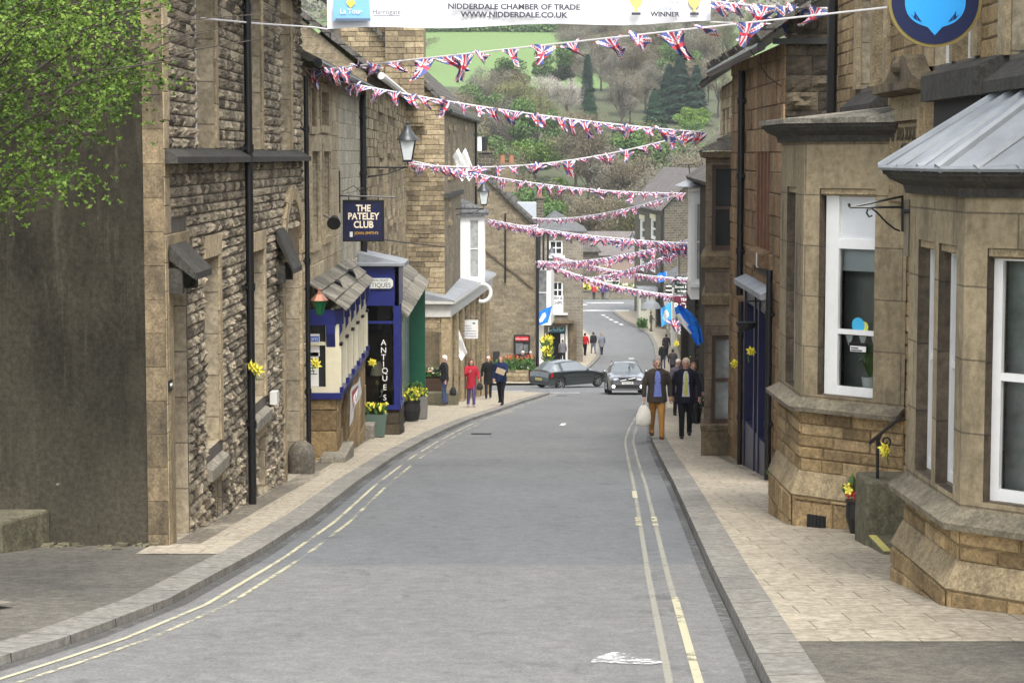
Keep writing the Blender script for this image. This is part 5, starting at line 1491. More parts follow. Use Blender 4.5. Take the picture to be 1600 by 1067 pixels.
# yellow daffodil figure at the door
yf = thing('daffodil_display', 'yellow and green daffodil display beside the chip shop door', 'flowers', (XX(855, 147), 147, gz(147)))
mb = MB(); p = at(855, 540, 147); rr = random.Random(4); flowers_mass(mb, p, (.35, .2, .7), 60, .2, rr); mb.build('blooms', M['yellow'], yf)
mb = MB(); leaves_mass(mb, (p.x, p.y, p.z - .5), (.3, .2, .7), 120, .4, rr); mb.build('foliage', M['plantleaf'], yf)
# lower houses closing the gap behind
bh = thing('back_house', 'low reddish house with a dark roof, half hidden behind the bunting', 'house', (8, 262, -13.6))
fB = FR((XX(905, 250), 250), (XX(1010, 250), 250)); 
bops = [(XX(955, 250) - XX(905, 250), XX(968, 250) - XX(905, 250), Z(453, 250), Z(425, 250)), (3.0, 4.0, Z(440, 250), Z(420, 250))]
mb = MB(); wall(mb, fB, 0, fB.L, -14, Z(398, 250), bops, .3); mb.build('wall', [plain('pinkish_render', (.27, .2, .165), .9), M['reveal']], bh)
for o in bops: pane_window(fB, *o[:4], -.15, bh, fw=.1)
mb = MB(); z_ = Z(398, 250); roof_slab(mb, [fB.p(-.3, .4, z_ - .1), fB.p(fB.L, .4, z_ - .1), fB.p(fB.L, -5, z_ + 2.6), fB.p(-.3, -5, z_ + 2.6)], .15); mb.build('roof', M['slate_pink'], bh)
bh2 = thing('back_cottage', 'small grey cottage roof beside the buff house, low behind the bunting', 'house', (6, 240, -13.6))
mb = MB(); a, b = XX(897, 238), XX(935, 238); mb.box(a, b, 238, 244, -14, Z(392, 238)); mb.build('wall', M['far_dark'], bh2)
mb = MB(); roof_slab(mb, [(a - .3, 237.6, Z(393, 238)), (b + .3, 237.6, Z(393, 238)), (b - 1, 241, Z(370, 241)), (a - .3, 241, Z(370, 241))], .15); mb.build('roof', M['slate'], bh2)
# end wall with daffodils
mb = MB(); fw = FR((XX(700, 234), 234), (XX(1012, 234), 234)); fw.box(mb, 0, fw.L, -.4, 0, -13.7, Z(455, 234)); fw.box(mb, 0, fw.L, -.5, .08, Z(455, 234), Z(453, 234)); mb.build('end_wall', M['far_grey'], label='low stone wall closing the bottom of the street', cat='wall')
ef = thing('flower_border', 'yellow and white flowers along the top of the end wall', 'flower bed', (9, 235, Z(453, 234)))
rr = random.Random(12)
mb = MB(); flowers_mass(mb, (XX(921, 235), 235.2, Z(448, 235)), (.9, .5, .45), 90, .22, rr); mb.build('yellow_blooms', plain('pale_yellow', (.75, .68, .12), .6), ef)
mb = MB(); flowers_mass(mb, (XX(975, 235), 235.2, Z(449, 235)), (2.3, .5, .35), 120, .18, rr); mb.build('white_blooms', plain('cream_blooms', (.72, .68, .5), .6), ef)
mb = MB(); leaves_mass(mb, (XX(955, 235), 235.5, Z(450, 235)), (4, .5, .3), 500, .4, rr); mb.build('foliage', M['plantleaf'], ef)
# ================================================================ RIGHT SIDE
def upx(fr, px, py=500):
    k = XX(px, 1.0, py)
    return (k * fr.A.y - fr.A.x) / (fr.U.x - k * fr.U.y)
class Poly:
    """open chain of plan points, offset outwards for plinths, sills and cornices"""
    def __init__(s, pts): s.pts = [Vector((x, y)) for x, y in pts]
    def off(s, d):
        n = len(s.pts); out = []
        for i in range(n):
            ns = []
            for a, b in ((i - 1, i), (i, i + 1)):
                if a < 0 or b >= n: continue
                t = (s.pts[b] - s.pts[a]).normalized(); ns.append(Vector((t.y, -t.x)))
            m = ns[0] if len(ns) == 1 else (ns[0] + ns[1]) / (1 + ns[0].dot(ns[1]))
            out.append(s.pts[i] + m * d)
        return out
    def band(s, mb, prof):
        """sweep (offset, z) profile along the chain"""
        rows = [[(p.x, p.y, z) for p in s.off(d)] for d, z in prof]
        for r0, r1 in zip(rows, rows[1:]):
            for i in range(len(r0) - 1): mb.face([r0[i], r0[i + 1], r1[i + 1], r1[i]])
        for i in (0, -1): mb.face([r[i] for r in rows])
bank = thing('bank_building', 'sandstone building with two canted bay windows, nearest on the right', 'building', (4.6, 20, gz(20)))
# main wall (runs from the far end towards the camera)
fm = FR((4.28, 27.9), (4.12, 10.0))
UM = lambda y: fm.uy(y)
mo = [(UM(26.0), UM(24.1), 2.92, 6.4, .22), (UM(21.3), UM(19.3), 3.0, 6.4, .22), (UM(17.9), UM(16.2), 2.95, 6.4, .22), (UM(20.2), UM(18.6), -2.2, 2.0, .7)]
mb = MB(); wall(mb, fm, 0, fm.L, -3.4, 6.6, mo, rm=1); mb.build('wall', [M['mortar'], M['reveal']], bank)
mb = MB(); stones(mb, fm, 0, fm.L, -3.2, 6.5, [(o[0] - .28, o[1] + .28, o[2] - .1, o[3] + .1) for o in mo], ch=.15, ln=(.18, .5), proj=.018, seed=15); mb.build('stone_facing', M['yellow_stone'], bank)
rr = random.Random(9)
for o in mo:
    for a, b in ((o[0] - .28, o[0]), (o[1], o[1] + .28)):
        z = o[2]; mb = MB()
        while z < o[3]:
            mb.t = rr.random(); fm.box(mb, a, b, -.01, .05, z, min(z + .5, o[3])); z += .505
        mb.build('window_jamb' if o is not mo[3] else 'door_jamb', M['dress'], bank)
for o in mo[:3]:
    pane_window(fm, o[0], (o[0] + o[1]) / 2 - .08, o[2], o[3], -.12, bank, bars_h=1); pane_window(fm, (o[0] + o[1]) / 2 + .08, o[1], o[2], o[3], -.12, bank, bars_h=1)
    mb = MB(); fm.box(mb, (o[0] + o[1]) / 2 - .08, (o[0] + o[1]) / 2 + .08, -.22, .03, o[2], o[3]); mb.build('mullion', M['dress'], bank)
    if o is not mo[1]:
        mb = MB(); fm.slope(mb, o[0] - .2, o[1] + .2, -.1, .22, o[2] - .2, o[2] - .32, o[2] + .04, o[2] - .22); mb.build('sill', M['ledge'], bank)
mb = MB(); fm.box(mb, mo[3][0], mo[3][1], -.7, -.64, -2.2, 2.0); mb.build('door', M['black_matt'], bank)
mb = MB(); fm.slope(mb, UM(20.35), UM(17.95), 0, .3, 2.62, 2.62, 2.98, 2.86); mb.build('door_canopy', M['ledge'], bank)
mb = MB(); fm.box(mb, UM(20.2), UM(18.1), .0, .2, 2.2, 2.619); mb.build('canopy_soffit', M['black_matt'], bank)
mb = MB(); mb.tube([fm.p(.25, .12, -2), fm.p(.25, .12, 6.5)], .065, 10); mb.build('downpipe', M['black'], bank)
# carved tablet
ta, tb = UM(22.75), UM(20.95); tz0, tz1 = Z(256, 21.8), Z(152, 21.8)
tab = thing('carved_tablet', 'carved stone tablet under a scrolled pediment between the two bays', 'plaque', fm.p((ta + tb) / 2, .05, tz0))
mb = MB(); fm.box(mb, ta - .1, tb + .1, .0, .16, tz0 - .4, tz1 + .02); mb.build('panel', M['dress'], tab)
mb = MB()
for a, b, c, d in ((ta, ta + .12, tz0 - .4, tz1 - .12), (tb - .12, tb, tz0 - .4, tz1 - .12), (ta + .12, tb - .12, tz1 - .24, tz1 - .12)): fm.box(mb, a, b, .16, .2, c, d)
mb.build('moulding', M['dress'], tab)
mb = MB(); fm.slope(mb, ta - .25, tb + .25, 0, .34, tz1, tz1 + .06, tz1 + .14, tz1 + .14)
V = []
um = (ta + tb) / 2; hw = (tb - ta) / 2 + .15
prof = [(-1, .14), (-.92, .2), (-.75, .24), (-.55, .36), (-.38, .55), (-.2, .62), (-.06, .52), (.06, .52), (.2, .62), (.38, .55), (.55, .36), (.75, .24), (.92, .2), (1, .14)]
fr_ = [fm.p(um + hw * s, .26, tz1 + z) for s, z in [(a_, .14 + (b_ - .14) * .6) for a_, b_ in prof]]; bk = [fm.p(um + hw * s, .05, tz1 + .14 + (z - .14) * .6) for s, z in prof]; nn = len(prof)
mb.vf(fr_ + bk, [tuple(range(nn)), tuple(reversed(range(nn, 2 * nn)))] + [(i, i + nn, i + 1 + nn, i + 1) for i in range(nn - 1)])
mb.ell(fm.p(um, .26, tz1 + .3), (.08, .12, .09), 8, 6)
mb.build('pediment', M['dress_dark'], tab)
for t, py in (('RE BUILDED', 185), ('AD XXX', 211), ('OLD', 236)):
    textmesh('lettering', t, fm.p(um, .165, Z(py, 22.3)), fm.U, (0, 0, 1), .2, M['dress_dark'], tab, ext=.012, sx=1.05 if len(t) > 6 else 1.4)

def canted_bay(B, C, D, A, base_h, cham, sill0, sill1, win0, win1, top, corn, front_ops, near_ops, roof, seed):
    """canted bay: A-B far cheek, B-C street front, C-D cheek towards the camera"""
    P = Poly([A, B, C, D]); F = [FR(A, B), FR(B, C), FR(C, D)]
    bay = MB()
    zb = gz(B[1]) - .3
    mb = MB()
    for f_ in F:
        stones(mb, f_, 0, f_.L, zb, base_h, ch=.3, ln=(.3, .6), proj=.03, seed=seed, n=.1)
        stones(mb, f_, 0, f_.L, cham, sill0, ch=.14, ln=(.28, .6), proj=.02, seed=seed + 1)
    P.band(mb, [(0, zb), (.09, zb), (.09, base_h), (0, base_h)]); P.band(mb, [(-.01, base_h), (-.01, sill0)])
    mb.build('bay_base', M['yellow_stone'], bank)
    mb = MB(); P.band(mb, [(.1, base_h), (.115, base_h + .02), (.02, cham), (0, cham + .01)]); mb.t = .3
    mb.build('plinth_chamfer', M['dress'], bank)
    mb = MB(); P.band(mb, [(0, sill0), (.14, sill0), (.15, sill0 + .05), (-.12, sill1), (-.2, sill1)]); mb.build('bay_sill', M['sill'], bank)
    mb = MB(); rr = random.Random(seed)
    for f_, ops_ in zip(F, ([], front_ops, near_ops)):
        wall(mb, f_, 0, f_.L, sill0 + .04, top, [(a, b, win0, win1) for a, b in ops_], .17, rm=1)
    # block joints
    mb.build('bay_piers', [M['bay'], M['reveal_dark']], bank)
    for f_, ops_ in zip(F[1:], (front_ops, near_ops)):
        for a, b in ops_:
            mb = MB(); f_.slope(mb, a, b, -.17, -.02, win1 - .005, win1 - .005, win1 - .1, win1 - .06); mb.build('window_head', M['dress'], bank)
    mb = MB(); P.band(mb, [(0, top), (.04, top), (.06, lerp(top, corn, .35)), (.17, lerp(top, corn, .62)), (.2, lerp(top, corn, .8)), (.22, lerp(top, corn, .82)), (.22, corn), (-.3, corn)]); mb.build('cornice', M['ledge'], bank)
    return P, F
M['sill'] = stone_mat('weathered_bay_sill', [(.15, .14, .115), (.19, .175, .14)], soot=.6, scale=2, bump=.3, streak=False)
M['bay'] = brick_mat('sooty_bay_ashlar', (.35, .285, .18), (.27, .22, .138), (.16, .13, .09), 1.3, .56, .009, soot=.8, grain=.5, sootcol=(.06, .05, .038), bump=.35, scale=1.5, streak=(1.6, 1.6, .5), dist=.006)
# bay 1 (nearest)
B1, C1, D1, A1 = (3.37, 17.9), (3.44, 16.05), (4.17, 15.32), (4.2, 18.75)
g1 = gz(16.05) + .1
FB1 = FR(B1, C1); FN1 = FR(C1, D1)
n1a = upx(FN1, 1541, 500); n1b = .93
P1, F1 = canted_bay(B1, C1, D1, A1, g1 + .14, g1 + .36, g1 + .62, g1 + .86, g1 + .84, Z(386, 16.1), Z(308, 16.1), Z(268, 16.1), [(.33, .9), (1.04, 1.62)], [(n1a, n1b)], 'hip', 31)
for a, b in ((.33, .9), (1.04, 1.62)): pane_window(FB1, a, b, g1 + .86, Z(392, 16.1), -.1, bank, glass='glass', fw=.06)
pane_window(FN1, n1a + .0, n1b, g1 + .84, Z(391, 16), -.1, bank, glass='clear', sub='pane', fw=.075)
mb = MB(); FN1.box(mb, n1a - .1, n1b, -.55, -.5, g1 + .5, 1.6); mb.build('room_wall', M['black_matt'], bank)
mb = MB(); FN1.box(mb, n1a + .02, n1a + .3, -.3, -.27, g1 + .8, 1.5); mb.build('curtain', M['net'], bank)
ev = P1.off(.24); ez1 = Z(266, 16.1); rz1 = ez1 + .72
W = [(4.35, 18.6), (4.33, 17.6), (4.29, 16.4), (4.3, 15.2)]
mb = MB()
tops = [(4.22, 18.95, ez1 + .1), (4.22, 17.7, rz1), (4.2, 16.2, rz1), (4.19, 15.0, ez1 + .1)]
for i in range(3):
    mb.face([(ev[i].x, ev[i].y, ez1), (ev[i + 1].x, ev[i + 1].y, ez1), tops[i + 1], tops[i]])
mb.build('bay_roof', M['lead'], bank)
mb = MB()
e3 = [Vector((p.x, p.y, ez1 + .01)) for p in ev]; t3 = [Vector(t) for t in tops]
def roll(a, b, r=.042): mb.tube([a, b], r, 8)
roll(e3[1], t3[1], .045); roll(e3[2], t3[2], .045)
for s in (.35, .7): roll(e3[1].lerp(e3[2], s), t3[1].lerp(t3[2], s))
for s in (.3, .62, .9): roll(e3[2].lerp(e3[3], s), t3[2].lerp(t3[3], s))
mb.tube([e3[0], e3[1], e3[2], e3[3]], .025, 6)
mb.build('lead_rolls', M['lead'], bank, smooth=True)
# bay 2
B2, C2, D2, A2 = (3.2, 25.2), (3.24, 23.5), (4.21, 22.53), (4.26, 26.2)
FB2 = FR(B2, C2); FN2 = FR(C2, D2)
q = lambda py: Z(py, 23.5)
wa, wb = upx(FN2, 1279, 450), upx(FN2, 1366, 450)
P2, F2 = canted_bay(B2, C2, D2, A2, q(772), q(735), q(640), q(612), q(614), q(294), q(222), q(194), [(.5, 1.15)], [(wa, wb)], 'flat', 41)
pane_window(FB2, .5, 1.15, q(612), q(296), -.1, bank, glass='glass_grey', fw=.06)
# sash window with a blind, plant and stickers
wa2 = upx(FN2, 1293, 450); frm = MB()
zA, zB, zC, zD = q(613), q(516), q(380), q(296)
for u0, u1, z0, z1 in ((wa + .02, wa2 + .07, zA, zD), (wb - .06, wb, zA, zD), (wa2 + .07, wb - .06, zA, zA + .1), (wa2 + .07, wb - .06, zC - .05, zC + .06), (wa2 + .07, wb - .06, zD - .07, zD), (wa2 + .07, wb - .06, zB - .02, zB + .035)):
    FN2.box(frm, u0, u1, -.17, -.1 if u1 - u0 < .3 else -.105, z0, z1)
wf = frm.build('window', M['white'], bank)
mb = MB(); mb.face([FN2.p(wa2, -.14, zA), FN2.p(wb, -.14, zA), FN2.p(wb, -.14, zC), FN2.p(wa2, -.14, zC)]); mb.build('pane', M['clear'], wf)
mb = MB(); mb.face([FN2.p(wa2, -.14, zC), FN2.p(wb, -.14, zC), FN2.p(wb, -.14, zD), FN2.p(wa2, -.14, zD)]); mb.build('pane', M['blind'], wf)
mb = MB(); FN2.box(mb, wa2 + .02, wb, -.24, -.22, q(422), zC); mb.build('roller_blind', M['blind'], bank)
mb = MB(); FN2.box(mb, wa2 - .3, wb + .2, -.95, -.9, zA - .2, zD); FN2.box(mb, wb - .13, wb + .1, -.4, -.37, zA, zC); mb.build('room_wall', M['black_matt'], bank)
mb = MB(); FN2.box(mb, wa2 - .1, wb - .28, -.5, -.46, zA, zC); mb.build('room_screen', plain('grey_green_screen', (.2, .22, .21), .8), bank)
pp = thing('potted_plant', 'spiky green plant in a white pot on the bay window sill', 'plant', FN2.p(wa2 + .42, -.26, zA + .1))
c = FN2.p(upx(FN2, 1337, 590), -.26, zA + .1)
mb = MB(); mb.lathe([(.07, -.02), (.09, .1), (.095, .11)], c, 14); mb.build('pot', M['white'], pp)
mb = MB(); rr = random.Random(4)
for k in range(46):
    a = rr.uniform(0, 6.28); h = rr.uniform(.15, .36); r0 = rr.uniform(.08, .25); d = Vector((math.cos(a), math.sin(a) * .5, 0))
    p0 = c + Vector((0, 0, .1)); p1 = p0 + d * r0 * .5 + Vector((0, 0, h)); p2 = p0 + d * r0 + Vector((0, 0, h * .72)); s = Vector((-math.sin(a), math.cos(a) * .5, 0)) * .014; mb.t = rr.random()
    mb.face([p0 - s, p0 + s, p1 + s, p1 - s]); mb.face([p1 - s, p1 + s, p2])
mb.build('leaves', crown_mat('house_plant_leaves', [(.05, .13, .03), (.12, .24, .06)]), pp)
mb = MB(); mb.lathe([(.07, 0), (.1, .18), (.1, .19)], FN2.p(upx(FN2, 1357, 590), -.25, zA + .09), 14); mb.build('black_pot', M['black'], label='small black pot beside the spiky window plant', cat='pot')
def disc(name, fr, u, n, z, r, mat, label, cat, parent=None):
    mb = MB(); mb.face([fr.p(u + r * math.cos(t), n, z + r * math.sin(t)) for t in [2 * math.pi * k / 20 for k in range(20)]])
    return mb.build(name, mat, parent, label=label, cat=cat)
us = upx(FN2, 1330, 504)
st = disc('window_sticker', FN2, us, -.13, q(504), .085, plain('sticker_blue', (.05, .42, .7), .5, var=.1), 'round blue and yellow sticker on the bay window pane', 'sticker')
disc('sticker_edge', FN2, us + .075, -.131, q(506), .06, plain('sticker_yellow', (.6, .62, .1), .5), None, None, st)
un0, un1 = upx(FN2, 1316, 540), upx(FN2, 1345, 540)
mb = MB(); FN2.box(mb, un0, un1, -.135, -.125, q(546), q(531)); nt_ = mb.build('window_notice', M['black'], label='small black and white notice taped inside the bay window', cat='notice')
mb = MB(); FN2.box(mb, un0 + .02, un1 - .02, -.125, -.122, q(544.5), q(536)); mb.build('card', M['white'], nt_)
mb = MB(); FN2.box(mb, un0 + .03, un1 - .07, -.122, -.12, q(543.5), q(541.5)); FN2.box(mb, un0 + .03, un1 - .12, -.122, -.12, q(540), q(538)); mb.build('print_lines', M['txt_dark'], nt_)
for px, lab in ((1311, 'left white paper pennant hanging in the bay window'), (1332, 'middle white paper pennant hanging in the bay window'), (1351, 'right white paper pennant hanging in the bay window')):
    u = upx(FN2, px, 530); mb = MB(); mb.face([FN2.p(u - .05, -.19, q(521)), FN2.p(u, -.19, q(540)), FN2.p(u + .05, -.19, q(521))]); mb.build('paper_pennant', M['white'], label=lab, cat='pennant', group='paper pennants in the bay window')
ev = P2.off(.25); ez2 = q(194)
mb = MB()
tops = [(4.28, 26.4, ez2 + .12), (4.28, 25.2, ez2 + .15), (4.26, 23.3, ez2 + .15), (4.25, 22.3, ez2 + .12)]
rr = random.Random(5)
for i in range(3):
    n_ = 3 if i == 1 else 4
    for k in range(n_):
        s0, s1 = k / n_, (k + .985) / n_; mb.t = rr.random()
        a = ev[i].lerp(ev[i + 1], s0); b = ev[i].lerp(ev[i + 1], s1); c = Vector(tops[i]).lerp(Vector(tops[i + 1]), s1); d = Vector(tops[i]).lerp(Vector(tops[i + 1]), s0); l_ = rr.uniform(.0, .015)
        mb.hexa([(a.x, a.y, ez2 + .002), (b.x, b.y, ez2 + .002), c, d, (a.x, a.y, ez2 + .05 + l_), (b.x, b.y, ez2 + .05 + l_), c + Vector((0, 0, .05)), d + Vector((0, 0, .05))])
mb.build('bay_roof', M['flag_roof'], bank)
# vent grille low in bay 2
u = upx(FN2, 1287, 812); mb = MB(); FN2.box(mb, u - .12, u + .12, .12, .15, q(818), q(797))
for k in range(5): FN2.box(mb, u - .11 + k * .048, u - .085 + k * .048, .15, .16, q(817), q(798))
mb.build('vent_grille', M['black_matt'], bank)
# iron bracket between the bays
br = MB(); p0 = Vector((4.3, 19.2, 0)); d = 17.97
pt_ = lambda px, py: at(px, py, d)
for a, b in (((1411, 307), (1328, 324)), ((1411, 324), (1328, 324)), ((1410, 306), (1410, 362))): br.tube([pt_(*a), pt_(*b)], .011, 6)
br.tube([pt_(1406, 361), pt_(1398, 358), pt_(1385, 348), pt_(1370, 332), pt_(1362, 326), pt_(1356, 327), pt_(1354, 333), pt_(1358, 339), pt_(1363, 337)], .009, 6)
br.tube([pt_(1328, 324), pt_(1326, 318)], .011, 6)
br.tube([pt_(1410, 330), Vector((3.4, 17.9, pt_(1410, 330).z))], .02, 6)
br.build('iron_bracket', M['black'], label='empty wrought iron sign bracket with a scroll beside the nearest bay', cat='bracket')
mb = MB(); mb.tube([Vector((3.37, 18.0, Z(400, 18))), Vector((3.37, 18.0, Z(312, 18)))], .035, 8); mb.build('downpipe', plain('stone_coloured_pipe', (.2, .17, .12), .6), bank)
# steps, pier, rail and pot
mb = MB(); mb.prism([(3.56, 21.0), (4.5, 21.0), (4.5, 21.7), (3.56, 21.7)], gz(21.5) - .2, Z(752, 21.0)); mb.build('step_pier', M['mossy'], label='mossy stone pier carrying the iron handrail', cat='pier', bevel=.03)
mb = MB(); mb.prism([(3.58, 20.1), (4.5, 20.1), (4.5, 20.99), (3.58, 20.99)], gz(21) - .2, Z(836, 20.99)); spo = mb.build('door_step', M['mossy'], label='low stone door step with a yellow painted edge', cat='step', bevel=.015)
mb = MB(); z = Z(836, 20.99); mb.box(3.585, 3.66, 20.12, 20.98, z + .001, z + .006); mb.build('painted_edge', plain('worn_yellow_edge', (.5, .45, .13), .7, var=.3, vs_=20), spo)
hr = thing('handrail', 'black iron handrail with a scroll on the stone pier', 'handrail', at(1371, 752, 21.2))
mb = MB(); mb.tube([at(1371, 753, 21.2), at(1371, 684, 21.2)], .017, 8); mb.build('post', M['black'], hr)
mb = MB(); mb.tube([at(1358, 694, 21.2), at(1361, 690, 21.2), at(1411, 649, 20.6)], .018, 8); mb.build('rail', M['black'], hr)
mb = MB(); c = at(1384, 690, 21.1); mb.tube([c + Vector((.075 * (1 - t / 16) * math.cos(t * .75 + 2.2), 0, .085 * (1 - t / 16) * math.sin(t * .75 + 2.2))) for t in range(15)], .009, 6); mb.build('scroll', M['black'], hr)
daffodil(at(1384, 704, 21.05).x, 21.05, Z(704, 21.05), 'yellow flower ribbon tied to the handrail scroll', .3, .85)
rp = tub(1341, 848, 22.45, .27, .36, 'black plastic pot of red and yellow pansies beside the stone pier', 'black', 'yellow', square=False, taper=.66, n=8)
mb = MB(); rr = random.Random(2); c = (XX(1336, 22.4, 800), 22.4, gz(22.4) + .56); flowers_mass(mb, c, (.1, .08, .05), 16, .045, rr); mb.build('red_blooms', M['red'], rp)
# round pub-style sign
d = 18.6; c = at(1460, 1, d); Rr = 72.5 / FPX * d
rs = thing('round_sign', 'round navy sign with a gold rim and sky blue stag emblem, high on the right', 'sign', c)
def dsc(n0, n1, r, mat, name, n=48):
    mb = MB(); v = [(c.x + r * math.cos(2 * math.pi * k / n), y, c.z + r * math.sin(2 * math.pi * k / n)) for y in (d + n0, d + n1) for k in range(n)]
    mb.vf(v, [tuple(range(n)), tuple(reversed(range(n, 2 * n)))] + [(k, k + n, (k + 1) % n + n, (k + 1) % n) for k in range(n)]); return mb.build(name, mat, rs)
dsc(-.03, .03, Rr, M['gold'], 'rim'); dsc(-.038, -.029, Rr * .93, plain('sign_navy', (.006, .012, .06), .4, var=0), 'disc')
mb = MB(); k = Rr / 72.5
prof = []
for t in range(41):
    a = math.pi * (t / 40) ; x = 47 * math.cos(a); z = -abs(math.sin(a)) ** .8 * (42 if abs(math.cos(a)) > .25 else 42 + 12 * (1 - abs(math.cos(a)) / .25)); prof.append((x, z))
for t in range(1, 40): a = math.pi * (1 - t / 40); prof.append((47 * math.cos(a), 44 * math.sin(a)))
mb.face([(c.x + x * k, d - .042, c.z + z * k) for x, z in prof]); mb.build('emblem', plain('sky_blue_emblem', (.03, .36, .85), .4, var=0), rs)
mb = MB()
for s in (-1, 1):
    for x0, z0, x1, z1 in ((22, -34, 34, -16), (26, -32, 40, -20), (30, -30, 31, -17)):
        mb.face([(c.x + s * k * (x0 - 2), d - .046, c.z + z0 * k), (c.x + s * k * (x0 + 3), d - .046, c.z + (z0 + 2) * k), (c.x + s * k * x1, d - .046, c.z + z1 * k)])
mb.build('antlers', plain('antler_navy', (.01, .02, .12), .4, var=0), rs)
mb = MB(); mb.tube([(c.x - .6, d, c.z + Rr + .12), (4.4, d, c.z + Rr + .12)], .02, 6); mb.tube([(c.x, d, c.z + Rr - .02), (c.x, d, c.z + Rr + .12)], .012, 6); mb.build('bracket', M['black'], rs)

# ---- rusty stone house with the shop front, then the two-storey stone bay
rh = thing('rusty_stone_house', 'orange-brown stone house with a dark rubble gable and sagging flag roof', 'house', (4.4, 34, gz(34)))
fr2 = FR((4.02, 38.75), (3.95, 30.7)); fgab = FR((3.95, 30.7), (5.6, 30.7))
ze2 = 3.75
wy = lambda y: fr2.uy(y)
rops = [(wy(34.5), wy(32.5), Z(388, 33.5), Z(232, 33.5), .2), (wy(35.6), wy(32.0), -4, Z(452, 34), .25)]
mb = MB(); wall(mb, fr2, 0, fr2.L, -4.2, ze2, rops); mb.build('wall', [M['mortar'], M['red_wood']], rh)
mb = MB(); stones(mb, fr2, 0, fr2.L, -3.6, ze2, [(o[0] - .04, o[1] + .04, o[2] - .3, o[3] + .04) for o in rops], ch=.32, ln=(.4, .8), proj=.03, seed=18); mb.build('stone_facing', M['orange_stone'], rh)
mb = MB(); stones(mb, fgab, 0, fgab.L, 1.6, 5.4, ch=.27, ln=(.25, .6), proj=.07, rock=True, seed=19, zt=lambda u: ze2 + .3 + u * .7)
mb.face([(3.95, 30.72, -4), (3.95, 30.72, ze2), (5.6, 30.72, ze2 + 1.2), (5.6, 30.72, -4)]); mb.build('gable_wall', M['rubble'], rh)
mb = MB(); o = rops[0]
for k in range(4): u = lerp(o[0], o[1], (k + .5) / 4); fr2.box(mb, u - .05, u + .05, -.19, .02, o[2], o[3])
mb.build('window_mullions', M['red_wood'], rh)
mb = MB(); mb.face([fr2.p(o[0], -.15, o[2]), fr2.p(o[1], -.15, o[2]), fr2.p(o[1], -.15, o[3]), fr2.p(o[0], -.15, o[3])]); mb.build('window', M['glass'], rh)
mb = MB(); fr2.slope(mb, o[0] - .15, o[1] + .15, 0, .14, o[2] - .26, o[2] - .26, o[2], o[2] - .06); mb.build('sill', M['orange_stone'], rh)
o = rops[1]
mb = MB()
for u in (o[0] + .06, lerp(o[0], o[1], .45), lerp(o[0], o[1], .62), o[1] - .08): fr2.box(mb, u - .07, u + .07, -.2, .07, -4, o[3])
fr2.box(mb, o[0], o[1], -.2, .05, gz(34) - .2, gz(34) + .75); fr2.box(mb, o[0], o[1], -.18, .045, o[3] - .3, o[3] - .01); mb.build('shop_front', M['navy'], rh)
mb = MB(); mb.face([fr2.p(o[0], -.12, -4), fr2.p(o[1], -.12, -4), fr2.p(o[1], -.12, o[3]), fr2.p(o[0], -.12, o[3])]); mb.build('shop_window', M['glass_grey'], rh)
mb = MB(); fr2.slope(mb, o[0] - .3, o[1] + .3, 0, .22, o[3], o[3] - .02, o[3] + .16, o[3] + .06); mb.build('shop_canopy', M['lead'], rh)
downpipe(fr2, wy(36.1), .1, Z(462, 36), ze2 - .2, .06, rh, 3)
downpipe(fr2, wy(35.85), .1, gz(36) + .1, Z(470, 36), .045, rh, 2)
downpipe(fr2, wy(31.6), .1, gz(32), Z(420, 32), .05, rh, 2)
slab_roof((3.55, 30.2, ze2 + .02), (3.62, 39.0, ze2 - .05), (7.6, 39.0, ze2 + 2.8), (7.6, 30.2, ze2 + 2.9), 5, 12, 'slate', rh, th=.09, seed=11)
mb = MB(); mb.box(3.75, 7.6, 30.55, 30.65, ze2 - .04, ze2 + .04); mb.build('verge_board', M['black_matt'], rh)
mb = MB(); mb.tube([(3.56, 30.4, ze2 - .08), (3.62, 38.9, ze2 - .13)], .07, 8); mb.build('gutter', M['black'], rh)
hbk = thing('hanging_basket', 'dark hanging basket and lamp by the navy shop front', 'basket', at(1196, 515, 33.4))
mb = MB(); p = at(1196, 505, 33.4); p.x = 3.72; mb.lathe([(.02, -.12), (.12, -.08), (.17, 0), (.17, .02)], p, 12); mb.build('bowl', M['black_matt'], hbk)
mb = MB(); mb.tube([p, p + Vector((0, 0, .35))], .008, 5); mb.tube([p + Vector((0, 0, .35)), (3.95, 33.4, p.z + .35)], .014, 5); mb.build('bracket', M['black'], hbk)
mb = MB(); p = at(1192, 406, 33.0); p.x = 3.9; mb.box(3.83, 3.93, 32.95, 33.15, p.z - .12, p.z + .1); mb.build('alarm_box', M['white'], label='small white alarm box on the rusty stone wall', cat='alarm')
mb = MB(); mb.tube([at(1172, 78, 30.6), at(1200, 120, 31.2), at(1240, 150, 31)], .008, 5); mb.build('cable', M['black_matt'], label='loose black cable looping under the sagging roof edge', cat='cable')
daffodil(3.78, 36.2, Z(568, 36.2), 'yellow daffodils on the far side of the navy shop door', 0, .9)
daffodil(3.74, 33.4, Z(552, 33.4), 'yellow daffodils on the near side of the navy shop door', .3, .9)
mb = MB(); rr = random.Random(8); leaves_mass(mb, (3.85, 30.0, gz(30) + .2), (.1, .5, .06), 200, .14, rr); mb.build('weeds', M['plantleaf'], kind='stuff', label='green weeds at the wall foot beside the second bay')

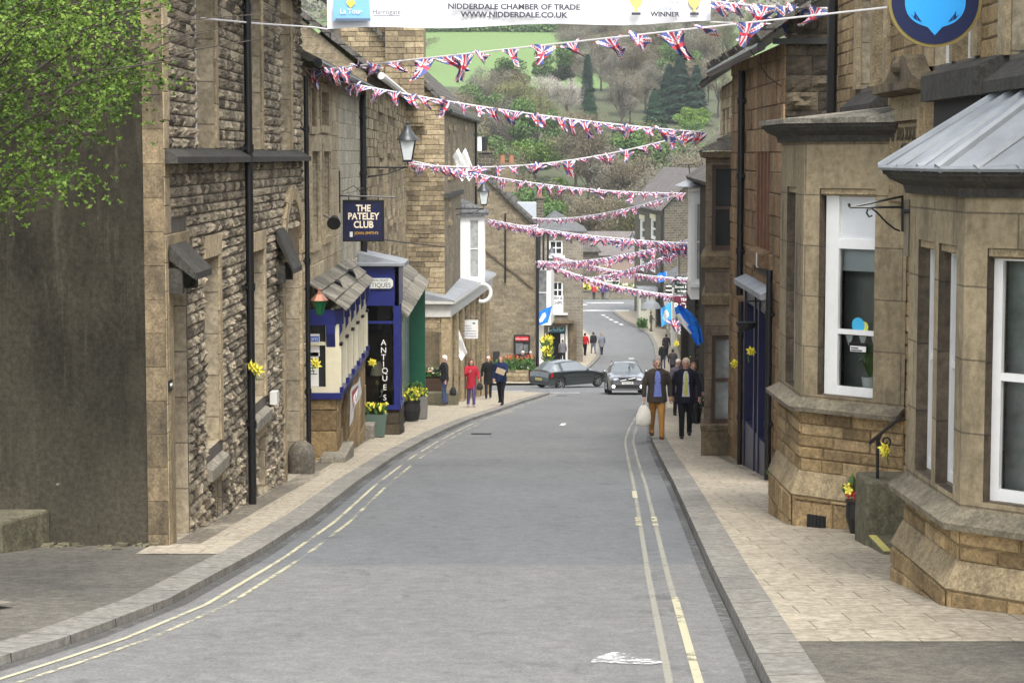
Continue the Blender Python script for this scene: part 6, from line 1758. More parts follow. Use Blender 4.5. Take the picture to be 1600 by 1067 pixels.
sb_ = thing('stone_bay_house', 'sooty stone house with a two-storey brown-framed bay and flag roof', 'house', (4.6, 42, gz(42)))
fw3 = FR((4.55, 46.2), (4.2, 38.8))
w3 = [(fw3.uy(45.2), fw3.uy(44.4), 2.2, 3.1), (fw3.uy(43.6), fw3.uy(42.8), 2.2, 3.1), (fw3.uy(41.2), fw3.uy(40.4), 2.2, 3.1)]
mb = MB(); wall(mb, fw3, 0, fw3.L, -5, 3.6, w3, .25); mb.build('wall', [M['mortar'], M['reveal']], sb_)
mb = MB(); stones(mb, fw3, 0, fw3.L, -1, 3.55, [(a - .04, b + .04, c, d) for a, b, c, d in w3], ch=.25, ln=(.3, .6), proj=.03, seed=22); mb.build('stone_facing', M['ashlar'], sb_)
for o in w3: pane_window(fw3, *o, -.2, sb_, frame='offwhite')
slab_roof((3.75, 38.9, 3.62), (4.1, 46.6, 3.55), (7.9, 46.6, 6.0), (7.6, 38.9, 6.3), 5, 9, 'slate', sb_, th=.08, seed=13)
mb = MB(); mb.box(4.2, 7.6, 38.82, 38.95, 2, 3.7); mb.build('gable_wall', M['rubble'], sb_)
fb3 = FR((3.55, 38.8), (4.32, 38.8)); fb4 = FR((3.84, 41.6), (3.55, 38.8))
z3 = lambda py: Z(py, 38.8)
u0, u1 = upx(fb3, 1112, 400), upx(fb3, 1149, 400)
b3o = [(u0, u1, z3(392), z3(258)), (u0 + .02, u1 + .01, z3(662), z3(524))]
mb = MB(); wall(mb, fb3, 0, fb3.L, -4.2, z3(248), b3o, .1, rm=0); wall(mb, fb4, 0, fb4.L, -4.2, z3(248), [(.4, 1.2, z3(392), z3(258)), (1.5, 2.4, z3(392), z3(258))], .1, rm=0); 
mb.build('bay_wall', brick_mat('brown_bay_ashlar', (.19, .15, .105), (.15, .12, .085), (.09, .07, .05), 1.4, .5, .008, soot=.7, bump=.35, scale=1.3, grain=.55, streak=(2, 2, .5), dist=.008), sb_)
mb = MB(); P3 = Poly([(3.84, 41.6), (3.55, 38.8), (4.3, 38.8)])
P3.band(mb, [(0, z3(420)), (.07, z3(418)), (.08, z3(400)), (0, z3(394))]); mb.build('bay_sill', M['dress_dark'], sb_)
mb = MB(); P3.band(mb, [(0, z3(478)), (.06, z3(476)), (.06, z3(462)), (0, z3(458))]); mb.build('string_course', M['dress_dark'], sb_)
mb = MB(); P3.band(mb, [(0, z3(674)), (.06, z3(672)), (.07, z3(664)), (0, z3(662))]); P3.band(mb, [(0, -4), (.05, -4), (.05, z3(668)), (0, z3(666))]); mb.build('bay_plinth', M['dress_dark'], sb_)
for o in b3o: pane_window(fb3, *o, -.05, sb_, frame='brown_wood', glass='glass_grey' if o[2] < -1 else 'glass', fw=.07)
for a, b in ((.4, 1.2), (1.5, 2.4)): pane_window(fb4, a, b, z3(392), z3(258), -.05, sb_, frame='brown_wood', fw=.07)
mb = MB(); P3.band(mb, [(0, z3(248)), (.1, z3(246)), (.12, z3(238)), (-.2, z3(237))]); mb.build('bay_cornice', M['dress_dark'], sb_)
ev3 = P3.off(.14); zz = z3(238)
slab_roof((ev3[0].x, ev3[0].y, zz), (ev3[1].x, ev3[1].y, zz), (4.3, 39.2, zz + .42), (4.4, 41.6, zz + .42), 2, 4, 'flag_roof', sb_, name='bay_roof', seed=4)
mb = MB(); mb.face([(ev3[1].x, ev3[1].y, zz + .03), (ev3[2].x + .1, ev3[2].y, zz + .03), (4.3, 39.2, zz + .42)]); mb.build('bay_roof', M['flag_roof'], sb_)
# ---- white oriel house, and the row down the hill
wh = thing('white_oriel_house', 'stone house with a tall white oriel and black shop front, past the stone bay', 'house', (5.6, 56, gz(56)))
fo1 = FR((5.72, 66.0), (4.7, 46.6))
mb = MB(); wall(mb, fo1, 0, fo1.L, -7, 1.5, [], rm=0); stones(mb, fo1, 0, 4, -6.5, -1.6, ch=.22, ln=(.25, .5), proj=.08, rock=True, seed=3); mb.box(5.3, 5.72, 65.5, 66.1, -7, Z(500, 65.5)); mb.build('wall', M['rubble'], wh)
mb = MB(); roof_slab(mb, [(4.4, 46.6, 1.5), (5.4, 66, 1.5), (9.4, 66, 4), (8.4, 46.6, 4)], .14); mb.build('roof', M['slate'], wh)
d = 62.0; a, b = XX(1079, d), XX(1112, d); f_ = FR((a, d), (b, d)); f2_ = FR((a + .15, d + 3), (a, d)); zo0, zo1 = Z(468, d), Z(292, d)
mb = MB(); ou0, ou1 = upx(f_, 1086, 400), upx(f_, 1100, 400); wall(mb, f_, 0, f_.L, zo0, zo1, [(ou0, ou1, Z(440, d), Z(316, d))], .08, rm=0); wall(mb, f2_, 0, f2_.L, zo0, zo1, [(.4, 1.3, Z(440, d), Z(316, d)), (1.6, 2.6, Z(440, d), Z(316, d))], .08, rm=0); mb.face([(a, d, zo0), (b, d, zo0), (b, d + 3, zo0), (a + .15, d + 3, zo0)])
f_.box(mb, -.05, f_.L, 0, .07, Z(449, d), Z(443, d)); f_.box(mb, -.08, f_.L, 0, .1, Z(299, d), Z(293, d)); mb.build('oriel', M['white'], wh)
pane_window(f_, ou0, ou1, Z(440, d), Z(316, d), -.03, wh, fw=.06, glass='net'); pane_window(f2_, .4, 1.3, Z(440, d), Z(316, d), -.03, wh, fw=.06); pane_window(f2_, 1.6, 2.6, Z(440, d), Z(316, d), -.03, wh, fw=.06)
mb = MB(); e = .25; mb.vf([(a - e, d - e, zo1), (b, d - e, zo1), (b, d + 3 + e, zo1), (a - e, d + 3 + e, zo1), (b - .1, d + .8, zo1 + .42), (b, d + 2.5, zo1 + .42)], [(0, 1, 4), (0, 4, 5, 3), (2, 3, 5), (1, 2, 5, 4), (3, 2, 1, 0)]); mb.build('oriel_roof', M['lead'], wh)
mb = MB(); mb.box(XX(1086, 63), 5.8, 63, 66.2, Z(640, 63), Z(455, 63)); mb.build('shop_front', M['black_matt'], wh)
fx = lambda y: kr(y) + (1.35 if y < 70 else 1.9)
SEG = [(66.2, 95, 5.6, 'far_dark', 'sooty stone shop house, first beyond the white oriel'), (95, 121, 5.8, 'far_grey', 'grey stone shop house with hanging signs, half way down on the right'), (121, 146, 5.9, 'far_pale', 'pale rendered shop house with the orange shop front'), (146, 169, 5.6, 'far_brick', 'small stone shop with a gablet, low on the right'), (169, 187, 5.2, 'far_pale', 'cream shop at the foot of the hill on the right')]
for i, (y0, y1, hh, mt, lab) in enumerate(SEG):
    h_ = thing('shop_house', lab, 'house', (fx(y0) + 2, (y0 + y1) / 2, gz(y1)), 'shop houses down the right of the street')
    f_ = FR((fx(y1), y1), (fx(y0), y0)); zt_e = gz(y1) + hh
    n_ = int(f_.L // 4.5); op = []
    for k in range(n_):
        u = (k + .5) / n_ * f_.L
        op.append((u - .45, u + .45, zt_e - 1.9, zt_e - .5)); op.append((u - 1.5, u + 1.5, gz(y1 + (y0 - y1) * u / f_.L) + .5, gz(y1 + (y0 - y1) * u / f_.L) + 2.5))
    mb = MB(); wall(mb, f_, 0, f_.L, gz(y1) - .3, zt_e, op, .15); mb.face([(fx(y0), y0, gz(y1) - .3), (fx(y0), y0, zt_e), (fx(y0) + 4, y0, zt_e + 2.6), (fx(y0) + 8, y0, zt_e), (fx(y0) + 8, y0, gz(y1) - .3)]); mb.build('wall', [M[mt], M['reveal']], h_)
    for k, o in enumerate(op): pane_window(f_, o[0], o[1], o[2], o[3], -.08, h_, frame='white' if k % 2 == 0 else ('offwhite', 'white', 'navy', 'white', 'cream')[i], fw=.1, bars_v=0 if k % 2 == 0 else 1)
    mb = MB()
    for k in range(1, len(op), 2): f_.box(mb, op[k][0] - .2, op[k][1] + .2, 0, .2, op[k][3] + .05, op[k][3] + .55)
    mb.build('shop_fascia', [M['black_matt'], M['navy'], plain('orange_fascia', (.55, .13, .02), .5), M['green'], M['offwhite']][i], h_)
    mb = MB(); roof_slab(mb, [(fx(y0) - .3, y0 - .1, zt_e), (fx(y1) - .3, y1, zt_e), (fx(y1) + 4, y1, zt_e + 2.7), (fx(y0) + 4, y0 - .1, zt_e + 2.7)], .15); mb.build('roof', M['slate' if i % 2 else 'slate_blue'], h_)
# tall house closing the view at the bend
th = thing('bend_house', 'tall dark stone house with a pinkish slate roof at the bend, white windows', 'house', (16, 200, -13.6))
c0 = (XX(1037, 190), 190.0); c1 = (XX(991, 214), 214.0); c2 = (XX(1090, 192), 192.0)
f1 = FR(c1, c0); f2_ = FR(c0, c2); zt_e = Z(327, 192)
tops_ = [(f1.uy(209), f1.uy(205.5), Z(377, 205), Z(344, 205)), (f1.uy(200), f1.uy(196.5), Z(374, 198), Z(342, 198)), (f1.uy(209), f1.uy(205.5), Z(425, 205), Z(398, 205)), (f1.uy(200), f1.uy(196.5), Z(425, 198), Z(398, 198))]
mb = MB(); wall(mb, f1, 0, f1.L, -13.8, zt_e, tops_, .2); ap = f2_.p(f2_.L * .95, 0, zt_e + 3.4); mb.face([f2_.p(0, 0, -13.8), f2_.p(f2_.L, 0, -13.8), ap, f2_.p(0, 0, zt_e)]); mb.build('wall', [M['far_dark'], M['white']], th)
for o in tops_: pane_window(f1, *o, -.1, th, fw=.22)
mb = MB()
for o in tops_: f1.box(mb, o[0] - .3, o[1] + .3, 0, .1, o[3], o[3] + .42)
mb.build('lintels', M['cream'], th)
mb = MB(); roof_slab(mb, [f1.p(-.5, .5, zt_e), f1.p(f1.L + .1, .5, zt_e), f1.p(f1.L + .1, -3.0, zt_e + 3.7), f1.p(-.5, -3.0, zt_e + 3.7)], .2); mb.build('roof', M['slate_pink'], th)
mb = MB(); mb.tube([f1.p(f1.L - .1, .2, -13), f1.p(f1.L - .1, .2, zt_e)], .12, 6); mb.tube([f1.p(0, .5, zt_e - .1), f1.p(f1.L + .1, .5, zt_e - .1)], .12, 6); mb.build('gutter', M['black'], th)
mb = MB(); a, b = XX(1062, 170), XX(1078, 170); mb.box(a, b, 170, 172, -10, Z(388, 170)); mb.box(a - .2, b + .2, 169.8, 172.2, Z(388, 170), Z(384, 170)); mb.build('yard_chimney', M['far_dark'], label='dark stone chimney stack in front of the bend house gable', cat='chimney')
lantern(988, 379, 200, 1.0, XX(995, 200), 'far black street lantern by the bend house')
# aerial on the white oriel's roof line
mb = MB(); p = at(1075, 259, 64); mb.tube([at(1058, 258, 64), at(1086, 257, 64)], .012, 5); mb.tube([at(1076, 258, 64), (XX(1076, 64), 64, 1.6)], .015, 5)
for k in range(6): x = lerp(at(1060, 258, 64).x, at(1084, 258, 64).x, k / 5); mb.tube([(x, 63.8, p.z), (x, 64.2, p.z)], .008, 4)
mb.build('aerial', M['black'], label='thin television aerial above the white oriel house', cat='aerial')
for px, py in ((1077, 262), (1085, 264)):
    pass
# hanging signs, flags and small shop things down the right
def hsign(px0, px1, py0, py1, d, mat, label, lines, tmat, name='hanging_sign'):
    a, b = at(px0, py0, d), at(px1, py1, d)
    o = thing(name, label, 'sign', (a.x, d, b.z), 'hanging signs on the right of the street')
    mb = MB(); mb.box(a.x, b.x, d - .04, d + .04, b.z, a.z); mb.build('board', mat if not isinstance(mat, str) else M[mat], o)
    n_ = len(lines); H = a.z - b.z
    for k, (t, s) in enumerate(lines): textmesh('lettering', t, ((a.x + b.x) / 2, d - .045, a.z - H * (k + .5) / n_), (1, 0, 0), (0, 0, 1), s, tmat, o, sx=.95, bold=.008)
    mb = MB(); mb.tube([(a.x - .1, d, a.z + .08), (fx(d) + .1, d, a.z + .08)], .025, 6); mb.build('bracket', M['black'], o)
    return o
hsign(1054, 1082, 432, 458, 118, plain('sign_black_green', (.012, .03, .022), .5), 'dark hanging sign with cursive white words, Est. at the top', [('EST. 1827', .2), ('The Oldest', .18), ('Sweet Shop', .21), ('in England', .17)], M['txt_white'])
hsign(1054, 1083, 463, 484, 112, plain('maroon_sign', (.12, .008, .03), .5), 'maroon hanging sign reading Tea Roo', [('TEA', .2), ('ROO', .5)], M['txt_white'])
hsign(1040, 1050, 444, 470, 140, 'black_matt', 'narrow black hanging board with small white lines', [('OPEN', .16), ('TODAY', .13), ('FUDGE', .13), ('ICES', .13)], M['txt_white'])
hsign(1058, 1070, 511, 522, 128, 'white', 'small white hanging sign with a dark figure two', [('2', .4)], M['txt_dark'])
mb = MB(); mb.box(XX(1049, 170), XX(1056, 170), 170, 170.3, gz(170) + .1, Z(450, 170)); mb.build('white_post', M['offwhite'], label='white pilaster beside the maroon hanging sign', cat='post')
mb = MB(); mb.box(XX(1072, 121), XX(1078, 121), 120.6, 120.9, gz(121) + .1, Z(520, 121)); mb.build('orange_post', plain('orange_paint', (.6, .13, .03), .5), label='orange painted shop post below the big blue flag', cat='post')
gz_ = gz(180)
sd_ = thing('shop_kiosk', 'pale green shop porch with a grey parasol at the street foot', 'kiosk', (XX(1008, 189), 189, gz(189)))
mb = MB(); a, b = XX(998, 192), XX(1024, 192); mb.box(a, b, 192, 195, gz(190), Z(456, 192)); mb.build('porch_wall', plain('sage_cream', (.38, .38, .3), .6), sd_)
mb = MB(); mb.box(a - .1, b + .2, 191.7, 195.2, Z(456, 192), Z(450, 192)); mb.build('porch_roof', M['lead'], sd_)
mb = MB(); mb.box(a + .2, lerp(a, b, .45), 191.95, 191.99, gz(190) + 1.7, Z(461, 192)); mb.build('window', M['glass_grey'], sd_)
mb = MB(); p = at(1017, 474, 188.8); mb.lathe([(.95, -.45), (.7, 0), (.05, .4)], p, 10); mb.tube([p, p + Vector((0, 0, -1.9))], .04, 6); mb.build('parasol', plain('grey_parasol', (.17, .18, .19), .8), sd_)
mb = MB(); rr = random.Random(5); p = at(1004, 507, 188); leaves_mass(mb, p, (.4, .3, .4), 260, .3, rr); mb.build('shrub', M['plantleaf'], label='small dark green shrub in front of the pale green porch', cat='shrub')
fl_ = thing('flower_display', 'bank of yellow flowers outside the orange shop front', 'flowers', at(1086, 548, 112))
mb = MB(); rr = random.Random(6); flowers_mass(mb, at(1084, 545, 112), (.22, .2, .35), 70, .1, rr); mb.build('blooms', M['yellow'], fl_)
mb = MB(); leaves_mass(mb, at(1085, 552, 112), (.22, .2, .4), 140, .2, rr); mb.build('foliage', M['plantleaf'], fl_)
daffodil(XX(1083, 66, 600) - .15, 64.5, Z(560, 64.5), 'yellow daffodils on the rubble wall below the white oriel', 0, 1.2)
for px, py, lab in ((1056, 536, 'pale daffodils on a post beside the small white sign'), (1067, 540, 'pale daffodils between the white and orange posts')):
    daffodil(XX(px, 124), 123.5, Z(py, 124), lab, 0, 2.0)
pbx = thing('flower_tub', 'tub of white and green flowers behind the suited man', 'planter', (XX(1090, 56, 640), 56, gz(56)))
c = Vector((XX(1089, 56, 640), 56, gz(56) + .1))
mb = MB(); mb.lathe([(.2, 0), (.28, .4), (.3, .42)], c, 12); mb.build('tub', M['black_matt'], pbx)
mb = MB(); rr = random.Random(3); leaves_mass(mb, c + Vector((0, 0, .6)), (.25, .2, .2), 200, .16, rr); mb.build('foliage', M['plantleaf'], pbx)
mb = MB(); flowers_mass(mb, c + Vector((0, -.1, .68)), (.25, .2, .18), 30, .06, rr); mb.build('blooms', M['white'], pbx)
# ================================================================ people
def remesh(mb, voxel, name, smooth_it=2):
    me = bpy.data.meshes.new('tmp'); me.from_pydata(mb.v, [], mb.f)
    o = bpy.data.objects.new('tmp', me); COL.objects.link(o)
    r = o.modifiers.new('r', 'REMESH'); r.mode = 'VOXEL'; r.voxel_size = voxel; r.use_smooth_shade = True
    if smooth_it:
        s = o.modifiers.new('s', 'SMOOTH'); s.iterations = smooth_it; s.factor = .5
    bpy.context.view_layer.update()
    out = bpy.data.meshes.new_from_object(o.evaluated_get(bpy.context.evaluated_depsgraph_get()))
    bpy.data.objects.remove(o); bpy.data.meshes.remove(me)
    out.name = name
    return out
_cl = {}
def cloth(c, rough=.9):
    k = tuple(c)
    if k not in _cl: _cl[k] = plain('cloth', c, rough, var=.18, vs_=18, spec=.2)
    return _cl[k]
SKIN = plain('skin', (.5, .29, .21), .55, var=.06)
EYE = plain('eye_dark', (.02, .015, .012), .3, var=0)
LIP = plain('lips', (.36, .14, .11), .5, var=0)
def person(loc, yaw, label, h=1.75, top=(.03, .03, .035), trousers=(.03, .03, .035), hair=(.3, .28, .26), shoes=(.03, .02, .015), stride=.18, lead=1, arms=((8, 10), (-8, 10)), coat=.80, long_hair=False, bald=False, hat=None, shirt=None, tie=None, skirt=None, vox=.016, build=1.0, lean=0, head_turn=0, head_down=0, group='people in the street'):
    """one walking or standing figure facing -Y before yaw; built at real size, feet on the ground"""
    k = h / 1.75
    o = thing('person', label, 'person', (0, 0, 0), group)
    sw = .19 * (.9 + .1 * build)
    V3 = lambda x, y, z: Vector((x, y + lean * max(0, z - .9), z)) * k
    hip = [V3(s * .085, 0, .92) for s in (-1, 1)]
    feet = [V3(s * .085, -lead * s * stride, .09 + (.05 if (lead * s < 0 and stride > .12) else 0)) for s in (-1, 1)]
    knee = [(hip[i] + feet[i]) / 2 + V3(0, -.035, .02) for i in (0, 1)]
    sho = [V3(s * sw, 0, 1.43) for s in (-1, 1)]
    elb, wri, hnd = [], [], []
    for i, s in enumerate((-1, 1)):
        a, b = math.radians(arms[i][0]), math.radians(arms[i][1]); sp = arms[i][2] if len(arms[i]) > 2 else .07
        e = sho[i] + Vector((s * sp, -math.sin(a) * .29, -math.cos(a) * .28)) * k
        w = e + Vector((s * .0 - s * (arms[i][3] if len(arms[i]) > 3 else 0), -math.sin(a + b) * .25, -math.cos(a + b) * .25)) * k
        elb.append(e); wri.append(w); hnd.append((w - e).normalized())
    neck0, hc = V3(0, .01, 1.46), V3(0, -.02, 1.63)
    RT = Matrix.Rotation(math.radians(head_turn), 3, 'Z') @ Matrix.Rotation(math.radians(head_down), 3, 'X')
    hp = lambda x, y, z: hc + (RT @ Vector((x, y, z))) * k
    # --- body: one continuous surface
    b = MB()
    b.ell(hc + Vector((0, 0, .015)) * k, (.078 * k, .096 * k, .105 * k), 16, 12, RT)
    b.ell(hp(0, -.018, -.055), (.058 * k, .07 * k, .065 * k), 12, 8, RT)                     # jaw
    b.tube([hp(0, -.088, .012), hp(0, -.103, -.012), hp(0, -.108, -.026), hp(0, -.09, -.036)], [.011 * k, .014 * k, .018 * k, .01 * k], 8)   # nose
    b.ell(hp(0, -.078, .03), (.055 * k, .02 * k, .012 * k), 10, 6, RT)                        # brow
    b.ell(hp(0, -.075, -.095), (.028 * k, .022 * k, .02 * k), 8, 6, RT)                       # chin
    for s in (-1, 1): b.ell(hp(s * .08, .008, -.005), (.012 * k, .024 * k, .034 * k), 8, 6, RT)
    b.tube([neck0 - Vector((0, 0, .06)) * k, hp(0, .005, -.06)], [.062 * k, .052 * k], 12)
    b.tube([V3(0, 0, .86), V3(0, 0, 1.0), V3(0, 0, 1.1), V3(0, 0, 1.3), V3(0, 0, 1.42), V3(0, 0, 1.5)], [(.15 * k, .1 * k), (.155 * k, .1 * k), (.14 * k, .095 * k), (.165 * k, .105 * k), (.15 * k, .085 * k), (.06 * k, .055 * k)], 16)
    for i, s in enumerate((-1, 1)):
        b.tube([hip[i] + V3(0, 0, .02), knee[i], feet[i]], [.078 * k, .05 * k, .036 * k], 10)
        b.tube([feet[i] + V3(0, .03, -.03), feet[i] + V3(0, -.13, -.055)], [.034 * k, .03 * k], 8)
        b.tube([sho[i] - V3(s * .04, 0, 0), sho[i], elb[i], wri[i]], [.05 * k, .052 * k, .038 * k, .026 * k], 10)
        d = hnd[i]; side = Vector((0, -1, 0)) if abs(d.y) < .8 else Vector((0, 0, 1)); side = (side - d * side.dot(d)).normalized(); nrm = d.cross(side)
        b.tube([wri[i] - d * .01 * k, wri[i] + d * .04 * k, wri[i] + d * .095 * k], [(.026 * k, .02 * k), (.034 * k, .017 * k), (.036 * k, .014 * k)], 10)
        for f in range(4):                                                                    # fingers, slightly curled
            p0 = wri[i] + d * .088 * k + side * ((f - 1.5) * .018 * k); L = (.062, .075, .072, .055)[f] * k; cu = nrm * (-s) * .018 * k
            b.tube([p0, p0 + d * L * .5 + cu * .3, p0 + d * L * .92 + cu * 1.4], [.0095 * k, .009 * k, .007 * k], 6)
        p0 = wri[i] + d * .03 * k + side * .028 * k
        b.tube([p0, p0 + d * .035 * k + side * .022 * k, p0 + d * .068 * k + side * .02 * k], [.013 * k, .011 * k, .008 * k], 6)
    me = remesh(b, min(vox, .012) * (1 if vox < .012 else 1), 'body', 1)
    for m in (SKIN, EYE, LIP): me.materials.append(m)
    ey = [hp(s * .032, -.086, .012) for s in (-1, 1)]; mo_ = hp(0, -.09, -.062)
    for pg in me.polygons:
        c = pg.center
        if min((c - e).length for e in ey) < .0135 * k: pg.material_index = 1
        elif abs((c - mo_).z) < .007 * k and (c - mo_).length < .027 * k: pg.material_index = 2
    bo = link(bpy.data.objects.new('body', me), o)
    # --- clothes
    T = MB()
    for i in (0, 1):
        T.tube([hip[i] + V3(0, 0, .04), hip[i] + V3(0, 0, -.1), knee[i], feet[i] + V3(0, .005, .06), feet[i] + V3(0, 0, -.02)], [(.1 * k * build, .1 * k), (.095 * k * build, .1 * k), (.068 * k, .07 * k), (.056 * k, .06 * k), (.058 * k, .062 * k)], 12)
    T.tube([V3(0, 0, .84), V3(0, 0, .92), V3(0, 0, 1.06)], [(.165 * k * build, .115 * k), (.175 * k * build, .12 * k), (.16 * k * build, .112 * k)], 16)
    me = remesh(T, vox, 'trousers'); me.materials.append(cloth(trousers)); link(bpy.data.objects.new('trousers', me), o)
    J = MB()
    J.tube([V3(0, 0, coat), V3(0, 0, coat + .12), V3(0, 0, 1.1), V3(0, 0, 1.3), V3(0, 0, 1.41), V3(0, .005, 1.475), V3(0, .01, 1.505)], [(.2 * k * build, .145 * k * build), (.195 * k * build, .14 * k * build), (.175 * k * build, .13 * k * build), (.195 * k * build, .135 * k), (.185 * k * build, .115 * k), (.1 * k, .08 * k), (.075 * k, .07 * k)], 18)
    for i, s in enumerate((-1, 1)):
        J.tube([sho[i] - V3(s * .08, 0, .0), sho[i] + V3(0, 0, -.01), elb[i], wri[i] + (elb[i] - wri[i]) * .06], [.07 * k, .075 * k, .06 * k, .048 * k], 12)
        J.tube([V3(s * .05, 0, 1.49), V3(s * .15, 0, 1.455)], [.045 * k, .05 * k], 8)
    me = remesh(J, vox, 'jacket'); me.materials.append(cloth(top)); link(bpy.data.objects.new('jacket', me), o)
    if skirt:
        S = MB(); S.tube([V3(0, 0, .5), V3(0, 0, .75), V3(0, 0, .98)], [(.22 * k, .18 * k), (.2 * k, .15 * k), (.16 * k, .12 * k)], 16); me = remesh(S, vox, 'skirt'); me.materials.append(cloth(skirt)); link(bpy.data.objects.new('skirt', me), o)
    if shirt:
        S = MB()
        y0 = -.128 * k * (.5 + .5 * build)
        ry_ = lambda z: -(pl([(.8, .145 * build), (.92, .14 * build), (1.1, .13 * build), (1.3, .135), (1.41, .115), (1.475, .082)], z) + .006)
        rows = [(z_, w_, ry_(z_)) for z_, w_ in ((1.475, .036), (1.4, .055), (1.3, .062), (1.2, .065), (1.1, .07), (1.0, .078), (.93, .085))]
        for (z0, w0, a0), (z1, w1, a1) in zip(rows, rows[1:]):
            S.hexa([V3(-w1, a1, z1), V3(w1, a1, z1), V3(w1, a1 + .08, z1), V3(-w1, a1 + .08, z1), V3(-w0, a0, z0), V3(w0, a0, z0), V3(w0, a0 + .08, z0), V3(-w0, a0 + .08, z0)])
        S.build('shirt', cloth(shirt), o)
        L = MB()
        for s in (-1, 1):                                                                     # lapels
            pts = [V3(s * .03, -.09, 1.485), V3(s * .085, -.125, 1.36), V3(s * .045, -.155, 1.18), V3(s * .115, -.135, 1.4), V3(s * .075, -.075, 1.5)]
            L.face([pts[0], pts[1], pts[2]]); L.face([pts[0], pts[4], pts[3], pts[1]]); L.face([pts[1], pts[3], pts[2]])
        L.build('lapels', cloth(top), o)
    if tie:
        S = MB()
        ry_ = lambda z: -(pl([(.8, .145 * build), (.92, .14 * build), (1.1, .13 * build), (1.3, .135), (1.41, .115), (1.475, .082)], z) + .014)
        rows = [(z_, w_, ry_(z_)) for z_, w_ in ((1.455, .018), (1.43, .022), (1.3, .028), (1.2, .032), (1.1, .036), (.98, .038), (.93, .005))]
        for (z0, w0, a0), (z1, w1, a1) in zip(rows, rows[1:]):
            S.hexa([V3(-w1, a1, z1), V3(w1, a1, z1), V3(w1, a1 + .02, z1), V3(-w1, a1 + .02, z1), V3(-w0, a0, z0), V3(w0, a0, z0), V3(w0, a0 + .02, z0), V3(-w0, a0 + .02, z0)])
        S.build('tie', cloth(tie), o)
    F = MB()
    for i in (0, 1):
        f = feet[i] + V3(0, 0, -.09)
        F.ell(f + V3(0, -.05, .04), (.046 * k, .13 * k, .04 * k), 12, 6); F.tube([f + V3(0, .03, .03), f + V3(0, .03, .11)], [.05 * k, .048 * k], 10); F.tube([f + V3(0, -.12, .025), f + V3(0, .06, .025)], [(.043 * k, .024 * k), (.038 * k, .024 * k)], 8)
    me = remesh(F, vox * .8, 'shoes', 1); me.materials.append(cloth(shoes, .5)); link(bpy.data.objects.new('shoes', me), o)
    H = MB()
    if hat:
        H.ell(hp(0, .01, .07), (.1 * k, .115 * k, .075 * k), 14, 8, RT); H.ell(hp(0, -.01, .045), (.11 * k, .14 * k, .018 * k), 14, 6, RT)
    elif bald:
        H.ell(hp(0, .04, .0), (.088 * k, .075 * k, .065 * k), 12, 8, RT)
    else:
        H.ell(hp(0, .018, .045), (.09 * k, .104 * k, .09 * k), 14, 10, RT); H.ell(hp(0, .05, -.01), (.086 * k, .07 * k, .085 * k), 12, 8, RT)
        if long_hair:
            H.ell(hp(0, .045, -.09), (.1 * k, .07 * k, .13 * k), 12, 8, RT)
            for s in (-1, 1): H.ell(hp(s * .075, .0, -.05), (.025 * k, .05 * k, .11 * k), 8, 6, RT)
    me = remesh(H, vox * .8, 'hat' if hat else 'hair', 1); me.materials.append(cloth(hat or hair)); link(bpy.data.objects.new('hat' if hat else 'hair', me), o)
    o.location = loc; o.rotation_euler.z = math.radians(yaw)
    o['wrist'] = 0; del o['wrist']
    W = Matrix.Translation(Vector(loc)) @ Matrix.Rotation(math.radians(yaw), 4, 'Z')
    return o, [W @ (wri[i] + hnd[i] * .09 * k) for i in (0, 1)]
def gp(px, d, pave=True):
    """ground point under picture column px at distance d"""
    z = gz(d) + (PV if pave else 0)
    y, v = 0, 0
    py = 533.5 - FPX * math.tan(math.atan((z - CAMZ) / d) + TH)
    return Vector((XX(px, d, py), d, z))
DK = (.022, .022, .026)
pm1, h1 = person(gp(1026, 46.0), 3, 'man in a brown tweed jacket, blue shirt and mustard trousers carrying a white bag', 1.79, (.05, .042, .034), (.34, .17, .045), (.26, .23, .2), (.1, .04, .02), .2, 1, ((4, 8, .09), (-6, 18, .09)), .80, shirt=(.16, .2, .5), vox=.011, build=1.1, head_turn=10, head_down=-4)
pm2, h2 = person(gp(1071, 46.3), -4, 'man in a black suit with a yellow tie walking beside the tweed jacket', 1.78, (.012, .012, .022), (.01, .01, .014), (.5, .4, .3), (.025, .02, .018), .14, -1, ((-6, 14, .09), (6, 8, .1)), .78, shirt=(.5, .5, .62), tie=(.5, .5, .12), vox=.011, build=1.14, head_turn=-6)
def carrier(p, w, h, label, mat, name='carrier_bag', cat='bag'):
    o = thing(name, label, cat, p)
    mb = MB()
    for j in range(7):
        pass
    rows = [(0, .6), (.12, .95), (.4, 1.0), (.75, .8), (1, .35)]
    mb.tube([p + Vector((.012 * math.sin(i * 3), 0, -h * (1 - t) - .08)) for i, (t, s) in enumerate(rows)], [(w / 2 * s, w / 4 * s) for t, s in rows], 14)
    for i, v in enumerate(mb.v): q = noise.noise((v[0] * 14, v[1] * 14, v[2] * 10)) * .022; mb.v[i] = (v[0] + q, v[1] + q, v[2])
    mb.build('bag', mat, o, smooth=True)
    mb = MB()
    for s in (-1, 1): mb.tube([p + Vector((s * w * .16, 0, -.09)), p + Vector((s * .015, 0, .01))], .007, 5)
    mb.build('handles', mat, o)
    return o
carrier(h1[0] + Vector((-.01, -.02, -.0)), .34, .46, 'crumpled white carrier bag held by the man in tweed', plain('white_plastic_bag', (.62, .6, .54), .4, var=.12, vs_=9))
person(gp(695, 74.0), -75, 'white-haired man in a dark jacket and blue jeans turning to the planter', 1.75, DK, (.05, .07, .14), (.62, .6, .56), (.05, .035, .025), .06, 1, ((35, 50, .04), (-4, 12)), .86, head_turn=15)
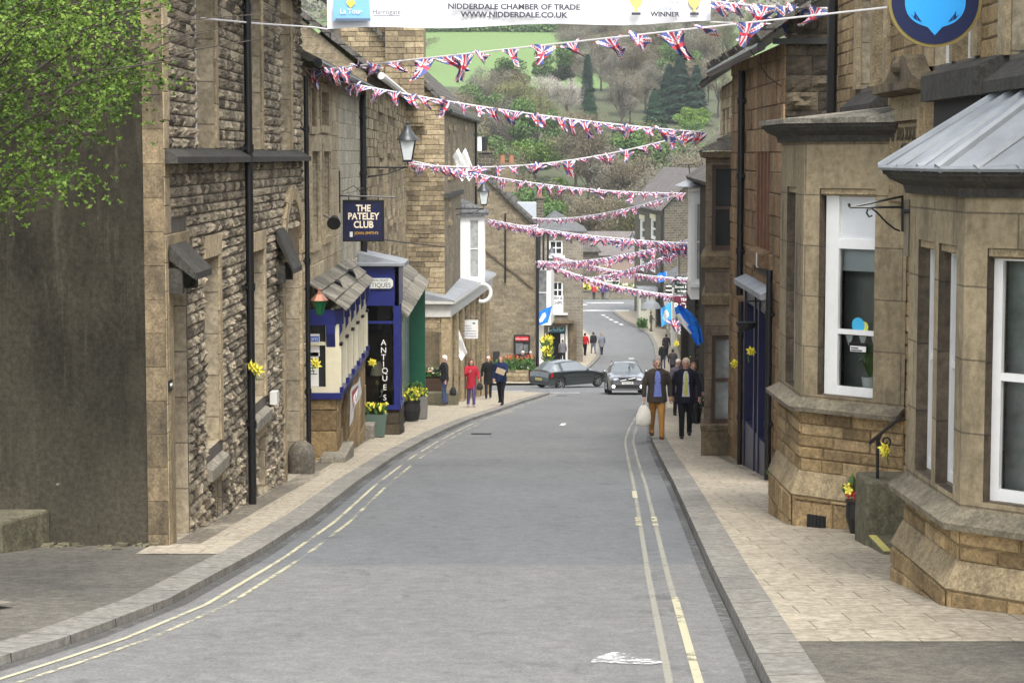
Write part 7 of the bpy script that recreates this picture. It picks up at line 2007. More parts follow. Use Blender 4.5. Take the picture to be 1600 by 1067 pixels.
_, hh = person(gp(736, 72.0), 12, 'woman in a bright red coat with crossed arms and purple trousers', 1.63, (.34, .02, .035), (.08, .06, .16), (.12, .045, .03), (.35, .3, .33), .12, 1, ((25, 95, .03, .1), (12, 40)), .66, long_hair=True, build=.95)
carrier(hh[1] + Vector((.0, 0, .05)), .22, .26, 'black shopping bag beside the woman in red', M['black_matt'])
person(gp(763, 84.0), 0, 'grey-haired person in a long black coat behind the navy jacket', 1.68, (.012, .012, .013), DK, (.55, .53, .5), DK, .1, -1, ((4, 10), (-4, 12)), .58)
pn, hn = person(gp(783, 74.5), -18, 'man in a navy jacket holding a brown paper parcel', 1.74, (.012, .022, .065), (.012, .012, .016), (.2, .12, .08), DK, .13, 1, ((-4, 14), (30, 70, .05, .06)), .82, build=1.08)
mb = MB(); c = hn[1] + Vector((-.02, -.08, .0)); RZ = Matrix.Rotation(.35, 3, 'Y')
mb.hexa([c + RZ @ Vector(v) for v in ((-.16, -.02, -.1), (.16, -.02, -.1), (.16, .03, -.1), (-.16, .03, -.1), (-.16, -.02, .1), (.16, -.02, .1), (.16, .03, .1), (-.16, .03, .1))]); mb.build('paper_parcel', plain('brown_paper', (.36, .28, .18), .8), label='flat brown paper parcel held by the man in navy', cat='parcel')
carrier(gp(708, 73.4) + Vector((0, 0, .72)), .24, .3, 'black shoulder bag hanging by the man in blue jeans', M['black_matt'])
person(gp(817, 118.5), 20, 'white-haired person in a dark purple coat leaning on the garden wall', 1.7, (.045, .03, .045), (.05, .02, .025), (.66, .63, .56), DK, .05, 1, ((15, 60, .05), (4, 10)), .7)
person(gp(829, 118.9), -10, 'person in a plum coat and maroon trousers at the bin corner', 1.68, (.055, .022, .038), (.13, .015, .025), (.5, .48, .45), (.2, .16, .14), .08, -1, ((6, 12), (6, 40, .05)), .72)
person(gp(879, 150.0), 180, 'person in a grey jacket seen from behind at the chip shop', 1.72, (.13, .125, .14), DK, (.12, .11, .1), DK, .04, 1, ((6, 10), (6, 10)), .8, build=1.1)
person(gp(914, 161.0), 160, 'dark-haired person in a red top by the buff house corner', 1.7, (.45, .015, .02), (.012, .012, .014), (.02, .016, .014), DK, .12, 1, ((8, 10), (-8, 10)), .9)
person(gp(927, 163.0, False), 200, 'man in a black top and blue jeans crossing by the grey coat', 1.78, DK, (.12, .14, .19), (.05, .035, .025), DK, .2, 1, ((10, 10), (-14, 20)), .92)
person(gp(940, 163.0, False), 190, 'woman with long fair hair in a grey coat crossing the road', 1.72, (.17, .19, .22), DK, (.3, .22, .14), DK, .22, -1, ((10, 10), (-10, 15)), .64, long_hair=True)
person(gp(928, 232.0, False), 170, 'distant person in a red top by the end wall', 1.72, (.4, .04, .05), (.03, .03, .04), (.04, .03, .03), DK, .05, 1, ((6, 10), (6, 10)), .85, vox=.022)
person(gp(942, 232.2, False), 175, 'distant person in a purple coat by the end wall', 1.72, (.1, .05, .17), (.03, .03, .04), (.06, .04, .04), DK, .05, 1, ((6, 10), (6, 10)), .75, vox=.022)
person(gp(948.5, 232.4, False), 185, 'distant person in dark blue beside the purple coat', 1.7, (.05, .06, .12), (.25, .24, .24), (.1, .07, .05), DK, .05, 1, ((6, 10), (6, 10)), .85, vox=.022)
person(gp(1017, 187.5), 100, 'person in an olive jacket on the far pavement by the porch', 1.75, (.07, .065, .045), (.09, .09, .07), (.05, .04, .03), DK, .06, 1, ((20, 40), (6, 10)), .8)
person(gp(1036, 141.0), 180, 'person in a black jacket and jeans walking away down the hill', 1.76, (.014, .016, .016), (.03, .04, .07), (.03, .022, .018), DK, .16, 1, ((8, 10), (-8, 10)), .9, build=1.08)
person(gp(1041, 158.0), 175, 'dark-coated person farther down beyond the black jacket', 1.78, DK, DK, (.03, .022, .018), DK, .1, -1, ((8, 10), (-8, 10)), .7)
person(gp(1051, 126.0), 170, 'dark figure in the shop doorway under the small white sign', 1.7, (.05, .045, .05), DK, (.04, .03, .03), DK, .05, 1, ((8, 10), (8, 10)), .8)
person(gp(1059.5, 62.0), 4, 'white-haired person in a mauve-grey coat just behind the two men', 1.68, (.14, .12, .15), DK, (.72, .69, .6), DK, .1, 1, ((4, 10), (-4, 10)), .7)
person(gp(1078, 72.0), 0, 'fair-haired person half hidden behind the suited man', 1.78, (.2, .13, .12), DK, (.4, .3, .2), DK, .1, -1, ((4, 10), (-4, 10)), .75)
person(gp(1083, 55.5), 0, 'reddish-haired person behind the shoulder of the suited man', 1.62, (.06, .05, .055), DK, (.3, .16, .1), DK, .1, 1, ((4, 10), (-4, 10)), .75)
person(gp(1078, 84.0), 0, 'pink-faced person farthest back in the group on the right pavement', 1.78, (.08, .07, .06), DK, (.3, .2, .13), DK, .1, 1, ((4, 10), (-4, 10)), .75)

# ================================================================ cars
def carpaint(name, c, rough=.28):
    m, n, l, b = newmat(name); b.inputs['Base Color'].default_value = (*c, 1); b.inputs['Roughness'].default_value = rough
    b.inputs['Metallic'].default_value = .85; b.inputs['Coat Weight'].default_value = .8; b.inputs['Coat Roughness'].default_value = .06; b.inputs['Coat IOR'].default_value = 2.0
    return m
def car(name, label, loc, yaw, st, W, wheels, roof_span, paint, wr=.31, plate=('', 'front'), extras=None):
    """st: stations from nose to tail: (y, half width, z bottom, z belt, z top, half top width)"""
    o = thing(name, label, 'car', (0, 0, 0), 'cars at the junction')
    ys = set()
    def interp(y):
        for a, b in zip(st, st[1:]):
            if a[0] <= y <= b[0]:
                t = (y - a[0]) / (b[0] - a[0]); return [lerp(p, q, t) for p, q in zip(a, b)]
        return list(st[-1])
    L = st[-1][0]
    ylist = sorted(set([s[0] for s in st] + [wy_ + dy for wy_ in wheels for dy in (-wr * 1.17, -wr * 1.0, -wr * .6, 0, wr * .6, wr * 1.0, wr * 1.17)]))
    rings = []
    for y in ylist:
        y_, w, zb, zl, zt, rw = interp(y)
        cut = 0
        for q in wheels:
            dd = abs(y - q)
            if dd < wr * 1.16: cut = max(cut, math.sqrt(max(0, (wr * 1.16) ** 2 - dd ** 2)) + wr)
        zs = max(zb, cut); zm = max(lerp(zb, zl, .55), zs + .03)
        zl2 = max(zl, zm + .02)
        half = [(0.0, zb if not cut else max(zb, .3)), (w * .8, zb if not cut else max(zb, .3)), (w * .93, zs), (w * .985, zs + .02), (w, zm), (w * .975, zl2), (lerp(w * .975, rw, .12), lerp(zl2, zt, .1)), (rw, zt - .055 * (1 if zt - zl > .2 else .4)), (rw * .8, zt), (0, zt + .02)]
        rings.append([(x, y, z) for x, z in half] + [(-x, y, z) for x, z in reversed(half[1:-1])])
    n = len(rings[0]); nh = 10
    mb = MB(); gl = {'windscreen': MB(), 'rear_window': MB(), 'side_window': MB()}
    r0, r1 = roof_span[1], roof_span[2]
    for i in range(len(rings) - 1):
        ym = (ylist[i] + ylist[i + 1]) / 2
        for k in range(n):
            f = [rings[i][k], rings[i][(k + 1) % n], rings[i + 1][(k + 1) % n], rings[i + 1][k]]
            kk = k if k < nh - 1 else n - 1 - k
            if roof_span[0] < ym < r0 and kk in (7, 8): gl['windscreen'].vf(f, [(0, 1, 2, 3)])
            elif r1 < ym < roof_span[3] and kk in (7, 8): gl['rear_window'].vf(f, [(0, 1, 2, 3)])
            elif roof_span[0] + .1 < ym < roof_span[3] - .12 and kk == 6 and not any(abs(ym - p) < .06 for p in roof_span[4]): gl['side_window'].vf(f, [(0, 1, 2, 3)])
            else: mb.vf(f, [(0, 1, 2, 3)])
    mb.vf(rings[0], [tuple(range(n))]); mb.vf(rings[-1], [tuple(reversed(range(n)))])
    bo = mb.build('body', paint, o, smooth=True)
    CG = plain('car_glass', (.12, .14, .145), .04, var=0, spec=.9); CG.node_tree.nodes['Principled BSDF'].inputs['IOR'].default_value = 2.1  # base colour lifted to stand in for sky reflected in the glass
    for k, g in gl.items(): g.build(k, CG, o, smooth=True)
    mb = MB()
    for q in wheels: mb.box(-W / 2 + .1, W / 2 - .1, q - wr * 1.1, q + wr * 1.1, .25, .75)
    mb.box(-W / 2 + .2, W / 2 - .2, .3, L - .3, .2, .4); mb.build('underbody', M['black_matt'], o)
    for q in wheels:
        for s in (-1, 1):
            x = s * (W / 2 - .11)
            t = MB(); nn = 22
            pr = [(wr * .66, -.1), (wr * .93, -.1), (wr, -.07), (wr, .07), (wr * .93, .1), (wr * .66, .1)]
            v = [(x + b_, q + a_ * math.cos(2 * math.pi * j / nn), wr + a_ * math.sin(2 * math.pi * j / nn)) for a_, b_ in pr for j in range(nn)]
            t.vf(v, [(i * nn + j, i * nn + (j + 1) % nn, (i + 1) * nn + (j + 1) % nn, (i + 1) * nn + j) for i in range(5) for j in range(nn)])
            wo = t.build('wheel', plain('tyre_rubber', (.015, .015, .016), .8) if 'tyre_rubber' not in bpy.data.materials else bpy.data.materials['tyre_rubber'], o, smooth=True)
            h = MB()
            h.vf([(x + s * .05, q + wr * .66 * math.cos(2 * math.pi * j / nn), wr + wr * .66 * math.sin(2 * math.pi * j / nn)) for j in range(nn)], [tuple(range(nn))]); h.m = 1
            for j in range(6):
                a = 2 * math.pi * j / 6 + .3; c_, s_ = math.cos(a), math.sin(a)
                p = lambda r_, w_, e: (x + s * (.05 + e), q + r_ * c_ - w_ * s_, wr + r_ * s_ + w_ * c_)
                h.hexa([p(.03, -.03, .003), p(wr * .66, -.02, .003), p(wr * .66, .02, .003), p(.03, .03, .003), p(.03, -.025, .04), p(wr * .66, -.015, .025), p(wr * .66, .015, .025), p(.03, .025, .04)])
            vv = [(x + s * e, q + r_ * math.cos(2 * math.pi * j / nn), wr + r_ * math.sin(2 * math.pi * j / nn)) for e, r_ in ((.055, wr * .6), (.075, wr * .63), (.075, wr * .69), (.055, wr * .69)) for j in range(nn)]
            h.vf(vv, [(i * nn + j, i * nn + (j + 1) % nn, (i + 1) * nn + (j + 1) % nn, (i + 1) * nn + j) for i in range(3) for j in range(nn)])
            h.build('rim', [M['black_matt'], plain('alloy', (.4, .41, .42), .3, metal=.8) if 'alloy' not in bpy.data.materials else bpy.data.materials['alloy']], wo)
    for s in (-1, 1):
        mb = MB(); y = roof_span[0] + .35; x = s * (W / 2 + .07); z = interp(y)[3] + .1
        mb.ell((x, y, z), (.1, .06, .075), 10, 8); mb.tube([(x, y, z - .03), (s * (W / 2 - .06), y + .03, z - .06)], .02, 6); mb.build('wing_mirror', paint, o, smooth=True)
    if extras: extras(o, L, W, interp)
    o.location = loc; o.rotation_euler.z = math.radians(yaw)
    return o
LAMPW = plain('lit_lamp', (1, .97, .9), .3, var=0, emit=6)
HLG = plain('headlight_glass', (.35, .38, .4), .08, var=0)
CHR = plain('chrome', (.6, .61, .62), .12, metal=1, var=0)
def estate_front(o, L, W, it):
    for s in (-1, 1):
        mb = MB(); mb.hexa([(s * .44, .045, .63), (s * .8, .2, .64), (s * .8, .4, .66), (s * .44, .2, .66), (s * .46, .1, .76), (s * .8, .25, .79), (s * .8, .45, .8), (s * .46, .25, .78)]); mb.build('headlight', HLG, o)
        mb = MB(); mb.tube([(s * .63, .03, .36), (s * .63, -.01, .36)], .06, 14); mb.build('fog_lamp', LAMPW, o)
        mb = MB(); mb.tube([(s * .56, 1.75, 1.46), (s * .56, 1.95, 1.51), (s * .57, 3.6, 1.5), (s * .56, 3.8, 1.45)], .02, 6); mb.build('roof_rail', CHR, o)
    mb = MB()
    for z in (.615, .745): mb.box(-.4 if z > .7 else -.33, .4 if z > .7 else .33, -.025, .02, z - .018, z + .018)
    for s in (-1, 1): mb.hexa([(s * .31, -.025, .6), (s * .35, -.025, .6), (s * .35, .02, .6), (s * .31, .02, .6), (s * .38, -.025, .76), (s * .42, -.025, .76), (s * .42, .02, .76), (s * .38, .02, .76)])
    mb.tube([(-.33, -.03, .62), (.36, -.03, .745)], .012, 6); mb.tube([(0, -.02, .68), (0, -.045, .68)], .05, 12)
    mb.build('grille_surround', CHR, o)
    mb = MB(); mb.box(-.38, .38, -.008, .02, .6, .75); mb.box(-.55, .55, -.008, .03, .27, .43); mb.build('grille', M['black_matt'], o)
    mb = MB(); mb.box(-.26, .26, -.05, -.02, .46, .57); pl_ = mb.build('number_plate', M['offwhite'], o); textmesh('lettering', 'YX52 XNZ', (0, -.054, .515), (1, 0, 0), (0, 0, 1), .1, M['txt_dark'], pl_, sx=.9)
    mb = MB(); mb.box(-.62, .62, -.03, .02, .215, .24); mb.build('bumper_trim', CHR, o)
    mb = MB(); mb.box(.12, .2, 1.45, 1.5, 1.16, 1.24); mb.build('rear_view_mirror', M['black'], o)
EST = [(0.0, .66, .22, .56, .66, .6), (.05, .74, .2, .62, .72, .66), (.25, .83, .19, .7, .8, .72), (.7, .87, .19, .79, .88, .74), (1.2, .885, .19, .88, .96, .72), (1.38, .885, .19, .9, .99, .72), (2.05, .885, .19, .93, 1.42, .56), (2.3, .885, .19, .94, 1.455, .57), (3.0, .885, .19, .95, 1.465, .57), (3.9, .87, .2, .97, 1.42, .55), (4.3, .82, .22, .98, 1.08, .6), (4.42, .8, .24, .9, 1.0, .62), (4.5, .76, .26, .6, .7, .66)]
pv_ = gp(980.5, 94.6, False); pv_.z = gz(94.6)
vc = car('estate_car', 'black estate car with lit fog lamps coming up the hill', (pv_.x, pv_.y, pv_.z + .02), 0, EST, 1.77, (.85, 3.5), (1.38, 2.05, 3.9, 4.3, (2.15, 2.95)), carpaint('blue_black_paint', (.22, .225, .24)), .32, extras=estate_front)
slope_x = math.atan((gz(96.5) - gz(93)) / 3.5)
vc.rotation_euler.x = slope_x
def hatch_bits(o, L, W, it):
    RL = plain('tail_lamp_red', (.3, .01, .015), .2, var=0)
    for s in (-1, 1):
        mb = MB(); mb.hexa([(s * .6, L - .02, .66), (s * .82, L - .18, .66), (s * .84, L - .3, .68), (s * .62, L - .1, .68), (s * .58, L - .06, .9), (s * .79, L - .2, .92), (s * .8, L - .32, .92), (s * .6, L - .14, .9)]); mb.build('tail_lamp', RL, o)
        mb = MB(); mb.hexa([(s * .5, .02, .56), (s * .76, .16, .58), (s * .76, .36, .6), (s * .5, .2, .6), (s * .5, .06, .7), (s * .75, .2, .74), (s * .75, .4, .76), (s * .5, .24, .74)]); mb.build('headlight', HLG, o)
        for q in (1.05, ):
            mb = MB(); mb.box(s * .845 if s > 0 else -.872, .872 if s > 0 else s * .845, q, 3.15, .46, .49); mb.build('side_strip', M['black_matt'], o)
    mb = MB(); mb.box(-.26, .26, L - .02, L + .012, .5, .61); pl_ = mb.build('number_plate', plain('yellow_plate', (.55, .45, .1), .4, var=0), o); textmesh('lettering', 'P411 OHK', (0, L + .014, .555), (-1, 0, 0), (0, 0, 1), .1, M['txt_dark'], pl_, sx=.9)
    mb = MB(); mb.tube([(0, L - .03, .86), (0, L - .005, .86)], .05, 12); mb.build('badge', CHR, o)
    mb = MB(); mb.box(-.76, .76, L - .06, L + .015, .36, .42); mb.build('bumper_strip', M['black_matt'], o)
    for s in (-1, 1):
        for q in (1.95, ): mb = MB(); mb.box(min(s * .86, s * .885), max(s * .86, s * .885), q, q + .16, .79, .815); mb.build('door_handle', M['black'], o)
HAT = [(0.0, .6, .24, .5, .6, .5), (.06, .7, .22, .56, .66, .58), (.25, .8, .2, .66, .76, .66), (.7, .85, .2, .76, .85, .7), (1.1, .865, .2, .85, .93, .69), (1.25, .865, .2, .87, .95, .69), (1.95, .865, .2, .9, 1.37, .56), (2.2, .865, .2, .91, 1.42, .57), (2.8, .865, .2, .92, 1.43, .57), (3.5, .85, .21, .93, 1.37, .55), (3.95, .81, .22, .92, 1.0, .6), (4.08, .79, .24, .84, .92, .62), (4.15, .76, .28, .6, .68, .64)]
gc = gp(890, 110, False)
hc_ = car('hatchback', 'dark grey-green hatchback turning across the junction', (0, 0, 0), 0, HAT, 1.73, (.82, 3.33), (1.25, 1.95, 3.5, 3.95, (2.3, 3.2)), carpaint('grey_green_paint', (.055, .07, .07)), .31, extras=hatch_bits)
ang = math.radians(128)        # nose points right and away
dn = Vector((math.cos(math.radians(38)), math.sin(math.radians(38)) * 1.0, 0))
yw = math.atan2(dn.y, dn.x) + math.pi / 2
org = gc + dn * 2.07
hc_.location = (org.x, org.y, gz(110) + .02); hc_.rotation_euler.z = yw

# ================================================================ flags, bunting, banner, tree
FLB, FLW, FLR = plain('flag_blue', (.08, .1, .3), .8, var=.1), plain('flag_white', (.82, .79, .78), .8, var=.06), plain('flag_red', (.62, .07, .1), .8, var=.1)
def uj(u, v):
    """0 blue, 1 white, 2 red for a flag of 2:1.3"""
    x, y = (u - .5) * 2, (v - .5) * 1.3
    if abs(x) < .1 or abs(y) < .1: return 2
    if abs(x) < .17 or abs(y) < .17: return 1
    d1, d2 = abs(y - x * .65) / 1.19, abs(y + x * .65) / 1.19
    d = min(d1, d2)
    if d < .04: return 2
    if d < .12: return 1
    return 0
def flag_mesh(seed, W=.3, H=.3):
    r = random.Random(seed); mb = MB(); nu, nv = 18, 16
    tw = r.uniform(-2.6, 2.6); dx = r.uniform(-.1, .65); pin = r.uniform(.7, 1.35); ph = r.uniform(0, 6); lift = r.uniform(.0, 1.1)
    P = []
    for j in range(nv + 1):
        v = j / nv
        w = W * (1 - .62 * pin * math.sin(min(1, v * 1.25) * math.pi * .62)); a = tw * v * v
        for i in range(nu + 1):
            u = i / nu - .5
            fold = .07 * math.sin(u * 11 + ph + v * 5) * (.25 + v)
            x = math.cos(a) * u * w + dx * v ** 1.5 * H; y = math.sin(a) * u * w + fold - lift * v * v * H * .8; z = -H * (v * (1 - .45 * lift) - .5 * lift * v * v * (u + .3) + .06 * math.sin(v * 8 + ph) * u)
            P.append((x, y, z))
    for j in range(nv):
        for i in range(nu):
            mb.m = uj((j + .5) / nv, (i + .5) / nu)
            mb.vf([P[j * (nu + 1) + i], P[j * (nu + 1) + i + 1], P[(j + 1) * (nu + 1) + i + 1], P[(j + 1) * (nu + 1) + i]], [(0, 1, 2, 3)])
    me = mb.mesh('flag', [FLB, FLW, FLR], uv=False); me.polygons.foreach_set('use_smooth', [True] * len(me.polygons))
    return me
FLAGS = [flag_mesh(s) for s in range(24)]
rb = random.Random(77)
def bunting(p0, p1, sag, n, size, label, skip=(0.0, 1.0), ts=None):
    p0, p1 = Vector(p0), Vector(p1)
    o = thing('bunting', label, 'bunting', p0, 'strings of flag bunting across the street')
    f = lambda t: p0.lerp(p1, t) - Vector((0, 0, sag * 4 * t * (1 - t)))
    mb = MB(); mb.tube([f(t / 24) for t in range(25)], max(.012, .012 * p0.y / 40), 5); mb.build('cord', FLW, o)
    for k in range(n):
        t = ts[k] if ts else lerp(skip[0], skip[1], (k + rb.uniform(.3, .7)) / n)
        q = f(t); c = bpy.data.objects.new('flag', FLAGS[rb.randrange(len(FLAGS))]); COL.objects.link(c); c.parent = o
        c.location = q - p0 + Vector((0, 0, .0)); s = size * rb.uniform(.85, 1.2); c.scale = (s * rb.choice((1, 1, -1)), s, s); c.rotation_euler = (rb.uniform(-.5, .2), rb.uniform(-.35, .35), rb.uniform(-.5, .5))
    return o
tl = [.02, .045, .07, .10, .135, .175, .215, .29, .33, .37, .405, .46, .52, .565, .63, .68, .725, .775, .835]
bunting(at(478, 112, 36), at(1386, 12, 23), .0, len(tl), 1.15, 'nearest flag bunting, from the club gutter up to the bank wall', ts=tl)
bunting(at(1112, 2, 33), at(1292, 13, 30.2), .03, 7, 1.3, 'short flag bunting from the banner end to the sagging roof')
bunting(at(524, 126, 42), at(1101, 207, 45.5), .12, 27, 1.1, 'second flag bunting, club gutter down to the stone bay house', skip=(.02, 1))
bunting(at(640, 256, 51), at(1098, 203, 45.8), .35, 20, 1.05, 'third flag bunting, rising from the big lantern to the stone bay house', skip=(.02, .98))
bunting(at(636, 250, 51.5), at(1072, 302, 62), .22, 34, .95, 'fourth flag bunting, big lantern down to the white oriel')
bunting(at(832, 341, 119), at(1066, 303, 64), .3, 30, 1.0, 'fifth flag bunting, gable house eave up to the white oriel')
bunting(at(762, 343, 88), at(1078, 381, 66), .15, 78, 1.2, 'sixth flag bunting, thick with flags below the white oriels')
bunting(at(765, 346, 90), at(838, 352, 118), .1, 18, 1.1, 'short flag bunting along the gable house wall')
bunting(at(838, 408, 120), at(1080, 374, 70), .3, 64, 1.2, 'seventh flag bunting, rising right above the chip shop')
bunting(at(838, 406, 121), at(1064, 462, 118), .35, 62, 1.4, 'eighth flag bunting, falling right above the road bend')
bunting(at(905, 434, 150), at(1076, 384, 76), .35, 56, 1.25, 'ninth flag bunting, steep string below the seventh')
bunting(at(862, 398, 146), at(1075, 436, 116), .3, 56, 1.4, 'lowest flag bunting, crossing over the far road')
# banner
d = 33.0
a, b = at(511, 46, d), at(1110, 35, d)
zt0 = at(511, -42, d).z
bn = thing('street_banner', 'white chamber of trade banner strung across the top of the street', 'banner', (a.x, d, a.z))
mb = MB(); nu, nv = 40, 8; V = []
by = lambda s, t: d + .05 * math.sin(s * 11) * (1 - t * .5) + .03 * math.sin(s * 23 + 2)
for j in range(nv + 1):
    for i in range(nu + 1):
        s, t = i / nu, j / nv; V.append((lerp(a.x, b.x, s), by(s, t), lerp(lerp(a.z, b.z, s) + .02 * math.sin(s * 14), zt0 - .02 * s, t)))
for j in range(nv):
    for i in range(nu): mb.vf([V[j * (nu + 1) + i], V[j * (nu + 1) + i + 1], V[(j + 1) * (nu + 1) + i + 1], V[(j + 1) * (nu + 1) + i]], [(0, 1, 2, 3)])
mb.build('cloth', plain('banner_white', (.72, .72, .74), .6, var=.05), bn, smooth=True)
yb = d - .1
tx = lambda px: XX(px, yb, 20)
for t, px, py, s, m in (('NIDDERDALE CHAMBER OF TRADE', 803, 11.5, .115, 'txt_dark'), ('WWW.NIDDERDALE.CO.UK', 803, 24, .115, 'txt_dark'), ('Harrogate', 604, 19.5, .115, 'txt_dark'), ('WINNER', 1039, 23, .1, 'txt_dark')):
    textmesh('lettering', t, (tx(px), yb, Z(py, yb)), (1, 0, -.008), (.008, 0, 1), s, M[m], bn, sx=1.12 if t[0] in 'NW' else .92, bold=.004 if t[0] in 'NW' else 0)
textmesh('lettering', 'STREET', (tx(1053), yb, Z(5, yb)), (1, 0, 0), (0, 0, 1), .08, plain('steel_blue_letters', (.2, .25, .4), .6, var=0), bn)
textmesh('lettering', '2015', (tx(1039), yb, Z(14, yb)), (1, 0, 0), (0, 0, 1), .075, bpy.data.materials['steel_blue_letters'], bn, sx=1.3)
mb = MB(); yq = yb + .015
mb.face([(tx(520), yq, Z(33, yq)), (tx(579), yq, Z(33, yq)), (tx(576), yq, Z(-10, yq)), (tx(521), yq, Z(-10, yq))]); mb.build('logo_panel', plain('banner_blue', (.2, .45, .68), .6, var=.04), bn)
mb = MB(); mb.box(tx(524), tx(578), yb + .004, yb + .01, Z(33, yb), Z(29, yb)); mb.build('logo_strip', plain('banner_navy', (.1, .14, .22), .6, var=0), bn)
mb = MB(); mb.face([(tx(px), yb, Z(py, yb)) for px, py in ((548, 13), (555, 6), (554, 2), (550, 0), (547, 2), (544, 0), (541, 3), (542, 7))]); mb.build('logo_heart', plain('banner_yellow', (.75, .65, .1), .6, var=0), bn)
textmesh('lettering', 'La Tour', (tx(548), yb, Z(18.5, yb)), (1, 0, 0), (0, 0, 1), .11, M['txt_white'], bn, sx=.95)
mb = MB(); mb.box(tx(583), tx(625), yb, yb + .004, Z(25.8, yb), Z(24.8, yb)); mb.build('underline', M['txt_dark'], bn)
for px, w in ((994, 11), (1085, 11)):
    mb = MB()
    mb.face([(tx(px + x * w / 11), yb, Z(y, yb)) for x, y in ((-3, 19), (3, 19), (2, 14), (7, 9), (10, 2), (10, -4), (-10, -4), (-10, 2), (-7, 9), (-2, 14))]); mb.build('trophy', plain('trophy_gold', (.62, .52, .18), .5, var=.15), bn)
    mb = MB(); mb.box(tx(px - 7), tx(px + 7), yb, yb + .004, Z(24, yb), Z(20, yb)); mb.build('trophy_base', M['txt_dark'], bn)
for q in ([(-3.5, 24.0, Z(29, 24)), at(400, 37, 28), at(490, 43, 32), a], [at(511, -40, d), (-3.4, 30, 5.4)], [b, (3.9, 30.8, Z(40, 31))]):
    mb = MB(); mb.tube(q, .012, 5); mb.build('cord', FLW, bn)
# blue county flags
FBL = plain('county_flag_blue', (.01, .2, .75), .75, var=.12)
def big_flag(pole0, pole1, w, h, label, droop=.4, seed=1, white=True, mat=None, swing=1):
    p0, p1 = Vector(pole0), Vector(pole1)
    o = thing('blue_flag', label, 'flag', p0, 'blue flags along the street')
    mb = MB(); mb.tube([p0, p1], .03, 6); mb.build('pole', M['offwhite'], o)
    mb = MB(); nu, nv = 16, 10; P = []; r = random.Random(seed); ph = r.uniform(0, 6)
    ax = (p1 - p0); 
    for j in range(nv + 1):
        for i in range(nu + 1):
            u, v = i / nu, j / nv
            base = p1 - ax.normalized() * (h * v)
            P.append(base + Vector((swing * w * u * (1 - .25 * u), .12 * math.sin(u * 7 + ph + v * 2), -droop * w * u - .1 * u * math.sin(v * 5))))
    for j in range(nv):
        for i in range(nu):
            cu, cv = (i + .5) / nu - .5, (j + .5) / nv - .5
            mb.m = 1 if white and (cu / .24) ** 2 + (cv / .3) ** 2 + .5 * math.sin(cu * 19) * cv < 1 else 0
            mb.vf([P[j * (nu + 1) + i], P[j * (nu + 1) + i + 1], P[(j + 1) * (nu + 1) + i + 1], P[(j + 1) * (nu + 1) + i]], [(0, 1, 2, 3)])
    mb.build('cloth', [mat or FBL, FLW], o, smooth=True)
    return o
big_flag(at(861, 486, 140), at(863, 478, 140), 1.2, 1.15, 'blue flag with a white patch hanging beside the chip shop', .35, 2, swing=-1)
o = thing('blue_flag', 'large blue flag sweeping down across the right hand shops', 'flag', at(1052, 474, 58), 'blue flags along the street')
mb = MB(); mb.tube([at(1050, 470, 58), at(1075, 478, 58), at(1092, 480, 58)], .015, 6); mb.build('pole', M['black'], o)
mb = MB(); CL = [(1054, 478, 5), (1060, 487, 10), (1068, 497, 13), (1076, 506, 13), (1083, 517, 11), (1087, 528, 9), (1090, 538, 6)]; P = []
for i, (px, py, w) in enumerate(CL):
    for j in range(7):
        q = j / 6 - .5; c = at(px + q * w * 1.5 + 4, py - q * w * 1.0, 58); P.append(c + Vector((0, .09 * math.sin(q * 9 + i * .9), 0)))
for i in range(len(CL) - 1):
    for j in range(6):
        mb.m = 1 if (i in (1, 2) and j in (0, 1)) or (i == 3 and j == 0) else 0
        mb.vf([P[i * 7 + j], P[i * 7 + j + 1], P[(i + 1) * 7 + j + 1], P[(i + 1) * 7 + j]], [(0, 1, 2, 3)])
mb.build('cloth', [FBL, FLW], o, smooth=True)
big_flag(at(1050, 500, 128), at(1049, 472, 128), .85, 1.2, 'light blue flag hanging behind the white post, lower of two', .5, 4, mat=plain('pale_county_blue', (.06, .36, .75), .75), swing=-1)
big_flag(at(1042, 440, 152), at(1041, 424, 152), .9, .7, 'small blue flag high over the far shops', .25, 5, swing=-1)
fj = thing('union_flag', 'union flag hanging beside the small white sign', 'flag', at(1052, 500, 126))
c = bpy.data.objects.new('cloth', FLAGS[3]); COL.objects.link(c); c.parent = fj; c.scale = (3.2, 3.2, 3.6)
mb = MB(); mb.tube([at(1050, 499, 126), at(1058, 499, 126)], .025, 5); mb.build('pole', M['black'], fj)
# near tree: trunk stands left of the picture, limbs reach in over the yard
tr = thing('street_tree', 'fresh green tree reaching into the top left over the yard', 'tree', (-6.4, 17.2, gz(17.2)))
mb = MB(); rr = random.Random(40)
T0 = Vector((-6.4, 17.2, gz(17.2) - .1))
mb.tube([T0, T0 + Vector((.05, 0, 1.6)), T0 + Vector((.2, .1, 3.2)), T0 + Vector((.1, .2, 5.2))], [.2, .15, .12, .07], 10)
lm = MB()
crown = MB(); tips = []
def limb(p, e, r, depth):
    m_ = p.lerp(e, .5) + Vector((rr.uniform(-.1, .1), rr.uniform(-.1, .1), .12 * (e - p).length * rr.uniform(.2, 1)))
    lm.tube([p, m_, e], [r, r * .7, r * .35], 5)
    if depth == 0: tips.append((m_, .8)); tips.append((e, 1)); return
    for _ in range(5):
        q = m_.lerp(e, rr.uniform(-.3, 1)); d_ = (e - p).normalized() * (e - p).length * rr.uniform(.25, .5)
        d_ = d_ + Vector((rr.uniform(-.4, .4), rr.uniform(-.4, .4), rr.uniform(-.35, .15)))
        limb(q, q + d_, r * .4, depth - 1)
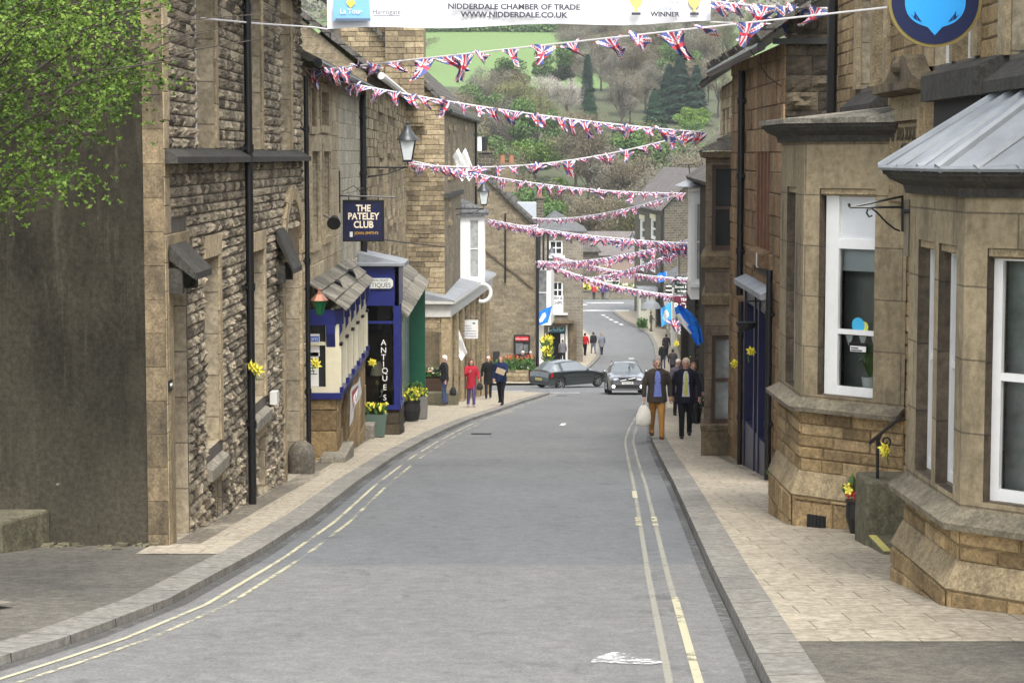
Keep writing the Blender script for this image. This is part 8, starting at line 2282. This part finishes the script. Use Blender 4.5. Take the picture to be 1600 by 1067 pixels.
for px, py, dd, z0 in ((130, 60, 15.6, 2.6), (190, 110, 16.4, 2.9), (60, 180, 15.2, 2.2), (150, 205, 16.2, 2.4), (215, 40, 16.8, 3.4), (20, 90, 15.0, 2.8), (90, -10, 15.8, 3.6), (85, 270, 15.6, 1.9), (180, -60, 16.5, 3.9), (-80, 120, 15.2, 2.5), (-120, -60, 16.6, 3.4), (30, -90, 16.4, 4.2), (130, 150, 17.3, 2.5), (225, 90, 17.6, 3.2), (240, -20, 17.4, 3.6), (40, 30, 17.0, 3.2)):
    limb(T0 + Vector((.1, .1, z0)), at(px, py, dd), .022, 1)
for k in range(9):
    a = rr.uniform(1.8, 4.9); limb(T0 + Vector((.1, .1, rr.uniform(2.2, 4.2))), T0 + Vector((math.cos(a) * 1.9, math.sin(a) * 1.9, rr.uniform(3, 5.6))), .035, 1)
for c, s in tips:
    if c.x / c.y * FPX > -560 or c.z < 1.2 + .0 * c.y: continue
    for _ in range(46):
        q = c + Vector((rr.gauss(0, .15), rr.gauss(0, .18), rr.gauss(0, .11)))
        crown.t = min(1, max(0, rr.random() * .75 + .25 * noise.noise(q * 1.5)))
        for _ in range(6):                                    # a spray of small leaves
            d_ = Vector((rr.uniform(-1, 1), rr.uniform(-1, 1), rr.uniform(-.5, .8))).normalized(); g = d_.orthogonal().normalized(); g = (g * math.cos(rr.random() * 6) + d_.cross(g) * math.sin(rr.random() * 6)).normalized(); L = rr.uniform(.02, .045)
            crown.face([q, q + d_ * L * .5 + g * L * .3, q + d_ * L, q + d_ * L * .5 - g * L * .3])
mb.build('trunk', M['bark'], tr, smooth=True); lm.build('limbs', M['bark'], tr)
crown.build('crown', crown_mat('young_tree_leaves', [(.045, .085, .016), (.12, .195, .034), (.24, .33, .065)]), tr, uv=False)
# ---------------------------------------------------------------- damp valley air over the whole scene
mb = MB(); mb.box(-650, 650, -60, 1560, -30, 210)
m, n, l, b = newmat('valley_haze')
n.remove(b)
pv = n.new('ShaderNodeVolumePrincipled'); pv.inputs['Color'].default_value = (.86, .9, .93, 1); pv.inputs['Density'].default_value = .00022; pv.inputs['Anisotropy'].default_value = .2
l.new(pv.outputs[0], [x for x in n if x.type == 'OUTPUT_MATERIAL'][0].inputs['Volume'])
mb.build('haze', m, kind='stuff', label='thin pale haze over the valley', uv=False)
